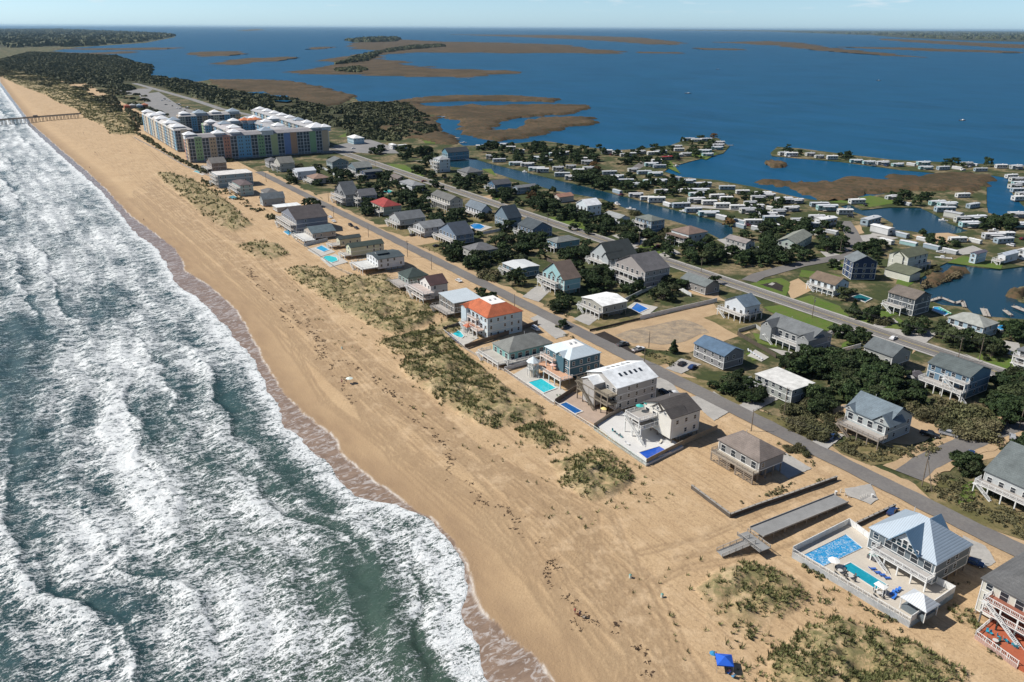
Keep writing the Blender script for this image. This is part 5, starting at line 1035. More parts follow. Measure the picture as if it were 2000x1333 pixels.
# ---------------- block between the two roads ----------------
VG = 'village houses'
H2 = [
 ('tan two storey house with white sea decks beside a twin house near the resort', (546, 320), 534, 576, 8, (.42, .42, .38), (.17, .17, .155), 'gable', 'n', .5, [('A', 5, 3, 0, 1)]),
 ('grey hip roofed house at the foot of the resort', (524, 315), 516, 545, 7, (.30, .30, .31), (.12, .12, .13), 'hip', 'n', .4, []),
 ('white house with bright white metal roof near the resort', (580, 336), 570, 618, 7.6, (.58, .62, .68), (.70, .72, .75), 'gable', 'n', .3, [('A', 2.6, 3, 0, 1)]),
 ('low house with faded brown roof and pale porch', (612, 350), 598, 644, 5, (.50, .48, .44), (.26, .17, .13), 'hip', 'n', .35, [('A', 2, 3, 0, 1)]),
 ('teal grey house facing the resort across the lane', (648, 318), 636, 682, 7, (.20, .27, .29), (.13, .14, .14), 'gable', 'd', .4, []),
 ('slate house with white gable porch', (694, 329), 678, 728, 7, (.14, .20, .23), (.19, .20, .19), 'gable', 'n', .4, [('A', 3, 3, 0, 1)]),
 ('dark navy flat fronted house', (712, 337), 702, 748, 6.4, (.035, .06, .12), (.10, .11, .12), 'gable', 'n', .2, [('A', 3, 5, 0, 1)]),
 ('grey many gabled house with white porches', (674, 382), 652, 702, 8.6, (.24, .25, .26), (.10, .11, .12), 'gable', 'n', .7, [('A', 3.2, 3, 0, 1), ('A', 6, 3, 0, 1)]),
 ('pale grey twin gabled house beside the many gabled one', (704, 384), 692, 737, 8.4, (.36, .36, .36), (.15, .15, .16), 'gable', 'n', .7, [('A', 3.2, 3, 0, 1), ('A', 6, 3, 0, 1)]),
 ('cream house with a deep red hip roof and small white cupola', (748, 405), 723, 785, 6.8, (.48, .46, .36), (.30, .045, .04), 'hip', 'n', .5, [('A', 3, 3.5, 0, 1)]),
 ('grey house with solid side wall and outside stairs by the road', (780, 431), 759, 832, 6.2, (.40, .42, .43), (.14, .15, .16), 'gable', 'n', .45, [('A', 3, 2.5, 0, 1)]),
 ('tall beige house with white upper balcony and brown ground deck', (878, 393), 841, 905, 8.4, (.44, .42, .36), (.13, .13, .125), 'gable', 'd', .5, [('A', 5, 3, 0, 1)]),
 ('white cottage with steep blue grey gambrel roof', (940, 413), 908, 962, 5.6, (.52, .56, .62), (.14, .17, .20), 'gable', 'd', .9, [('A', 2.4, 3, 0, 1)]),
 ('blue grey house with a steep navy gable', (992, 428), 965, 1020, 7.6, (.16, .22, .27), (.03, .05, .07), 'gable', 'n', .8, []),
 ('steel blue house with dark roof and white end porch', (1040, 449), 1010, 1080, 6.8, (.13, .19, .26), (.06, .075, .085), 'gable', 'd', .5, [('A', 3, 3, 0, 1)]),
 ('grey hip roofed cottage on piles with a light blue wall', (1087, 475), 1067, 1134, 6.2, (.17, .30, .38), (.19, .20, .19), 'hip', 'd', .4, [('A', 2.8, 2, 0, 1)]),
 ('grey roofed house with white ocean porch beside the gravel drive', (828, 447), 806, 872, 6, (.42, .44, .46), (.19, .20, .21), 'gable', 'n', .35, [('A', 2.8, 3, 0, 1)]),
 ('blue house with navy roof slope and white lower deck', (890, 461), 856, 927, 6.2, (.16, .22, .30), (.05, .065, .09), 'gable', 'n', .5, [('A', 2.6, 4, 0, 1)]),
 ('grey roofed cottage sunk among dark pines', (926, 493), 902, 974, 5, (.40, .40, .38), (.15, .15, .155), 'hip', 'n', .45, []),
 ('square blue house with white standing seam flat roof', (1010, 527), 980, 1055, 5.6, (.13, .21, .26), (.68, .69, .68), 'gable', 'd', .08, [('A', 2.8, 2, 0, 1)]),
 ('aqua house with brown gables and white ocean balconies', (1102, 548), 1058, 1136, 8.4, (.30, .50, .52), (.17, .125, .10), 'gable', 'n', .7, [('A', 5.2, 3, .2, 1), ('A', 2.8, 3, .2, 1)]),
 ('white roofed house on dark piles beside the blue rectangular pool', (1177, 599), 1135, 1227, 6.4, (.36, .35, .31), (.78, .78, .76), 'gable', 'n', .16, [('A', 2.9, 2.2, 0, 1)]),
 ('big taupe house with three tiers of white railed balconies', (1260, 532), 1200, 1310, 9.8, (.33, .30, .285), (.125, .12, .125), 'gable', 'n', .5, [('A', 6.3, 3, .1, 1), ('A', 3.4, 5, .1, 1)]),
 ('dark roofed chapel gabled house behind the pines', (1192, 507), 1152, 1246, 5.8, (.42, .45, .46), (.05, .06, .06), 'gable', 'n', .8, [('A', 2.4, 3, 0, 1)]),
 ('long low taupe house with grey gable roof by the second road', (1378, 561), 1328, 1408, 4.8, (.24, .23, .22), (.15, .17, .17), 'gable', 'd', .45, []),
 ('small white beach house with blue grey gable on tall piles at the sandy lot', (1455.5, 601.5), 1414, 1487, 7, (.60, .64, .68), (.13, .18, .23), 'gable', 'n', .55, [('A', 3.2, 3.4, -.05, 1.05), ('B', 3.2, 1.6, -.1, 1)]),
 ('large grey shingled house with turret and gabled wings behind the blue roofed one', (1585, 664), 1492, 1628, 7.6, (.32, .33, .33), (.15, .16, .165), 'gable', 'd', .45, [('A', 3, 2.5, .2, .9)]),
 ('grey house with a plain steel blue roof above the parked blue cars', (1415, 697), 1354, 1456, 6.4, (.24, .24, .25), (.085, .14, .21), 'gable', 'd', .42, []),
 ('flat white roofed house ringed by dark thicket', (1548, 763), 1474, 1593, 6.2, (.32, .34, .32), (.62, .61, .58), 'flat', 'n', 0, [('A', 3, 3, .7, 1.1)]),
 ('blue grey house with clipped gable roofs and an unfinished timber deck', (1732, 832), 1650, 1786, 7.4, (.42, .46, .46), (.15, .19, .22), 'gable', 'd', .6, [('A', 2.9, 4.5, -.05, .95)]),
 ('slate blue house with tiered white balconies beside the main road', (1896, 738), 1811, 1940, 9.4, (.13, .22, .30), (.10, .12, .12), 'gable', 'd', .35, [('A', 6.4, 3, .0, .5), ('A', 3.4, 4.5, 0, 1)]),
 ('grey roofed house with white side deck over red sand', (1744, 698), 1686, 1782, 6.8, (.34, .35, .33), (.12, .135, .14), 'gable', 'd', .5, [('A', 3.2, 4, .1, 1)]),
 ('grey deck fronted house with wide slate roof at the right edge beside the junction', (2020, 962), 1920.5, 2105, 6.6, (.50, .52, .52), (.13, .15, .15), 'gable', 'd', .5, [('A', 3.2, 3.4, -.1, 1.02)]),
 ('pale grey house cut by the right edge above the thicket', (2010, 690), 1985, 2045, 8.4, (.50, .52, .54), (.14, .15, .16), 'hip', 'd', .45, [('A', 3, 2, 0, 1), ('A', 5.6, 2, 0, 1)]),
]
SH = ['the tan twin house', 'the hip roofed house by the resort', 'the bright white roofed house', 'the faded brown roofed house', 'the teal grey house', 'the slate porch house', 'the dark navy house', 'the many gabled grey house', 'the pale twin gabled house', 'the red roofed house', 'the grey house with outside stairs', 'the tall beige house', 'the gambrel cottage', 'the steep navy gable', 'the steel blue house', 'the light blue cottage', 'the house by the gravel drive', 'the navy slope house', 'the cottage among pines', 'the white seamed flat roof', 'the aqua house', 'the white roofed house with blue pool', 'the big taupe house', 'the chapel gabled house', 'the long low taupe house', 'the small white house by the sandy lot', 'the turreted grey house', 'the steel blue roofed house', 'the flat white roofed house', 'the house with the unfinished deck', 'the tiered blue house', 'the house over red sand', 'the slate roof at the junction', 'the pale house at the right edge']
for (lb, N, l_, r_, hh, wc_, rc_, rt_, ax_, pt_, dk_), sh_ in zip(H2, SH):
    gb = []
    if 'many gabled' in lb: gb = [(.3, 5, 2.2, .5), (.75, 5, 2.2, .5)]
    if 'aqua' in lb: gb = [(.15, 5, 2.0, .4), (.55, 5, 1.8, .1)]
    if 'turret' in lb: gb = [(.85, 6, 2.4, 3), (.1, 6, 2.0, 2.5)]
    if 'clipped' in lb: gb = [(.12, 6.5, 3.0, .5), (.9, 5, 1.8, .5)]
    if 'chapel' in lb: gb = [(.2, 6, 3.0, 1)]
    if 'tall beige' in lb: gb = [(.25, 3, .9, -1.5), (.5, 3, .9, -1.5), (.75, 3, .9, -1.5)]
    house(lb, N, l_, r_, hh, wc_, rc_, rt_, ax_, pt_, 2.4 if any(q_ in lb for q_ in ('piles', 'aqua', 'red sand', 'deck fronted', 'outside stairs')) else .5, decks=dk_, dcol=WOOD if 'unfinished' in lb else WHITE, short=sh_, gables=gb, rk='seam' if 'seam' in lb or 'metal' in lb else ('plain' if rc_[0] > .55 or 'steel blue roof' in lb else 'shingle'), name='house', group=None)
# ---------------- beyond the second road ----------------
H3 = [
 ('white house with brown gable roof and timber balcony on the corner lawn', (1632, 558), 1580, 1661, 6.2, (.62, .68, .72), (.17, .125, .09), 'gable', 'd', .5, [('A', 3, 1.5, 0, 1)], 0),
 ('tall navy house with white trim facing the corner', (1666, 513), -11, 1716, 10.2, (.022, .045, .11), (.15, .17, .18), 'gable', 'd', .5, [], -30),
 ('large cream house with moss green roofs on the lagoon', (1775, 504), 1736, 1815, 8.6, (.60, .60, .52), (.12, .13, .085), 'gable', 'n', .5, [('B', 3, 2.4, .4, 1)], 0),
 ('dark grey house with brown roofs and aqua chairs on the lagoon', (1788, 586), 1734, 1822, 8.8, (.10, .115, .13), (.155, .13, .11), 'gable', 'd', .4, [('A', 3.4, 3.5, .3, 1)], 0),
 ('pale roofed low house with white porch beside the round pool', (1922, 641), 1850, 1953, 5.8, (.34, .46, .54), (.33, .34, .31), 'hip', 'd', .45, [('A', 2.6, 2.4, .2, 1)], 0),
 ('small navy gabled house on the canal bank', (966, 362), 951, 1000, 6, (.06, .14, .24), (.085, .09, .10), 'gable', 'n', .5, [('A', 3, 2.5, 0, 1)], 0),
 ('pale blue four level house tower by the creek basin', (858, 313), 845, 880, 12, (.50, .58, .62), (.34, .35, .36), 'hip', 'n', .4, [('A', 9, 3, 0, 1), ('A', 6, 3, 0, 1), ('A', 3, 3, 0, 1)], 0),
 ('wide teal house with long black roof at the canal mouth', (874, 299), 862, 917, 8.2, (.12, .26, .34), (.04, .05, .06), 'gable', 'n', .6, [('A', 3, 2, 0, 1)], 0),
 ('low grey hip roofed house beside the canal mouth', (912, 338), 892, 944, 4.6, (.28, .28, .28), (.13, .135, .14), 'hip', 'n', .4, [], 0),
 ('white house with white metal butterfly roofs on the canal', (1147, 403), 1124, 1176, 8, (.62, .68, .72), (.74, .75, .76), 'gable', 'n', .5, [('A', 3.2, 3.5, 0, 1)], 0),
 ('white cottage with long light grey roof', (1210, 428), 1178, 1232, 5.2, (.58, .62, .66), (.28, .29, .29), 'gable', 'd', .4, [], 0),
 ('slate blue three storey house on the canal with dark ground level', (1272, 433), 1240, 1300, 9.2, (.16, .24, .32), (.15, .165, .15), 'hip', 'd', .35, [('A', 6, 2.5, .3, 1), ('A', 3, 2.5, .3, 1)], 0),
 ('pale house with brown hip roof and low white porch roof', (1345, 459), 1310, 1384, 8, (.52, .57, .58), (.20, .14, .115), 'hip', 'd', .4, [('A', 3, 4, 0, 1, True)], 0),
 ('tall plain beige house with grey gable above the canal end', (1457, 476), 1416, 1476, 9.6, (.36, .345, .33), (.25, .22, .21), 'gable', 'd', .4, [('B', 5.6, 3, .4, 1)], 0),
 ('wide house with sage gable among pines by the trailer park', (1556, 477), 1516, 1588, 5.6, (.52, .60, .54), (.24, .25, .21), 'gable', 'n', .45, [], 20),
 ('low brown roofed house across the road from the navy house', (776, 350), 760, 796, 4.4, (.27, .235, .20), (.155, .13, .12), 'gable', 'd', .4, [], 0),
 ('white low house with pale grey roof behind the hedge', (804, 364), 778, 832, 5, (.55, .58, .60), (.24, .25, .26), 'hip', 'n', .35, [], 0),
 ('pale blue house with white hip roof by the village park', (690, 271), 677, 712, 7, (.30, .48, .58), (.72, .72, .70), 'hip', 'n', .4, [], 0),
 ('small white cottage with white roof beside the creek pines', (766, 284), 758, 776, 5, (.6, .6, .6), (.66, .66, .65), 'hip', 'n', .4, [], 0),
 ('white shed roofed house beyond the small white cottage', (780, 284), 776, 796, 4.6, (.6, .6, .6), (.68, .68, .66), 'flat', 'n', .3, [], 0),
 ('blue house with grey roof half hidden by canal pines', (1010, 368), 1000, 1050, 5.4, (.25, .32, .38), (.17, .18, .19), 'gable', 'n', .4, [], 0),
 ('low house with faded orange roof by the canal pines', (1092, 386), 1078, 1122, 4.6, (.5, .45, .4), (.32, .17, .12), 'gable', 'n', .4, [], 0),
 ('white and navy boathouse cottage on the lagoon lawn', (1908, 497), 1898, 1930, 6.2, (.40, .55, .66), (.12, .11, .14), 'gable', 'n', .4, [], 0),
 ('white gabled cottage with white railed deck on the lagoon point', (1965, 500), 1948, 1992, 5.0, (.66, .68, .70), (.55, .60, .66), 'gable', 'n', .5, [('A', 2.0, 5, 0, 1)], 0),
 ('white trailer house at the right edge behind the lagoon cottage', (2005, 492), 1985, 2030, 5.6, (.64, .66, .68), (.66, .66, .66), 'gable', 'n', .3, [], 0),
]
SH3 = ['the brown roofed corner house', 'the tall navy house', 'the large cream house on the lagoon', 'the dark grey lagoon house', 'the low house with the round pool', 'the small navy canal house', 'the pale blue tower house', 'the black roofed teal house', 'the grey house by the canal mouth', 'the butterfly roofed white house', 'the long grey roofed cottage', 'the slate blue canal house', 'the brown hip roofed canal house', 'the tall plain beige house', 'the sage gabled house', 'the low brown roofed house', 'the white low house', 'the white hip roofed park house', 'the small white cottage', 'the white shed roofed house', 'the half hidden blue house', 'the faded orange roof', 'the navy boathouse cottage', 'the lagoon point cottage', 'the right edge trailer house']
for (lb, N, l_, r_, hh, wc_, rc_, rt_, ax_, pt_, dk_, ro_), sh_ in zip(H3, SH3):
    house(lb, N, l_, r_, hh, wc_, rc_, rt_, ax_, pt_, .4, decks=dk_, short=sh_, rot=ro_, rk='plain' if rc_[0] > .5 else 'shingle', name='house', group=None, gables=[(.5, 6, 2.4, .6)] if 'large cream' in lb else [])
house('lower green roofed wing in front of the large cream lagoon house', (1778, 538), 1727, 1800, 4.2, (.60, .60, .52), (.12, .13, .085), 'shed', 'd', .35, 0, short='the green roofed wing', name='annex', cat='annex', wins=False, hollow=False)
house('small white gabled garage beside the slate blue balcony house', (1789, 738), 1768, 1806, 3.6, (.5, .5, .5), (.11, .10, .11), 'gable', 'n', .45, 0, short='the small garage', name='garage', cat='garage', hollow=False)
# ---------------- pools and terraces ----------------
CT = M((.46, .44, .40), .8, 'rough', .06); CB = M((.42, .32, .25), .8, 'plank', .1)
slab('pool_patio', [(1000, 733), (1030, 716), (1110, 768), (1080, 786)], .2, CT); slab('pool_patio', [(1086, 786), (1118, 764), (1190, 806), (1160, 828)], .22, CB); slab('pool_patio', [(1165, 830), (1215, 803), (1335, 872), (1262, 908)], .7, M((.58, .57, .55), .8, 'rough', .05))
slab('pool_patio', [(868, 645), (900, 632), (935, 660), (905, 676)], .2, CT); slab('pool_patio', [(562, 455), (585, 448), (600, 458), (580, 468)], .2, CT); slab('pool_patio', [(600, 488), (630, 478), (655, 492), (625, 502)], .2, CT); slab('pool_patio', [(625, 505), (655, 496), (680, 512), (645, 522)], .2, CT)
slab('pool_patio', [(1225, 600), (1240, 590), (1285, 600), (1262, 618)], .15, CT); slab('pool_patio', [(910, 444), (930, 436), (962, 444), (940, 452)], .15, CT); slab('pool_patio', [(380, 335), (395, 328), (412, 337), (395, 343)], .15, CT)
slab('pool_patio', [(1460, 695), (1475, 683), (1502, 698), (1488, 706)], .12, CT)
pool('large turquoise pool in front of the teal house', [(1032, 747), (1062, 767), (1086, 758), (1058, 740)], TURQ, .4)
pool('dark blue rectangular pool on brown planks by the long metal roofed house', [(1094, 790), (1123, 808), (1137, 803), (1106, 786)], (.012, .11, .34), .4)
pool('deep blue pool at the near corner of the white three level house', [(1248, 884), (1266, 898), (1308, 883), (1288, 872)], BLUE, .9)
pool('turquoise kidney pool below the orange roofed house', [(879, 645), (883, 652), (894, 658), (902, 660), (906, 656), (899, 648), (890, 643), (882, 643)], TURQ, .4)
pool('small blue pool beside the slate blue block house', [(554, 453), (563, 459), (571, 455), (562, 449)], CYAN, .4); pool('blue pool behind the white wall below the tan house', [(617, 485), (632, 492), (643, 488), (628, 480)], CYAN, .4); pool('oval aqua pool beside the cream green gabled house', [(630, 504), (636, 509), (648, 513), (660, 509), (657, 503), (645, 500), (636, 500)], (.05, .60, .62), .4)
pool('blue rectangular pool beside the white roofed house on piles', [(1233, 603), (1249, 611), (1266, 603), (1244, 592)], (.015, .16, .55), .3)
pool('oval blue pool behind the navy slope house', [(918, 441), (926, 447), (938, 448), (947, 443), (938, 438), (926, 437)], (.02, .25, .62), .3)
pool('teal pool at the foot of the resort', [(378, 335), (388, 338), (396, 335), (388, 331)], TURQ, .3)
pool('dim green pool beside the narrow seafoam house', [(446, 385), (455, 390), (465, 387), (456, 382)], TEALP, .3); pool('pale turquoise pool beside the red roofed house', [(748, 374), (758, 378), (770, 375), (760, 371)], (.05, .5, .42), .3)
pool('bright blue pool with green loungers beside the dark grey lagoon house', [(1822, 606), (1845, 616), (1856, 611), (1836, 600), (1824, 600)], (.03, .36, .68), .3); pool('round blue above ground pool behind the pale roofed low house', [(1946, 640), (1955, 645), (1966, 645), (1972, 640), (1966, 635), (1954, 635)], (.03, .30, .60), 1.0)
pool('shaded green pool behind the brown roofed corner house', [(1664, 580), (1690, 590), (1702, 583), (1680, 575)], (.02, .16, .18), .3)
fence('white picket fence around the turquoise pool terrace', [(985, 725), (1082, 792)], 1.2, WHITE, .1, 'rail'); fence('white wall fence on the far side of the turquoise pool terrace', [(985, 725), (1030, 712)], 1.6, (.6, .62, .64), .1)
fence('brown timber fence between the turquoise pool and the plank terrace', [(1084, 790), (1120, 766), (1150, 752)], 2.0, (.16, .13, .10)); fence('white picket fence along the beach side of the plank terrace', [(1084, 790), (1160, 838)], 1.1, WHITE, .1, 'rail')
fence('tan timber fence between the plank terrace and the white decks', [(1160, 838), (1190, 818), (1222, 800)], 2.0, (.36, .29, .22)); fence('pale green railing along the seawall of the white three level house', [(1160, 838), (1262, 909)], 1.1, (.62, .70, .66), .5, 'rail', base=(.35, .34, .30))
fence('tan timber fence on the near side of the deep blue pool', [(1262, 909), (1345, 866), (1400, 842)], 2.1, (.34, .28, .20))
fence('brown fence between the orange roofed house and the low grey one', [(908, 682), (1000, 652), (1050, 634)], 1.9, (.17, .13, .10)); fence('white railing beside the kidney pool', [(866, 648), (908, 682)], 1.1, WHITE, .1, 'rail'); fence('dark fence on the far side of the kidney pool', [(866, 648), (903, 636)], 1.9, (.12, .10, .09))
fence('long white vinyl fence along the far edge of the sandy lot', [(1250, 625), (1330, 606), (1400, 590)], 1.9, WHITE); fence('low dark fence from the road along the sandy lot', [(1152, 648), (1250, 625)], 1.0, (.06, .055, .05))
fence('white fence behind the turreted grey house', [(1612, 698), (1680, 680)], 1.9, WHITE); fence('dark garden fence beside the loungers of the turreted house', [(1440, 655), (1500, 690), (1515, 700)], 1.7, (.10, .08, .06)); fence('grey garden wall in front of the turreted grey house', [(1442, 650), (1475, 640), (1515, 668), (1560, 684)], 1.6, (.42, .42, .40))
fence('white fence around the garden of the big taupe house', [(1220, 590), (1260, 570), (1310, 556), (1325, 566), (1350, 580)], 1.8, (.60, .62, .62)); fence('white fence behind the light blue cottage', [(944, 458), (1000, 448), (1010, 452)], 1.8, (.58, .62, .66)); fence('white wall fence beside the pale cream houses', [(594, 482), (640, 471)], 1.9, (.5, .56, .6), 0)
fence('long white fence beside the bright white roofed house', [(620, 325), (640, 335), (670, 355)], 1.9, (.58, .6, .6)); fence('brown fence in the pines behind the white seamed roof', [(1068, 510), (1090, 520), (1120, 530)], 1.8, (.13, .10, .08)); fence('low white beach railing along the dune edge by the small pools', [(576, 470), (620, 498), (655, 525), (690, 540)], 1.1, (.55, .55, .52), .0, 'rail')
fence('grey timber seawall along the sand below the low grey hip roofed house', [(908, 682), (950, 708), (985, 726)], .8, (.42, .38, .33)); fence('timber bulkhead along the foot of the resort dunes', [(262, 270), (310, 295), (360, 325), (420, 350), (470, 372)], 1.3, (.34, .31, .28))
# bulkheads by the beach access
def bulkhead(lab, pts, h, z=0):
    P = [at(x, y) for x, y in pts]; c = P[0]; o = thing('bulkhead', lab, 'retaining wall', c)
    mb = MB(); cp = MB()
    for a, b in zip(P, P[1:]): a, b = a-c, b-c; mb.beam((a.x, a.y, h/2-.2), (b.x, b.y, h/2-.2), .25, h+.35); cp.beam((a.x, a.y, h), (b.x, b.y, h), .55, .12)
    mb.build('wall', M((.10, .085, .07), .9, 'plank', .3, 1, 0), o); cp.build('cap', M((.33, .31, .28), .9, 'plank', .2), o)
    for a, b in zip(P, P[1:]):
        n = max(1, int((b-a).length/2)); 
        for i in range(n): p = a.lerp(b, (i+.5)/n)-c; link('post', SHARED.setdefault('bp', MB().tube((0, 0, -.4), (0, 0, 1.5), .13).mesh('post', M((.16, .13, .10), .9, 'rough'))), o, (p.x, p.y, 0))
bulkhead('dark timber bulkhead with grey cap between the shingle house and the walkway', [(1350, 955), (1426, 1012), (1480, 992), (1545, 970), (1634, 938)], 1.3)
bulkhead('dark timber bulkhead in the sand behind the big pool terrace', [(1668, 1030), (1710, 1010), (1748, 992)], 1.1)
# walkway
def walkway():
    a0, a1 = at(1643, 974, 1.0), at(1478, 1040, 2.0); c = at(1560, 1010); o = thing('beach_walkway', 'long grey wooden boardwalk ramp crossing the sand to the beach', 'boardwalk', c, 0)
    L_ = [a0-c, a1-c]; mt = M((.27, .27, .265), .85, 'plank', .12, 1, 0); mb = MB(); mb.beam(L_[0], L_[1], 4.6, .2); mb.build('ramp', mt, o)
    b1 = at(1494, 1075, 2.0)-c; b0 = at(1450, 1042, 2.0)-c; mb = MB(); mb.beam(b0, b1, 3.4, .2); mb.build('landing', mt, o)
    d = (L_[0]-L_[1]).normalized(); s_ = Vector((-d.y, d.x, 0))
    for k in (-1, 1):
        r_ = MB(); r_.beam(L_[0]+s_*2.3*k+Vector((0, 0, .3)), L_[1]+s_*2.3*k+Vector((0, 0, .3)), .12, .3); r_.build('kerb_rail', M((.36, .35, .33), .9), o)
    d2 = (b1-b0).normalized(); s2 = Vector((-d2.y, d2.x, 0))
    for k in (-1, 1): r_ = MB(); rail(r_, b0+s2*1.7*k, b1+s2*1.7*k, 1.9, 1.9); r_.build('railing', M((.36, .34, .31), .9), o)
    e0 = b0.lerp(b1, .45); e1 = at(1405, 1083, .2)-c; mb = MB(); n = 14
    for i in range(n): p = e0.lerp(e1, i/n); q_ = e0.lerp(e1, (i+1)/n); mb.beam((p.x, p.y, 2-i*.13), (q_.x, q_.y, 2-i*.13), 2.4, .12)
    mb.build('steps', mt, o); d3 = (e1-e0).normalized(); s3 = Vector((-d3.y, d3.x, 0)).normalized()
    for k in (-1, 1): r_ = MB(); rail(r_, e0+s3*1.25*k, e1+s3*1.25*k, 2, .2); r_.build('stair_rail', M((.36, .34, .31), .9), o)
    for i in range(9):
        for k in (-1, 1): p = L_[0].lerp(L_[1], i/8)+s_*2*k; link('piling', SHARED.setdefault('wp', MB().box((-.12, -.12, -2.4), (.12, .12, 0)).mesh('piling', M(WOOD, .9))), o, p)
walkway()
for i, (x, y) in enumerate([(1642, 962), (1650, 968), (1656, 972), (1680, 976), (1684, 974), (1688, 972), (1693, 970)]):
    o = tag(MB().tube((0, 0, -.2), (0, 0, 1.1), .12, .12, 8).build('bollard', M((.62, .60, .56), .8), None, at(x, y)), 'wooden post across the beach access at the head of the boardwalk', 'post', 'posts at the boardwalk head')
for i, (x, y, lb) in enumerate([(1632, 966, 'pale barrel beside the boardwalk head, the left one'), (1703, 972, 'pale barrel beside the road end, right of the access posts')]):
    o = thing('barrel', lb, 'barrel', at(x, y)); MB().tube((0, 0, 0), (0, 0, 1.0), .36, .36, 12).build('drum', M((.6, .6, .58), .7), o); MB().tube((0, 0, 1.0), (0, 0, 1.05), .38, .38, 12).build('lid', M((.7, .7, .68), .7), o)
# ---------------- resort ----------------
CC = [(.10, .30, .45), (.20, .36, .16), (.45, .33, .20), (.42, .17, .10), (.10, .33, .52), (.36, .42, .18), (.42, .46, .20), (.12, .20, .42), (.48, .24, .12), (.50, .50, .42)]
TWS = 1.25
CC = [tuple(.31+(v_-.24)*.95 for v_ in c_) for c_ in CC]
def hotel(lab, N, L_, R_, h, depth_, seq, faceA=True, faceB=True, roofs=(), short=None, rcol=(.36, .34, .34)):
    Pn = at(N[0], N[1], h); D = depth_[0] if depth_[0] else solve(Pn, dv, L_); Wd = depth_[1] if depth_[1] else solve(Pn, nv, R_); c = Pn+nv*(Wd/2)+dv*(D/2); c.z = 0
    o = thing('resort_building', lab, 'apartment building', c, PHI, 'wings of the resort'); x0, y0 = -Wd/2, -D/2
    FOOT.append((Vector((c.x, c.y, 0)), nv, dv, Wd/2, D/2)); HOUSES.append((Vector((c.x, c.y, 0)), short, Wd, D))
    MB().box((x0+1.2, y0+1.2, 0), (-x0-.3, -y0-.3, h)).build('core_wall', M((.30, .33, .36), .8, 'plain'), o)
    nf = 6; fh = (h-2.5)/nf; iw = 0
    for face, ln in (('A', D), ('B', Wd)):
        if not (faceA if face == 'A' else faceB): continue
        n = max(2, round(ln/6.6)); w = ln/n
        for i in range(n):
            s0 = i*w
            def bx(mb, a0, a1, d0, d1, z0, z1):
                if face == 'A': mb.box((x0+d0, y0+a0, z0), (x0+d1, y0+a1, z1))
                else: mb.box((x0+a0, y0+d0, z0), (x0+a1, y0+d1, z1))
            kind = seq[(i+(3 if face == 'A' else 0)) % len(seq)]
            if kind is None:
                mb = MB()
                for f in range(nf+1): bx(mb, s0+.1, s0+w-.1, -.2, 1.22, 2.5+f*fh-.18, 2.5+f*fh+.12)
                for a in (0, .5, 1): bx(mb, s0+.1+(w-.5)*a, s0+.4+(w-.5)*a, -.28, .0, .5, h-.2)
                for f in range(nf): bx(mb, s0+.4, s0+w-.3, -.16, -.1, 2.5+f*fh+.12, 2.5+f*fh+.85) if False else None
                mb.build('balcony_stack', M((.62, .64, .66), .7), o)
                mb = MB(); bx(mb, s0+.2, s0+w-.2, 1.15, 1.3, 2.5, h); mb.build('balcony_recess_dark', M((.06, .085, .11), .3), o)  # one dark sheet behind the balconies, recess shade and glass painted together
            else:
                mb = MB(); bx(mb, s0, s0+w, 0, 1.25, 1.5, h+(1.2 if i % 4 == 1 else 0)); mb.build('facade_panel', M(CC[kind], .8, 'plain', .05), o)
                for f in range(nf):
                    for a in (.32, .68):
                        mb = MB(); bx(mb, s0+w*a-.55, s0+w*a+.55, -.05, .05, 2.5+f*fh+.9, 2.5+f*fh+2.3)
                        if iw < 96: mb.build('window', M((.07, .08, .09), .2), o); iw += 1
    r = MB(); roof_geo(r, x0-.4, -x0+.4, y0-.4, -y0+.4, h+.3, 'hipflat' if min(Wd, D) > 14 else 'hip', 'n' if Wd > D else 'd', 2.6, .3, flatf=.25); ro = r.build('roof', M(rcol, .8, 'shingle'), o)
    for (a, b_, s_, k) in roofs:
        s_ *= TWS; px_, py_ = x0+a*Wd, y0+b_*D; mb = MB(); mb.box((px_-s_*.42, py_-s_*.42, h-1), (px_+s_*.42, py_+s_*.42, h+3.2)); mb.build('tower_wall', M((.55, .60, .64), .7), o)
        mb = MB(); roof_geo(mb, px_-s_/2, px_+s_/2, py_-s_/2, py_+s_/2+.01, h+3.4, 'hip', 'd', s_*.24, .3); mb.build('tower_roof', M((.78, .79, .80) if k == 0 else (.30, .36, .42) if k == 1 else (.60, .20, .08), .6, 'plain'), ro)
SQ = [None, 1, 4, None, 2, None, 3, None, 4, None, 1, None, 6, None, 7, 8]
hotel('front wing of the resort with blue, green and orange facade panels facing the village', (365, 272), 0, 640, 22, (17, 0), [None, 1, None, 2, None, 3, None, 4, 4, None, 1, None, 6, None, 7, 8, None], True, True, [(.03, .5, 9, 0), (.22, .4, 9, 0), (.33, .4, 9, 0), (.55, .3, 11, 1), (.93, .5, 13, 0), (.99, .3, 9, 0)], 'the front wing of the resort')
hotel('beach wing of the resort with pale balconies and white hipped turrets', (340, 256), 277, 0, 21, (0, 18), [None, 9, None, 0, None, 9, 2], True, True, [(.3, .05, 10, 0), (.3, .25, 10, 0), (.3, .5, 10, 0), (.3, .72, 10, 0), (.3, .95, 10, 0), (.8, .4, 10, 1), (.8, .8, 9, 0)], 'the beach wing of the resort', (.52, .50, .48))
hotel('middle wing of the resort with orange awning roofs in the courtyard', (400, 246), 0, 545, 20, (16, 0), [4, None, 3, None, 1, None, 0], True, True, [(.1, .4, 9, 0), (.4, .4, 9, 0), (.55, .4, 9, 2), (.62, .2, 8, 2), (.7, .4, 8, 2), (.95, .4, 10, 0)], 'the middle wing of the resort', (.42, .40, .38))
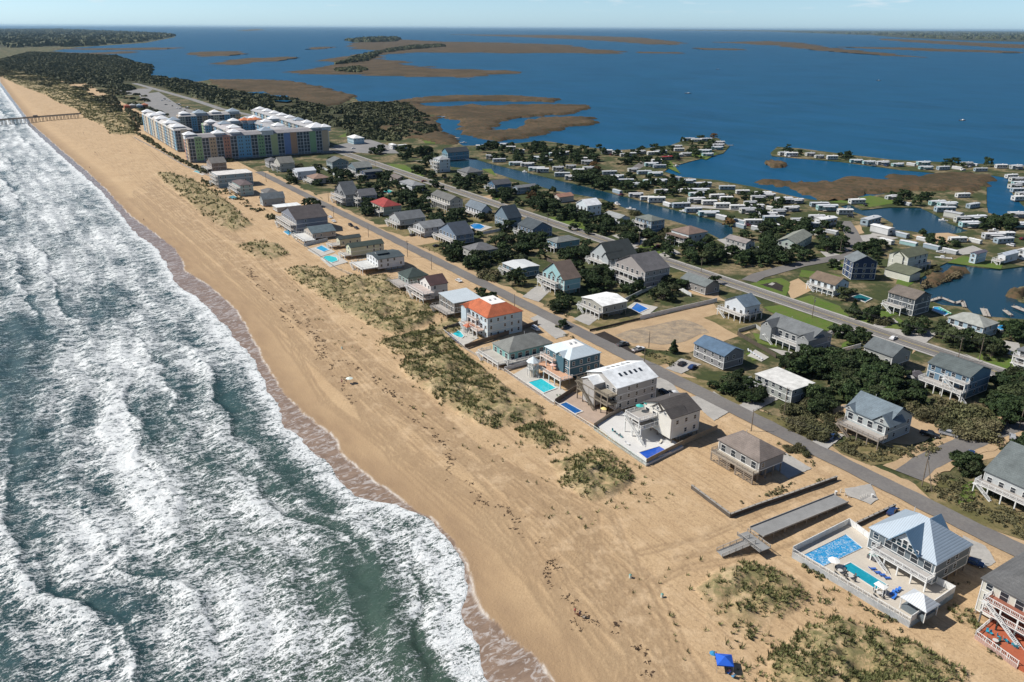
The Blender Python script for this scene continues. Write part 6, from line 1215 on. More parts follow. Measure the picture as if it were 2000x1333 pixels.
hotel('back wing of the resort nearest the parking lot', (350, 229), 0, 470, 19, (16, 0), [9, None, 4, None, 2, None], True, True, [(.1, .5, 9, 0), (.35, .5, 12, 1), (.6, .5, 9, 0), (.9, .5, 12, 1)], 'the back wing of the resort', (.5, .48, .46))
hotel('inland wing of the resort with a line of white hipped turrets', (613, 254), 490, 0, 19, (0, 16), [None, 9, None, 0], True, True, [(.5, k/8+.06, 9, 0 if k != 2 else 1) for k in range(8)], 'the inland wing of the resort', (.34, .34, .35))

hotel('short link wing of the resort behind the front wing', (455, 262), 410, 0, 20, (0, 17), [9, None, 0, None], True, False, [(.5, .3, 10, 0), (.5, .7, 10, 1)], 'the short link wing of the resort', (.38, .36, .37))
hotel('second link wing of the resort nearer the inland side', (545, 258), 470, 0, 20, (0, 17), [0, None, 4, None], True, False, [(.5, .2, 10, 0), (.5, .5, 9, 0), (.5, .8, 10, 0)], 'the second link wing of the resort', (.30, .30, .31))
o = thing('park_pavilion_row', 'red and tan beach shops beyond the resort', 'building', at(262, 212), PHI)
for i in range(4): MB().box((-14+i*9, -6+(i%2)*7, 0), (-6+i*9, 3+(i%2)*7, 4.5)).build('shop_wall', M([(.4, .12, .06), (.35, .3, .26), (.2, .3, .4), (.45, .16, .08)][i], .8), o); r = MB(); roof_geo(r, -14.5+i*9, -5.5+i*9, -6.5+(i%2)*7, 3.5+(i%2)*7, 4.7, 'hip', 'd', 2); r.build('roof', M([(.35, .10, .06), (.4, .4, .4), (.3, .36, .42), (.4, .14, .08)][i], .8), o)
# ---------------- trailer park ----------------
TRL = [(940, 288, 'u'), (988, 284, 'u'), (998, 290, 'u'), (1012, 297, 'u'), (960, 308, 'u'), (975, 314, 'u'), (1007, 320, 'u'), (1030, 322, 'u'), (1048, 331, 'u'), (1060, 334, 'u'), (1085, 302, 'u'), (1100, 300, 'u'), (1055, 310, 'u'), (1068, 316, 'u'), (1090, 330, 'u'), (1115, 326, 'u'), (1130, 334, 'u'), (1140, 312, 'u'), (1146, 318, 'u'), (1098, 342, 'u'), (1118, 348, 'u'), (1150, 330, 'u'), (1185, 298, 'u'), (1205, 300, 'u'), (1220, 303, 'u'), (1232, 302, 'u'), (1250, 298, 'u'), (1275, 300, 'u'), (1290, 297, 'u'),
 (1345, 273, 'u'), (1360, 275, 'u'), (1378, 274, 'u'), (1405, 279, 'u'), (1403, 285, 'u'), (1400, 290, 'u'), (1376, 297, 'u'), (1382, 302, 'u'), (1322, 287, 'u'), (1326, 293, 'u'), (1303, 309, 'r'), (1325, 304, 'u'), (1340, 302, 'u'), (1282, 316, 'u'), (1272, 322, 'u'), (1288, 325, 'u'),
 (1236, 332, 'u'), (1258, 337, 'u'), (1280, 340, 'u'), (1190, 338, 'u'), (1205, 345, 'u'), (1195, 350, 'u'), (1220, 356, 'u'), (1240, 362, 'u'), (1270, 354, 'u'), (1285, 356, 'u'), (1320, 349, 'u'), (1342, 355, 'u'), (1372, 362, 'u'), (1290, 374, 'u'), (1312, 374, 'u'), (1340, 373, 'u'), (1360, 380, 'u'), (1368, 374, 'u'), (1200, 375, 'v'), (1228, 383, 'u'), (1260, 388, 'u'), (1272, 393, 'u'), (1300, 400, 'v'),
 (1420, 367, 'u'), (1450, 375, 'u'), (1490, 380, 'u'), (1400, 384, 'u'), (1418, 389, 'u'), (1360, 392, 'u'), (1385, 396, 'u'), (1410, 402, 'u'), (1440, 405, 'u'), (1330, 402, 'u'), (1352, 411, 'u'), (1382, 418, 'u'), (1410, 425, 'v'), (1465, 397, 'u'), (1480, 388, 'u'), (1500, 382, 'u'), (1460, 412, 'u'), (1478, 404, 'u'), (1508, 407, 'v'), (1530, 392, 'u'), (1555, 393, 'u'), (1470, 435, 'u'), (1500, 420, 'u'), (1510, 428, 'u'), (1445, 432, 'v'), (1430, 443, 'v'), (1520, 415, 'u'), (1545, 408, 'u'), (1600, 400, 'u'), (1615, 407, 'u'), (1650, 415, 'u'), (1595, 425, 'u'), (1612, 437, 'b'), (1480, 447, 'v'), (1505, 443, 'u'), (1560, 432, 'u'), (1580, 440, 'u'), (1600, 456, 'v'), (1625, 452, 'v'),
 (1700, 434, 'b'), (1722, 452, 'B'), (1759, 458, 'v'), (1802, 466, 'v'), (1732, 471, 'v'), (1775, 475, 'v'), (1820, 482, 'v'), (1856, 490, 'v'), (1870, 468, 'u'), (1905, 470, 'v'), (1940, 462, 'u'), (1965, 458, 'u'), (1960, 470, 'u'), (1670, 395, 'u'), (1740, 385, 'g'), (1770, 397, 'v'), (1880, 382, 'u'), (1850, 400, 'u'), (1845, 410, 'u'), (1862, 422, 'B'), (1880, 430, 'u'), (1900, 402, 'g'), (1830, 397, 'u'), (1890, 440, 'u'), (1905, 428, 'u'), (1985, 420, 'u'), (1990, 440, 'u'),
 (1530, 301, 'u'), (1545, 303, 'u'), (1582, 302, 'u'), (1600, 306, 'u'), (1625, 309, 'u'), (1672, 315, 'u'), (1697, 318, 'u'), (1723, 319, 'u'), (1753, 322, 'u'), (1780, 321, 'v'), (1803, 320, 'u'), (1808, 328, 'u'), (1842, 329, 'u'), (1870, 328, 'v'), (1888, 321, 'u'), (1903, 321, 'v'), (1915, 332, 'u'), (1955, 326, 'u'), (1984, 327, 'u'), (1975, 345, 'u'), (1985, 352, 'u'), (1990, 358, 'u'), (1982, 365, 'u'), (1990, 372, 'u'), (1997, 380, 'u'), (1992, 388, 'u')]
TP = {}
def trailer_proto(L_, wc_, rc_, k):
    o = link('trailer', None, None, (0, 0, -400)); w = 3.6
    MB().box((-L_/2, -w/2, .5), (L_/2, w/2, 3.1)).build('body', M(wc_, .7, 'siding', .05), o); MB().box((-L_/2+.1, -w/2+.1, 0), (L_/2-.1, w/2-.1, .5)).build('skirting', M((.25, .25, .24), .9), o)
    r = MB(); roof_geo(r, -L_/2-.2, L_/2+.2, -w/2-.2, w/2+.2, 3.25, 'gable', 'n', .35, .12); r.build('roof', M(rc_, .6, 'rough', .05), o)
    if k % 2: r = MB(); r.box((-L_*.3, -w/2-2.4, 2.75), (L_*.3, -w/2, 2.85)); r.build('awning', M(rc_, .6), o); MB().box((-L_*.3, -w/2-2.4, .5), (L_*.3, -w/2, .6)).build('porch', M((.35, .33, .3), .8), o)
    for x in (-L_*.35, -.1*L_, L_*.15, L_*.38): MB().box((x-.6, -w/2-.04, 1.5), (x+.6, -w/2, 2.4)).build('window', glass(), o)
    MB().box((L_*.27-.4, -w/2-.04, .6), (L_*.27+.4, -w/2, 2.5)).build('door', M((.3, .32, .34), .6), o); MB().box((-L_/2-.04, -.7, 1.4), (-L_/2, .7, 2.3)).build('end_window', glass(), o)
    MB().box((1, -.4, 3.5), (1.9, .4, 3.95)).build('roof_unit', M((.55, .55, .55), .7), o); return o
TPS = [trailer_proto(10+1.5*(i % 3), c, [(.72, .72, .71), (.60, .60, .60), (.50, .52, .54), (.42, .43, .44), (.70, .70, .68), (.62, .64, .66)][i], i) for i, c in enumerate([(.55, .56, .56), (.42, .44, .45), (.30, .38, .44), (.50, .50, .46), (.60, .60, .58), (.30, .48, .48)])]
RED = trailer_proto(13, (.30, .26, .22), (.30, .03, .03), 2); WHD = ['white', 'light grey', 'slate blue', 'cream', 'bright white', 'pale teal']
TL = []
WPOLY = [[(p.x, p.y) for p in (at(x, y) for x, y in pl_)] for pl_ in (CANAL, POND, BAYS)]
for i, (x, y, a) in enumerate(TRL):
    P = at(x, y, 1.5); P.z = 0; k = rnd.randrange(6); p = RED if a == 'r' else TPS[k]; o = copy_tree(p); o.location = P
    o.rotation_euler = (0, 0, (PHI if a in 'urb' else PHI+math.pi/2 if a in 'vB' else PHI)+rnd.uniform(-.12, .12)-math.radians(25 if a == 'u' else 0)); sc = 1.12 if a in 'urg' else .8
    if a in 'bB': sc = 1.45
    sc *= rnd.uniform(.78, 1.0); o.scale = (sc, sc*rnd.uniform(1.0, 1.25), sc*rnd.uniform(.95, 1.15)); TL.append((o, P, 'red roofed' if a == 'r' else WHD[k], k % 2 and a != 'r'))
    def wetc(Q):
        az = o.rotation_euler.z; u_ = Vector((math.cos(az), math.sin(az), 0)); w_ = Vector((-u_.y, u_.x, 0))
        return any(inside(c_.x, c_.y, pl_) for pl_ in WPOLY for c_ in (Q, Q+u_*5.5*sc, Q-u_*5.5*sc, Q+u_*5*sc+w_*2, Q-u_*5*sc+w_*2, Q+u_*5*sc-w_*2, Q-u_*5*sc-w_*2))
    if wetc(P):
        for k_ in range(1, 12):
            c_ = [P+d_*k_ for d_ in (nv, -nv, dv, -dv) if not wetc(P+d_*k_)]
            if c_: P = c_[0]; o.location = P; TL[-1] = (o, P, *TL[-1][2:]); break
    FOOT.append((P, Vector((math.cos(o.rotation_euler.z), math.sin(o.rotation_euler.z), 0)), Vector((-math.sin(o.rotation_euler.z), math.cos(o.rotation_euler.z), 0)), 6*sc, 2.2*sc))
for p in TPS+[RED]:
    for c in list(p.children): bpy.data.objects.remove(c)
    bpy.data.objects.remove(p)
ZONES = [((1380, 285), 'on the wooded point beyond the park'), ((1250, 300), 'on the north shore of the park'), ((1100, 325), 'between the canal and the north shore'), ((1000, 310), 'near the canal mouth'), ((1270, 345), 'in the middle of the park'), ((1230, 385), 'on the canal bank'), ((1400, 410), 'at the near end of the canal'), ((1450, 375), 'beside the reed spit'), ((1500, 400), 'in the crowded inner rows'), ((1500, 440), 'behind the canal end pines'), ((1600, 410), 'west of the pond'), ((1610, 450), 'along the park lane'), ((1750, 460), 'south of the pond'), ((1850, 480), 'beside the lagoon lawn'), ((1850, 415), 'on the pond peninsula'), ((1700, 390), 'on the reed side of the pond'), ((1930, 465), 'at the right behind the lagoon'), ((1570, 303), 'at the tip of the long spit'), ((1720, 320), 'in the middle of the long spit'), ((1880, 325), 'at the root of the long spit'), ((1985, 365), 'across the channel at the right edge')]
ZP = [(at(*z[0]), z[1]) for z in ZONES]
ORD = ['first', 'second', 'third', 'fourth', 'fifth', 'sixth', 'seventh', 'eighth', 'ninth', 'tenth', 'eleventh', 'twelfth', 'thirteenth', 'fourteenth', 'fifteenth', 'sixteenth']
groups = {}
for o, P, c, aw in TL:
    zn = min(ZP, key=lambda z_: (z_[0]-P).length)[1]; groups.setdefault((zn, c, bool(aw)), []).append(o)
for (zn, c, aw), os_ in groups.items():
    os_.sort(key=lambda o: proj(o.location)[0])
    for i, o in enumerate(os_):
        pre = '' if len(os_) == 1 else ORD[i]+' from left, '
        tag(o, (pre+c+' trailer '+('with awning ' if aw else '')+zn), 'trailer', 'trailers in the waterside park')
# ---------------- trees ----------------
T_ = [
 ([(1500, 720), (1600, 702), (1700, 722), (1800, 772), (1790, 800), (1700, 800), (1640, 788), (1600, 745), (1560, 735)], 72, 4.5, 7.5, 'pine'), ([(1380, 765), (1450, 735), (1475, 762), (1500, 812), (1420, 795)], 22, 2.5, 5, 'pine'), ([(1530, 805), (1600, 795), (1660, 812), (1610, 860), (1530, 850)], 22, 2.2, 4.2, 'shrub'), ([(1540, 780), (1590, 775), (1640, 790), (1600, 815)], 12, 3.5, 6, 'pine'),
 ([(1770, 800), (1880, 795), (1960, 840), (1900, 862), (1810, 830)], 30, 3, 5, 'shrub'), ([(1930, 790), (1960, 740), (2040, 740), (2040, 850), (1965, 842)], 20, 6, 9, 'pine'), ([(1840, 640), (1880, 655), (1940, 680), (1960, 700), (1890, 705), (1830, 670)], 13, 5, 7, 'pine'), ([(1600, 740), (1640, 700), (1670, 700), (1700, 725), (1640, 760)], 12, 5, 7, 'pine'),
 ([(1620, 655), (1670, 650), (1710, 665), (1690, 678), (1640, 672)], 9, 3.5, 5, 'pine'), ([(1950, 640), (2000, 640), (2030, 680), (1970, 665)], 8, 5, 7, 'pine'), ([(1955, 880), (2030, 860), (2040, 910), (1975, 895)], 9, 4.5, 6.5, 'pine'), ([(1870, 915), (1905, 895), (1925, 905), (1900, 935), (1880, 945)], 7, 4, 5.5, 'pine'),
 ([(1660, 620), (1700, 622), (1720, 640), (1670, 640)], 4, 5, 7, 'pine'), ([(1750, 650), (1800, 640), (1830, 655), (1780, 660)], 4, 4, 6, 'pine'),
 ([(770, 300), (800, 290), (850, 300), (860, 322), (810, 330), (775, 320)], 16, 6, 9, 'pine'), ([(720, 300), (745, 292), (770, 310), (750, 320)], 8, 5, 7, 'pine'), ([(770, 400), (800, 385), (830, 390), (815, 408), (780, 410)], 8, 5, 8, 'pine'), ([(845, 428), (880, 412), (905, 415), (895, 440), (855, 445)], 11, 5, 8, 'pine'), ([(890, 350), (935, 342), (960, 360), (940, 378), (895, 370)], 15, 5, 7, 'pine'), ([(970, 372), (1010, 370), (1020, 385), (990, 392)], 8, 5, 7, 'pine'),
 ([(1030, 378), (1085, 372), (1100, 400), (1060, 415), (1030, 400)], 16, 5, 8, 'pine'), ([(950, 425), (975, 420), (985, 440), (960, 445)], 5, 4, 6, 'shrub'), ([(960, 482), (1060, 474), (1078, 490), (1060, 505), (1000, 512), (975, 508)], 20, 5, 7.5, 'pine'), ([(860, 495), (895, 480), (905, 510), (875, 512)], 9, 5, 7, 'pine'), ([(905, 515), (960, 495), (990, 515), (960, 530), (920, 530)], 12, 4.5, 7, 'pine'), ([(930, 545), (960, 535), (970, 555), (945, 560)], 5, 3.5, 5, 'shrub'),
 ([(1100, 500), (1145, 475), (1160, 500), (1130, 530), (1105, 530)], 11, 5, 7, 'pine'), ([(1140, 545), (1170, 532), (1210, 548), (1205, 572), (1160, 570)], 12, 5, 7.5, 'pine'), ([(1065, 590), (1110, 585), (1125, 600), (1090, 612), (1068, 605)], 10, 3.5, 5, 'pine'), ([(1290, 575), (1320, 570), (1325, 595), (1300, 600)], 3, 6, 8, 'pine'), ([(1230, 560), (1260, 550), (1262, 565), (1240, 575)], 4, 4, 6, 'pine'),
 ([(1330, 480), (1400, 480), (1420, 500), (1400, 520), (1345, 510)], 15, 5, 8, 'pine'), ([(1430, 510), (1480, 500), (1560, 495), (1600, 500), (1560, 515), (1470, 530)], 16, 5, 8, 'pine'), ([(1475, 470), (1515, 468), (1520, 490), (1485, 495)], 9, 5, 8, 'pine'), ([(1610, 485), (1640, 480), (1650, 500), (1620, 505)], 6, 6, 8, 'pine'), ([(1665, 490), (1730, 478), (1745, 492), (1690, 505)], 10, 4, 6.5, 'pine'), ([(1520, 445), (1570, 440), (1600, 455), (1560, 470)], 8, 4, 7, 'pine'),
 ([(1120, 405), (1160, 410), (1170, 425), (1130, 430)], 7, 4.5, 6.5, 'pine'), ([(1165, 400), (1200, 405), (1210, 415), (1180, 415)], 5, 3.5, 6, 'pine'), ([(1190, 470), (1230, 465), (1250, 480), (1210, 490)], 8, 4, 6, 'pine'), ([(1270, 440), (1300, 450), (1320, 470), (1290, 470)], 3, 4, 6, 'shrub'), ([(1150, 450), (1190, 455), (1195, 468), (1160, 462)], 4, 4, 6, 'pine'),
 ([(930, 290), (1000, 287), (1150, 292), (1190, 300), (1180, 320), (1050, 330), (960, 312)], 80, 5, 8, 'pine'), ([(1100, 345), (1170, 345), (1230, 375), (1180, 372), (1130, 360)], 40, 5, 8, 'pine'), ([(1200, 300), (1300, 290), (1340, 300), (1300, 330), (1220, 330)], 34, 4, 7, 'pine'), ([(1320, 280), (1360, 273), (1400, 280), (1370, 312), (1330, 308)], 16, 5, 8, 'pine'), ([(1200, 345), (1330, 355), (1400, 380), (1300, 385), (1230, 370)], 44, 4, 6, 'pine'), ([(1330, 375), (1480, 385), (1560, 400), (1500, 425), (1380, 400)], 36, 3, 5.5, 'pine'),
 ([(1420, 430), (1500, 425), (1560, 440), (1500, 455), (1440, 450)], 10, 4, 6, 'pine'), ([(1720, 385), (1800, 385), (1830, 400), (1740, 404)], 10, 4, 7, 'pine'), ([(1780, 460), (1850, 470), (1900, 485), (1820, 485)], 9, 3.5, 6, 'pine'), ([(1900, 440), (1960, 430), (1990, 450), (1930, 455)], 14, 4, 7, 'pine'), ([(1515, 290), (1550, 290), (1565, 305), (1530, 305)], 9, 4, 6, 'pine'), ([(1635, 305), (1665, 305), (1660, 316), (1640, 315)], 5, 5, 7, 'pine'), ([(1820, 320), (1870, 318), (1880, 328), (1830, 330)], 6, 4, 6, 'pine'),
 ([(1640, 440), (1660, 448), (1650, 470), (1630, 460)], 3, 3.5, 5, 'pine'), ([(560, 325), (590, 320), (600, 330), (570, 335)], 3, 3, 5, 'shrub'), ([(545, 355), (570, 350), (575, 365), (550, 368)], 5, 4, 6, 'pine'), ([(590, 400), (630, 395), (640, 410), (600, 415)], 8, 4, 6, 'pine'), ([(705, 400), (735, 395), (740, 425), (710, 425)], 9, 4.5, 7, 'pine'), ([(640, 360), (665, 355), (670, 372), (645, 375)], 4, 4, 6, 'pine'), ([(1000, 440), (1040, 460), (1080, 470), (1040, 475)], 5, 3, 5, 'pine'),
 ([(740, 345), (770, 340), (765, 365), (740, 370)], 8, 5, 7, 'pine'), ([(640, 320), (650, 312), (665, 318), (650, 328)], 4, 4, 6, 'pine'), ([(920, 585), (955, 575), (965, 590), (935, 598)], 5, 4, 5.5, 'pine'), ([(420, 300), (480, 312), (500, 318), (440, 318)], 5, 3, 4, 'shrub'), ([(1800, 530), (1840, 520), (1850, 526), (1815, 540)], 5, 1.5, 2.5, 'shrub'), ([(1690, 640), (1730, 625), (1740, 630), (1700, 645)], 6, 1.8, 3, 'shrub'),
]
T_ += [([(640, 330), (760, 345), (1000, 440), (1180, 520), (1100, 560), (900, 470), (700, 390)], 105, 3.5, 7, 'pine'), ([(800, 330), (940, 370), (1150, 420), (1400, 500), (1350, 540), (1100, 450), (850, 370)], 90, 3.5, 7, 'pine'), ([(1150, 500), (1300, 530), (1350, 560), (1250, 600), (1130, 600)], 22, 3, 6, 'pine'), ([(1430, 450), (1600, 440), (1650, 480), (1500, 520), (1400, 500)], 26, 4, 7, 'pine'), ([(540, 330), (640, 325), (720, 380), (620, 370)], 20, 3, 5.5, 'pine'), ([(1560, 500), (1700, 480), (1760, 500), (1740, 545), (1640, 560)], 12, 3.5, 6, 'pine')]
for pl, n, a, b_, kd in T_: scatter(pl, n, a, b_, kd)
for x, y, s_, kd in [(1006, 556, 8, 'pine'), (1018, 558, 6, 'pine'), (1316, 690, 6.5, 'cone'), (1098, 640, 4, 'pine'), (1396, 555, 4.5, 'pine'), (1158, 332, 8, 'autumn'), (1165, 340, 7, 'autumn'), (1040, 392, 7, 'autumn'), (1425, 442, 6, 'autumn'), (1393, 270, 6, 'autumn'), (1667, 610, 7, 'cone'), (1770, 655, 7, 'cone'), (1530, 780, 5.5, 'cone'), (1170, 292, 6, 'pine'), (1928, 325, 8, 'pine'), (1215, 322, 7, 'pine'), (1760, 388, 6, 'pine'), (1170, 508, 5, 'pine'), (1120, 450, 4.5, 'pine'), (1148, 458, 4.5, 'pine'), (1650, 585, 6, 'pine'), (1240, 506, 6, 'pine'), (700, 250, 7, 'pine'), (820, 262, 7, 'pine'), (833, 262, 6, 'pine'), (1240, 420, 4, 'shrub'), (1990, 700, 4, 'pine'), (1645, 480, 6, 'pine'), (1560, 880, 2, 'shrub'), (1575, 890, 1.8, 'shrub'), (1542, 880, 1.6, 'shrub')]:
    tree(at(x, y), s_, kd)
brush([(1320, 740), (1400, 745), (1480, 800), (1620, 845), (1600, 875), (1500, 845), (1420, 805)], 1.3, .9, LEAF2, 'rough green brush on the bank below the thicket', thr=.42); brush([(1620, 875), (1660, 858), (1740, 880), (1840, 862), (1850, 872), (1810, 892), (1700, 905), (1650, 893)], 2.0, .9, LEAF2, 'grassy brush on the bank by the side road junction', thr=.36)
brush([(1790, 950), (1840, 925), (1900, 945), (2000, 1010), (2000, 1065), (1900, 1020), (1840, 990)], 1.6, .8, LEAF2, 'brush on the slope beside the road at the right edge', thr=.42); brush([(1440, 985), (1540, 962), (1632, 930), (1640, 920), (1600, 920), (1500, 960)], 1.2, .7, LEAF2, 'dune scrub behind the timber bulkhead', thr=.47)
brush([(1650, 1010), (1665, 1025), (1560, 1085), (1640, 1130), (1560, 1090)], .1, .4, LEAF2, 'x') if False else None
brush([(1552, 1088), (1772, 1228), (1762, 1236), (1545, 1098)], 2.5, .7, LEAF2, 'low green plants along the foot of the pool terrace wall', thr=.46); brush([(1866, 1195), (1890, 1185), (1925, 1240), (1985, 1295), (1965, 1300), (1905, 1255)], 1.6, .6, LEAF2, 'beach grass beside the red deck house', thr=.42)
brush([(1235, 690), (1300, 685), (1350, 700), (1300, 725), (1260, 712)], 1.0, .7, LEAF2, 'scrub around the utility pole beside the sandy lot', thr=.45); brush([(1075, 610), (1130, 600), (1150, 612), (1100, 622)], 1.0, .6, LEAF2, 'low brush by the aqua house drive'); brush([(1100, 655), (1120, 640), (1150, 650), (1180, 670), (1120, 665)], 1.2, .7, LEAF2, 'scrub beside the pale metal hip roof')
brush([(1800, 565), (1878, 540), (1880, 531), (1855, 540), (1800, 552)], 1.2, 1.4, LEAF4, 'dry reeds along the lagoon bulkhead', thr=.2, sz=.4); brush([(1900, 1160), (1860, 1140), (1880, 1120), (1900, 1140)], .6, .5, LEAF2, 'weeds between the big house and the cream one')
brush([(1515, 865), (1560, 880), (1600, 905), (1590, 915), (1530, 890)], 1.0, .7, LEAF2, 'road verge scrub beside the shingle house', thr=.45); brush([(790, 470), (860, 490), (950, 560), (1000, 590), (960, 570), (850, 500)], .5, .5, LEAF2, 'verge grass along the beach road'); brush([(1190, 440), (1240, 450), (1320, 470), (1300, 474), (1200, 452)], .6, .8, LEAF4, 'dry canal bank reeds', thr=.4)
brush([(262, 258), (300, 285), (345, 312), (400, 342), (415, 332), (372, 322), (330, 300), (290, 270)], .22, 2.2, LEAF2, 'scrub along the foot of the resort beach wing', thr=.36, sz=.5); brush([(395, 348), (500, 398), (560, 440), (552, 448), (480, 405), (390, 358)], .25, 1.2, LEAF2, 'weeds along the seaward lots of the far beach row', thr=.5, sz=.5); brush([(300, 240), (330, 225), (262, 200), (240, 205), (262, 250)], .12, 2.6, LEAF_F, 'scrub between the resort and the far dunes', thr=.45, sz=.5)
# labels for the plants: nearest building, rank and look
def thin_trees():
    "the trees that show largest stay individuals, the rest become one grove"
    ps = sorted([t_ for t_ in TREES if t_[1] == 'pine'], key=lambda t_: -t_[2]/t_[0].location.length); rest = ps[285:]; V = []; T__ = []
    for t_ in rest:
        o = t_[0]; TREES.remove(t_); cr = [c for c in o.children if c.name.startswith('crown')][0]; me = cr.data; n = len(me.vertices); v = np.zeros(n*3, np.float32); me.vertices.foreach_get('co', v); tn = np.zeros(n, np.float32); me.attributes['tint'].data.foreach_get('value', tn)
        v = v.reshape(-1, 4, 3); k = _r.rand(len(v)) < .40; v = v[k]; tn = tn.reshape(-1, 4)[k]; cc_ = v.mean(1, keepdims=True); v = cc_+(v-cc_)*1.5; v = v.reshape(-1, 3)
        a = o.rotation_euler.z; R_m = np.array([[math.cos(a), -math.sin(a), 0], [math.sin(a), math.cos(a), 0], [0, 0, 1]]); V.append((v*np.array(o.scale))@R_m.T+np.array(o.location)); T__.append(tn.ravel()*.8+.2*rnd.random())
        for c in list(o.children): bpy.data.objects.remove(c)
        bpy.data.objects.remove(o)
    V = np.concatenate(V); tag(link('pine_grove', leafmesh('pine_grove', V, np.arange(len(V)).reshape(-1, 4), np.concatenate(T__), LEAF)), kind='stuff', label='the farther pines scattered between the trailers and houses')
thin_trees()
def plan_labels():
    lab = {}
    C = {'pine': ('dark green spreading pine', 'tree'), 'autumn': ('rusty brown leafed tree', 'tree'), 'shrub': ('low olive green shrub', 'shrub'), 'cone': ('dark pointed cedar', 'tree')}
    GP = {'pine': 'pines of the village', 'autumn': 'brown leafed trees', 'shrub': 'shrubs of the village', 'cone': 'cedars of the village'}
    HS = [h_ for h_ in HOUSES if h_[1]]
    for o, kd, sz, lb in TREES:
        P = Vector((o.location.x, o.location.y, 0)); h_ = min(HS, key=lambda q_: (q_[0]-P).length); v_ = P-h_[0]; s_, t_ = v_.dot(dv), v_.dot(nv)
        side = 'beyond' if s_ > abs(t_) else 'on the near side of' if -s_ > abs(t_) else 'inland of' if t_ > 0 else 'seaward of'
        if kd == 'pine': d0 = ('tall ' if sz > 6.3 else 'small ' if sz < 4.6 else '')
        else: d0 = ''
        lab.setdefault((d0+C[kd][0]+' '+side+' '+h_[1], C[kd][1], GP[kd]), []).append((v_.length, o))
    for (l_, c_, g_), os_ in lab.items():
        os_.sort(key=lambda q_: q_[0])
        for i, (d_, o) in enumerate(os_):
            if len(os_) > 1: o['label'] = (ORD[min(i, 15)]+' '+l_) if len((ORD[min(i, 15)]+' '+l_).split()) <= 16 else ' '.join((ORD[min(i, 15)]+' '+l_.replace('spreading ', '')).split()[:16])
            else: o['label'] = l_
            if len(o['label'].split()) > 16: o['label'] = o['label'].replace('spreading ', '').replace('dark green ', 'green ')
            o['category'] = c_; o['group'] = g_
plan_labels()
# ---------------- vehicles ----------------
WHC, SIL, BLK, NAV, RDC, GRC = (.70, .70, .70), (.36, .37, .39), (.02, .02, .022), (.02, .05, .14), (.12, .015, .02), (.13, .14, .15)
CL = [('suv', WHC, 1046, 642, -90, 'white SUV parked on the sand behind the orange roofed house'), ('pickup', GRC, 1216, 672, 0, 'white and grey truck with ladder rack, the left of two by the sandy lot'), ('pickup', WHC, 1247, 682, 0, 'silver truck with ladder rack, the right of two by the sandy lot'), ('sedan', BLK, 1332, 710, 20, 'black car in the drive of the steel blue roofed house'), ('sedan', NAV, 1352, 716, 20, 'dark blue car beside the black car under the steel blue roof'),
 ('pickup', BLK, 1816, 848, -70, 'black pickup with white hood on the drive by the side road'), ('pickup', SIL, 1853, 847, -70, 'silver pickup truck beside the black one on the side road drive'), ('suv', RDC, 1873, 898, 28, 'dark red SUV parked on the verge of the side road'), ('sedan', NAV, 1898, 886, 28, 'blue car half hidden by the bush on the side road'), ('sedan', SIL, 1978, 853, 28, 'silver car at the right edge of the side road'),
 ('suv', BLK, 1474, 782, -5, 'black SUV in the drive of the flat white roofed house'), ('suv', WHC, 1480, 772, -5, 'white SUV behind the black one by the flat white roof'), ('sedan', NAV, 1902, 1098, -70, 'dark blue car under the side of the blue metal roofed house'), ('pickup', NAV, 1625, 853, 10, 'small blue vehicle on the drive near the timber deck house'), ('sedan', NAV, 1742, 998, 20, 'blue car behind the roofs of the blue metal roofed house'),
 ('pickup', WHC, 1316, 770, -90, 'white pickup behind the long white metal roofed house'), ('suv', BLK, 1298, 768, -90, 'black SUV between the metal roof and the dark roof'), ('sedan', BLK, 806, 459, 10, 'black car by the gravel drive house'), ('sedan', BLK, 852, 480, 5, 'black car in the shade of the navy slope house'), ('sedan', GRC, 870, 348, 0, 'grey car beside the pale blue tower house'),
 ('sedan', WHC, 652, 432, -90, 'white car behind the slate blue block house'), ('suv', BLK, 685, 440, -90, 'black SUV behind the cream black gabled house'), ('sedan', BLK, 696, 445, -90, 'black car right of the SUV behind the cream black gabled house'), ('sedan', WHC, 645, 424, -90, 'white car in the row beside the beach road'), ('sedan', NAV, 664, 396, 0, 'blue car under the many gabled grey house'), ('sedan', BLK, 680, 400, 0, 'black car under the many gabled grey house'),
 ('pickup', RDC, 1285, 482, 0, 'red truck beside the brown hip roofed canal house'), ('sedan', WHC, 1745, 660, 10, 'white car in the drive of the dark grey lagoon house'), ('sedan', WHC, 896, 548, -90, 'white boat trailer car behind the maroon roofed house'), ('sedan', GRC, 410, 222, 0, 'grey car in the resort parking lot nearest the turrets'), ('sedan', SIL, 365, 212, 0, 'silver car in the middle of the resort parking lot'), ('sedan', BLK, 350, 205, 0, 'black car in the resort parking lot by the highway'), ('sedan', RDC, 1997, 466, 0, 'red car at the right edge by the trailers'), ('sedan', RDC, 828, 354, 0, 'red car on the second road near the white low house'), ('sedan', BLK, 735, 296, 0, 'black car in the village parking lot'), ('sedan', WHC, 690, 290, 0, 'white car in the village parking lot')]
for k, c, x, y, a, l_ in CL: car(k, c, x, y, a, l_, 'parked vehicles')
CN = {WHC: 'white', SIL: 'silver', BLK: 'black', NAV: 'blue', RDC: 'red', GRC: 'grey'}; used_ = {}
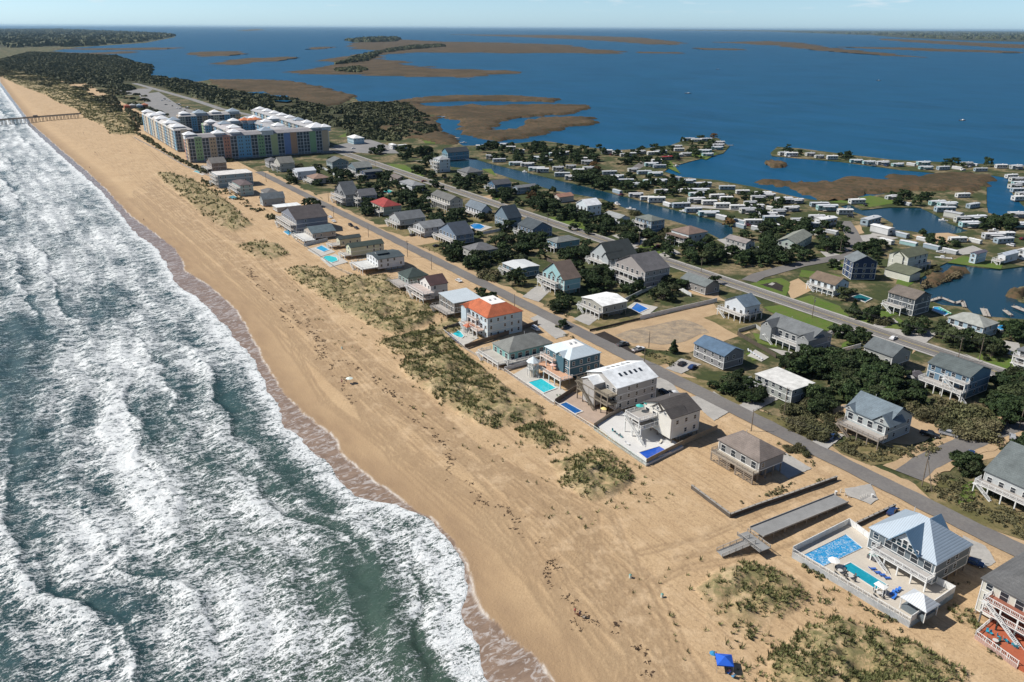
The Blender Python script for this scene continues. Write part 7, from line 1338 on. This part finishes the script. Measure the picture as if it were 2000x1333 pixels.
for i in range(46):
    o_, P_, c_, w_ = TL[(i*7) % len(TL)]; zn = min(ZP, key=lambda z_: (z_[0]-P_).length)[1]; k = rnd.choice([WHC, SIL, BLK, NAV, RDC, GRC]); ps = proj(P_+nv*rnd.uniform(-3, 3)-dv*rnd.uniform(4.5, 6.5))
    if (k, zn) in used_ or ps[0] > 1995: continue
    used_[(k, zn)] = 1; car(rnd.choice(['sedan', 'suv', 'pickup']), k, ps[0], ps[1], rnd.uniform(0, 180), CN[k]+' vehicle parked among the trailers '+zn, 'vehicles parked among the trailers')
for i in range(24):
    x, y = rnd.uniform(300, 400), 0; y = 190+(x-300)*.34+rnd.uniform(-7, 7); car('sedan', rnd.choice([WHC, SIL, BLK, GRC]), x, y, 90*rnd.randrange(2), 'small car parked in rows on the resort parking lot', 'cars on the resort parking lot')
for p in CARP.values():
    for c in list(p.children):
        for g in list(c.children): bpy.data.objects.remove(g)
        bpy.data.objects.remove(c)
    bpy.data.objects.remove(p)
# ---------------- poles and wires ----------------
PLS = [(1800, 951, 12.5, 1, 1), (1467, 842, 8.5, 0, 0), (1531, 810, 11, 1, 1), (1258, 712, 8, 0, 0), (1267, 680, 8, 0, 0), (1005, 600, 7, 0, 0), (843, 527, 8, 0, 0), (796, 502, 10.5, 1, 1), (720, 464, 8, 0, 0), (652, 425, 9, 1, 0), (1586, 621, 11, 1, 1), (1640, 496, 9.5, 1, 0), (1870, 706, 11, 1, 0), (1912, 704, 10.5, 0, 0), (1553, 494, 7, 0, 0), (1070, 436, 8, 0, 0), (1248, 478, 8, 0, 0), (1369, 533, 9, 1, 0), (1990, 838, 9, 0, 0), (733, 328, 8, 0, 0), (662, 290, 10, 0, 0), (1120, 418, 8, 0, 0), (642, 394, 8, 0, 0), (520, 355, 8, 0, 0), (580, 355, 8, 0, 0), (735, 262, 9, 0, 0), (1888, 1100, 6, 0, 0)]
PN = ['at the junction of the beach road and side road', 'by the road beside the shingle house', 'among bushes below the flat white roof', 'behind the teal house roof', 'beside the trucks at the sandy lot', 'behind the orange roofed house', 'on the beach road beside the cottage among pines', 'tallest on the beach road by the gravel drive', 'on the beach road opposite the grey house with stairs', 'on the beach road behind the slate blue block', 'on the lawn of the brown roofed corner house', 'leaning by the boat near the navy house', 'beside the main road at the right', 'pale, right of the dark pole on the main road', 'in front of the sage gabled house', 'by the steel blue house', 'by the brown hip roofed canal house', 'behind the low taupe house', 'at the right end of the side road', 'on the second road near the park', 'in the village parking lot', 'near the butterfly roofed white house', 'beside the many gabled grey house', 'at the far end of the beach road', 'by the bright white roofed house', 'in front of the village park', 'beside the blue metal roofed house drive']
PO_ = []
for (x, y, h_, ar_, bx_), pn in zip(PLS, PN): PO_.append(pole(('tall ' if h_ > 10 else '')+'utility pole '+pn, x, y, h_*.9, bool(ar_), box=bool(bx_)))
q = PO_[0]; t = MB(); t.tube((-.1, -3.2, -.3), (0, -.2, 8.5), .13, .11, 7); t.build('brace', M((.20, .16, .12), .9, 'rough', .3), q)
for a, b in [(0, 1), (1, 2), (10, 12), (12, 13)]:
    A1, B1 = PO_[a].location+Vector((0, 0, PO_[a]['_top']-.3)), PO_[b].location+Vector((0, 0, PO_[b]['_top']-.3)); c = A1.copy(); o = thing('power_line', 'thin power line from the pole %s' % PN[a], 'cable', c)
    mb = MB(); n = 10
    for off in (-.8, .8):
        pr = None
        for i in range(n+1):
            p = A1.lerp(B1, i/n)-c+nv*off; p.z -= 4*.9*(i/n)*(1-i/n)
            if pr is not None: mb.tube(pr, p, .025, .025, 3)
            pr = p
    mb.build('wires', M((.05, .05, .05), .6), o)
for p in PO_: del p['_top']
# ---------------- boats, docks ----------------
def boat(px, py, L_, ang, lab, col=(.7, .7, .7), z=-.6, cab=True):
    P = at(px, py, z); o = thing('boat', lab, 'boat', P, math.radians(ang), 'boats on the water'); w = L_*.17; st_ = [(-L_/2, w*.85), (-L_/4, w), (L_*.15, w), (L_*.35, w*.6), (L_/2, .05)]; mb = MB(); pts = [(x, -y) for x, y in st_]+[(x, y) for x, y in st_[::-1]]
    mb.prism([(x*.92, y*.6) for x, y in pts], -.3, .8, [(x, y) for x, y in pts]); mb.build('hull', M(col, .4), o); MB().prism([(x*.85, y*.75) for x, y in pts], .805, .83).build('deck', M((.45, .43, .4), .7), o)
    if cab: MB().box((-.3, -w*.5, .8), (L_*.16, w*.5, 1.8)).build('cabin', M((.72, .72, .72), .4), o); MB().box((-L_*.5-.3, -.25, .3), (-L_*.5+.1, .25, 1.2)).build('outboard_motor', M((.05, .05, .05), .5), o)
    return o
boat(1344, 183, 14, 5, 'dark boat far out on the open sound, the left one', (.05, .06, .07)); boat(1880, 236, 12, 20, 'dark boat far out on the sound trailing a faint wake', (.05, .06, .07)); boat(866, 230, 14, 5, 'dark boat in the creek between the reed marshes', (.10, .11, .12)); boat(1402, 136, 12, 5, 'tiny dark boat near the far marsh strips', (.05, .06, .07)); boat(1716, 158, 12, 5, 'tiny dark boat in the middle of the sound', (.05, .06, .07)); boat(915, 155, 12, 5, 'tiny boat below the wooded marsh island', (.05, .06, .07))
boat(1232, 410, 8, 150, 'white boat moored on the canal beside the white trailers'); boat(1336, 415, 8, 140, 'white boat at the canal bank near its end'); boat(1205, 400, 9, 100, 'white sailing dinghy on the near canal bank'); boat(1648, 488, 6, -60, 'white boat on a trailer beside the navy house pole', z=.3); boat(1842, 506, 9, 160, 'white pontoon boat moored beside the large cream house'); boat(1940, 452, 7, 0, 'white motor boat beside the trailers at the right', z=.3); boat(1320, 326, 7, 20, 'white boat off the point by the red roofed trailer'); boat(1025, 337, 6, 140, 'small white boat on the canal bank near its mouth'); boat(905, 280, 8, 10, 'white boat at the creek dock'); boat(1380, 470, 5, 100, 'small white skiff near the canal end'); boat(1842, 432, 6, 140, 'small white boat on the pond shore'); boat(1875, 640, 6, 0, 'covered boat beside the low house with round pool', z=.2)
def dock(lab, pts, w=1.8, z=.4):
    P = [at(x, y, z) for x, y in pts]; c = P[0]; o = thing('dock', lab, 'dock', c); mb = MB()
    for a, b in zip(P, P[1:]): mb.beam(a-c, b-c, w, .15)
    mb.build('deck', M((.42, .38, .33), .85, 'plank', .15), o); k = 0
    for a, b in zip(P, P[1:]):
        n = max(1, int((b-a).length/3))
        for i in range(n+1):
            if k < 40: link('piling', SHARED.setdefault('dp', MB().tube((0, 0, -2), (0, 0, .9), .13).mesh('piling', M((.22, .18, .14), .9))), o, a.lerp(b, i/n)-c); k += 1
dock('zigzag dock curving round a slip beside the dark grey lagoon house', [(1815, 588), (1838, 581), (1866, 592), (1880, 588), (1884, 600)]); dock('straight wooden dock pointing into the lagoon', [(1921, 603), (1928, 618)], 3); dock('short wooden dock at the right of the lagoon', [(1962, 606), (1975, 616)], 2); dock('dock at the creek mouth beyond the reeds', [(865, 268), (880, 268), (897, 270)], 2.5); dock('dock at the bulkhead corner by the dry reeds', [(1862, 524), (1874, 529), (1860, 536)], 2.4); dock('short dock off the wooded point', [(1418, 284), (1432, 284)], 2); dock('slip dock across the basin by the pale blue tower house', [(808, 315), (845, 312)], 2); dock('far bank dock on the lagoon at the right', [(1980, 598), (2005, 608)], 3)
# fishing pier
def pier():
    a, b = at(-60, 240, 5), at(158, 223, 5); c = b.copy(); c.z = 0; o = thing('fishing_pier', 'long wooden fishing pier reaching over the far surf', 'pier', c); A_, B_ = a-c, b-c
    MB().beam(A_, B_, 4, .5).build('deck', M((.20, .17, .14), .9, 'plank'), o); d = (B_-A_).normalized(); s_ = Vector((-d.y, d.x, 0))
    for k in (-1, 1): r_ = MB(); r_.beam(A_+s_*2*k+Vector((0, 0, 1)), B_+s_*2*k+Vector((0, 0, 1)), .12, .9); r_.build('railing', M((.22, .19, .16), .9), o)
    pm = MB().tube((0, 0, -7), (0, 0, -.2), .35).mesh('piling', M((.15, .12, .10), .9)); n = 30
    for i in range(n):
        for k in (-1, 1): link('piling', pm, o, A_.lerp(B_, i/n)+s_*1.8*k)
    MB().box((-2, -2, 0), (2, 2, 3)).build('kiosk', M((.2, .17, .15), .8), o).location = A_.lerp(B_, .57)
pier()
# ---------------- people and beach things ----------------
def person(P, rz, lab, shirt, short, pose='stand', hair=(.05, .03, .02), grp=None):
    k = 1.0; sit = pose == 'sit'
    J = {'pel': (0, 0, .95), 'ch': (0, .02, 1.32), 'nk': (0, .02, 1.50), 'hd': (0, .04, 1.64), 'tp': (0, .03, 1.74), 'sl': (-.19, 0, 1.42), 'el': (-.27, .03, 1.14), 'wl': (-.25, .14, .90), 'hl': (-.25, .18, .80), 'sr': (.19, 0, 1.42), 'er': (.28, .02, 1.14), 'wr': (.28, .12, .90), 'hr': (.28, .16, .80), 'pl': (-.10, 0, .90), 'kl': (-.12, .06, .50), 'al': (-.13, -.02, .08), 'fl': (-.14, .16, .03), 'pr': (.10, 0, .90), 'kr': (.12, -.02, .50), 'ar': (.14, -.12, .08), 'fr': (.15, .05, .03)}
    if sit:
        for j in J: J[j] = (J[j][0], J[j][1]-.1, J[j][2]-.5)
        J.update({'kl': (-.13, .36, .50), 'al': (-.13, .42, .08), 'fl': (-.14, .60, .03), 'kr': (.13, .36, .50), 'ar': (.13, .42, .08), 'fr': (.14, .60, .03), 'wl': (-.2, .25, .55), 'hl': (-.17, .34, .53), 'wr': (.2, .25, .55), 'hr': (.17, .34, .53)})
    R = {'pel': .13, 'ch': .15, 'nk': .06, 'hd': .10, 'tp': .07, 'sl': .07, 'el': .045, 'wl': .032, 'hl': .035, 'sr': .07, 'er': .045, 'wr': .032, 'hr': .035, 'pl': .09, 'kl': .06, 'al': .04, 'fl': .035, 'pr': .09, 'kr': .06, 'ar': .04, 'fr': .035}
    E_ = [('pel', 'ch'), ('ch', 'nk'), ('nk', 'hd'), ('hd', 'tp'), ('ch', 'sl'), ('sl', 'el'), ('el', 'wl'), ('wl', 'hl'), ('ch', 'sr'), ('sr', 'er'), ('er', 'wr'), ('wr', 'hr'), ('pel', 'pl'), ('pl', 'kl'), ('kl', 'al'), ('al', 'fl'), ('pel', 'pr'), ('pr', 'kr'), ('kr', 'ar'), ('ar', 'fr')]
    ks = list(J); me = bpy.data.meshes.new('person'); me.from_pydata([J[j] for j in ks], [(ks.index(a), ks.index(b)) for a, b in E_], [])
    o = link('person', me, None, P, rz); me.materials.append(M((.42, .24, .16), .6)); sm = o.modifiers.new('s', 'SKIN'); o.modifiers.new('u', 'SUBSURF').levels = 1
    for i, j in enumerate(ks): me.skin_vertices[0].data[i].radius = (R[j], R[j])
    me.skin_vertices[0].data[0].use_root = True
    dz = -.5 if sit else 0; dy = -.1 if sit else 0
    MB().tube((0, dy, 1.0+dz), (0, dy+.02, 1.46+dz), .19, .20, 10).build('shirt', M(shirt, .8), o); MB().tube((0, dy, .78+dz if not sit else .38), (0, dy, 1.01+dz), .21, .18, 10).build('shorts', M(short, .8), o)
    MB().tube((0, dy+.01, 1.66+dz), (0, dy+.01, 1.80+dz), .115, .06, 8).build('hair', M(hair, .8), o)
    return tag(o, lab, 'person', grp)
def G(x, y): 
    P = at(x, y); s_, t_ = st(P); P.z = float(beach_z(np.array([s_]), np.array([t_]))[0]); return P
def bchair(x, y, col, lab, ang=0):
    P = G(x, y); o = thing('beach_chair', lab, 'beach chair', P, math.radians(ang)); MB().box((-.3, -.3, .3), (.3, .25, .36)).build('seat', M(col, .8), o); MB().beam((0, -.28, .32), (0, -.5, .95), .58, .05).build('backrest', M(col, .8), o)
    for q_ in (-.27, .27):
        for r_ in (-.28, .22): link('leg', SHARED.setdefault('bl', MB().tube((0, 0, 0), (0, 0, .32), .02).mesh('leg', M((.6, .6, .6), .4))), o, (q_, r_, 0))
    return P
tp = G(1413, 1305); o = thing('canopy_tent', 'bright blue pop up canopy tent on the beach', 'canopy tent', tp, PHI+.9); mb = MB(); e_ = 1.65
for a, b in (((-e_, -e_), (e_, -e_)), ((e_, -e_), (e_, e_)), ((e_, e_), (-e_, e_)), ((-e_, e_), (-e_, -e_))):
    mb.q((*a, 2.1), (*b, 2.1), (0, 0, 3.0)); mb.q((*b, 2.1), (*a, 2.1), (0, 0, 2.95)); mb.q((*a, 1.88), (*b, 1.88), (*b, 2.1), (*a, 2.1)); mb.q((*b, 1.88), (*a, 1.88), (*a, 2.1), (*b, 2.1))
mb.build('canopy', M((.01, .10, .55), .6), o)
for x in (-1.55, 1.55):
    for y in (-1.55, 1.55): link('leg', SHARED.setdefault('tl', MB().box((-.03, -.03, 0), (.03, .03, 2.1)).mesh('leg', M((.5, .5, .5), .4))), o, (x, y, 0))
bchair(1422, 1316, (.02, .12, .4), 'blue beach chair in the shade of the blue tent', 40); person(G(1424, 1315)+Vector((0, 0, 0)), .7, 'person in a pink top seated beside the blue canopy tent', (.6, .08, .35), (.05, .05, .1), 'sit'); person(G(1432, 1322), .4, 'person in a white shirt seated nearest the blue tent corner', (.6, .6, .6), (.05, .2, .4), 'sit'); bchair(1431, 1323, (.1, .3, .5), 'pale blue beach chair behind the blue tent', 40)
parasol(*(lambda p: (1392, 1285))(0), .1, (.02, .22, .42), 'small teal beach parasol left of the blue tent', .8, 1.6); person(G(1397, 1287), 2, 'person in an orange top beside the teal parasol', (.6, .2, .06), (.1, .1, .1))
parasol(683, 748, .1, (.70, .78, .70), 'white and green beach parasol with people halfway up the beach', 1.3, 2.2); person(G(668, 748), 1.5, 'person in a pink top standing left of the white parasol', (.5, .15, .25), (.3, .05, .1)); bchair(686, 751, (.05, .1, .2), 'dark beach chair under the white parasol')
for x, y, l_, c in [(1123, 1198, 'person in a red top, left of the pair by the wrack line', (.45, .06, .05)), (1132, 1203, 'person in a dark top, right of the pair by the wrack line', (.05, .06, .12)), (281, 430, 'person in black walking near the water below the first dune', (.03, .03, .04)), (190, 305, 'person in white by the far sunbathers', (.6, .6, .6)), (186, 300, 'person in dark clothes by the far sunbathers', (.04, .04, .06)), (255, 300, 'person walking on the far beach near the resort', (.1, .05, .05)), (163, 262, 'person standing on the far beach below the pier', (.1, .1, .2)), (175, 328, 'person at the far water edge', (.3, .1, .1))]: person(G(x, y), rnd.uniform(0, 6), l_, c, (.05, .06, .1))
bchair(1128, 1200, (.25, .1, .06), 'reddish beach chair between the pair by the wrack line'); bchair(1140, 1206, (.3, .25, .2), 'tan beach chair near the pair by the wrack line', 70)
for x, y, l_ in [(1231, 1128, 'white and green trash barrel in the open sand, the left one'), (1293, 1166, 'white and green trash barrel in the open sand, the right one'), (668, 682, 'pale sign post marker on the beach below the orange roofed house')]:
    o = thing('trash_barrel', l_, 'trash barrel', G(x, y)); MB().tube((0, 0, 0), (0, 0, .85), .32, .34, 12).build('drum', M((.62, .68, .62), .6), o); MB().tube((0, 0, .85), (0, 0, 1.05), .36, .12, 12).build('lid', M((.12, .30, .26), .6), o)
# wrack line seaweed clumps
def wrack():
    rs = np.random.RandomState(9); V = []; LNS = [[(870, 860), (880, 930), (960, 985), (1000, 1010), (1060, 1060), (1100, 1110)], [(590, 600), (640, 690), (720, 730), (790, 790), (850, 850), (880, 880)], [(1120, 1195), (1180, 1215), (1250, 1270), (1290, 1333)], [(560, 590), (600, 650), (640, 700), (690, 790)], [(480, 520), (540, 600), (580, 640)], [(1080, 1080), (1075, 1130), (1100, 1180), (1150, 1240)]]
    for ln in LNS:
        P = [at(x, y) for x, y in ln]
        for a, b in zip(P, P[1:]):
            n = int((b-a).length*2.6)
            for i in range(n):
                f = rs.rand(); p = a.lerp(b, f); s_, t_ = st(p); t_ += rs.normal()*.7+(fbm(np.array([s_/6.]), np.array([1.3]))[0]-.5)*9; s_ += rs.normal()*.5
                if fbm(np.array([s_/3.]), np.array([t_/3.]))[0] < .47: continue
                zb = float(beach_z(np.array([s_]), np.array([t_]))[0]); p = fs(s_, t_, zb)
                for k in range(5):
                    c = np.array([p.x, p.y, p.z+.04])+rs.normal(size=3)*(.22, .22, .03); u = rs.normal(size=3)*(.14, .14, .04); v = rs.normal(size=3)*(.10, .10, .06); V += [c-u-v, c+u-v, c+u+v, c-u+v]
    V = np.array(V); tag(link('seaweed_wrack', np_mesh('seaweed_wrack', V, np.arange(len(V)).reshape(-1, 4), M((.075, .045, .025), .9, 'rough', .3))), kind='stuff', label='broken line of dark seaweed clumps along the upper beach')
wrack()
# loungers and chairs on the terraces
for i, (x, y) in enumerate([(1197, 843), (1201, 846), (1205, 849), (1209, 852), (1214, 855)]): chair(at(x, y, .7), rnd.uniform(0, 6), [(.03, .30, .34), (.02, .03, .05)][i % 2], 'adirondack chair in the cluster above the pale green railing', 'adirondack chairs by the pale green railing')
lounger(1225, 868, .7, (.7, .7, .7), 100, 'white lounger beside the deep blue pool', None); lounger(1290, 865, .7, (.62, .58, .5), 30, 'tan lounger on the inland side of the deep blue pool', None)
for i in range(6): lounger(874+i*4.5, 652+i*4, .2, (.10, .14, .30), 150, 'navy lounger in the row beside the kidney pool', 'navy loungers by the kidney pool')
for i in range(5): lounger(1835+i*5, 604+i*2.4, .2, (.15, .50, .25), 60, 'green lounger beside the bright blue lagoon pool', 'green loungers by the lagoon pool')
for i in range(6): lounger(1462+i*5, 686+i*3.2, .15, (.62, .64, .66), 60, 'white lounger in the row beside the steel blue roofed house', 'white loungers by the steel blue roof')
for i in range(6): lounger(1090+i*6, 776+i*0-0, .25, (.30, .34, .26), 90, 'grey green lounger along the brown terrace fence', 'grey green loungers on the plank terrace') if i < 3 else None
slab('red_deck', [(1905, 1240), (1942, 1208), (2100, 1290), (2080, 1350), (1990, 1300)], 1.0, M((.42, .11, .05), .8, 'plank', .12)); fence('white railing around the red ground deck at the lower right corner', [(1942, 1208), (1905, 1240), (1988, 1300)], 1.1, WHITE, 1.0, 'rail', base=(.45, .30, .26))
for i, (x, y) in enumerate([(1928, 1236), (1936, 1240), (1950, 1246), (1962, 1252), (1968, 1256), (1978, 1262), (1984, 1266)]): chair(at(x, y, 1.0), 1.2+i*.5, (.02, .36, .50), 'turquoise chair on the red deck at the lower right', 'turquoise chairs on the red deck')
table(1943, 1256, 1.0, 'small table on the red deck', ccol=(.03, .10, .10), chairs=3)
for x, y, zz_, c_, l_ in [(1249, 803, 7.22, (.05, .45, .40), 'teal parasol on the upper deck of the white three level house'), (1264, 797, 7.22, (.05, .45, .40), 'second teal parasol nearer the gable of the white three level house'), (1180, 808, .3, (.75, .62, .25), 'yellow parasol on the brown plank terrace'), (1080, 722, 3.52, (.75, .45, .38), 'pink parasol on the terracotta deck of the teal house')]: parasol(x, y, zz_, c_, l_, 1.3, 2.3)
# roof decks furniture
def gazebo():
    o = thing('gazebo_tower', 'round white gazebo tower with pale cone roof beside the turquoise pool', 'gazebo', at(1041, 735), 0)
    for k in range(8): a = k*math.pi/4; link('post', SHARED.setdefault('gz', MB().box((-.1, -.1, 0), (.1, .1, 6)).mesh('post', M(WHITE, .6))), o, (math.cos(a)*2, math.sin(a)*2, 0), a)
    MB().tube((0, 0, 3.2), (0, 0, 3.4), 2.2, 2.2, 8).build('deck', M((.6, .6, .58), .7), o); MB().tube((0, 0, 6), (0, 0, 7.9), 2.6, .05, 8).build('roof', M((.62, .68, .70), .4, 'plain'), o)
    r_ = MB()
    for k in range(8): a, b = k*math.pi/4, (k+1)*math.pi/4; rail(r_, (math.cos(a)*2.05, math.sin(a)*2.05, 0), (math.cos(b)*2.05, math.sin(b)*2.05, 0), 3.4, 3.4)
    r_.build('railing', M(WHITE, .6), o); MB().tube((0, 0, 0), (0, 0, 3.1), 1.3, 1.3, 8).build('stair_core', M((.55, .5, .42), .7), o)
gazebo()
# haze: pale air round the whole scene
hz = MB().box((-60000, -2000, -4), (120000, 95000, 150)); m = bpy.data.materials.new('haze_air'); m.use_nodes = True; nt = m.node_tree; nt.nodes.clear(); ou = nt.nodes.new('ShaderNodeOutputMaterial'); pv = nt.nodes.new('ShaderNodeVolumePrincipled')
pv.inputs['Density'].default_value = 1.5e-5; pv.inputs['Color'].default_value = (.55, .80, 1, 1); pv.inputs['Anisotropy'].default_value = .2; nt.links.new(pv.outputs[0], ou.inputs['Volume'])
tag(hz.build('haze', m), kind='stuff', label='thin pale sea haze in the air')
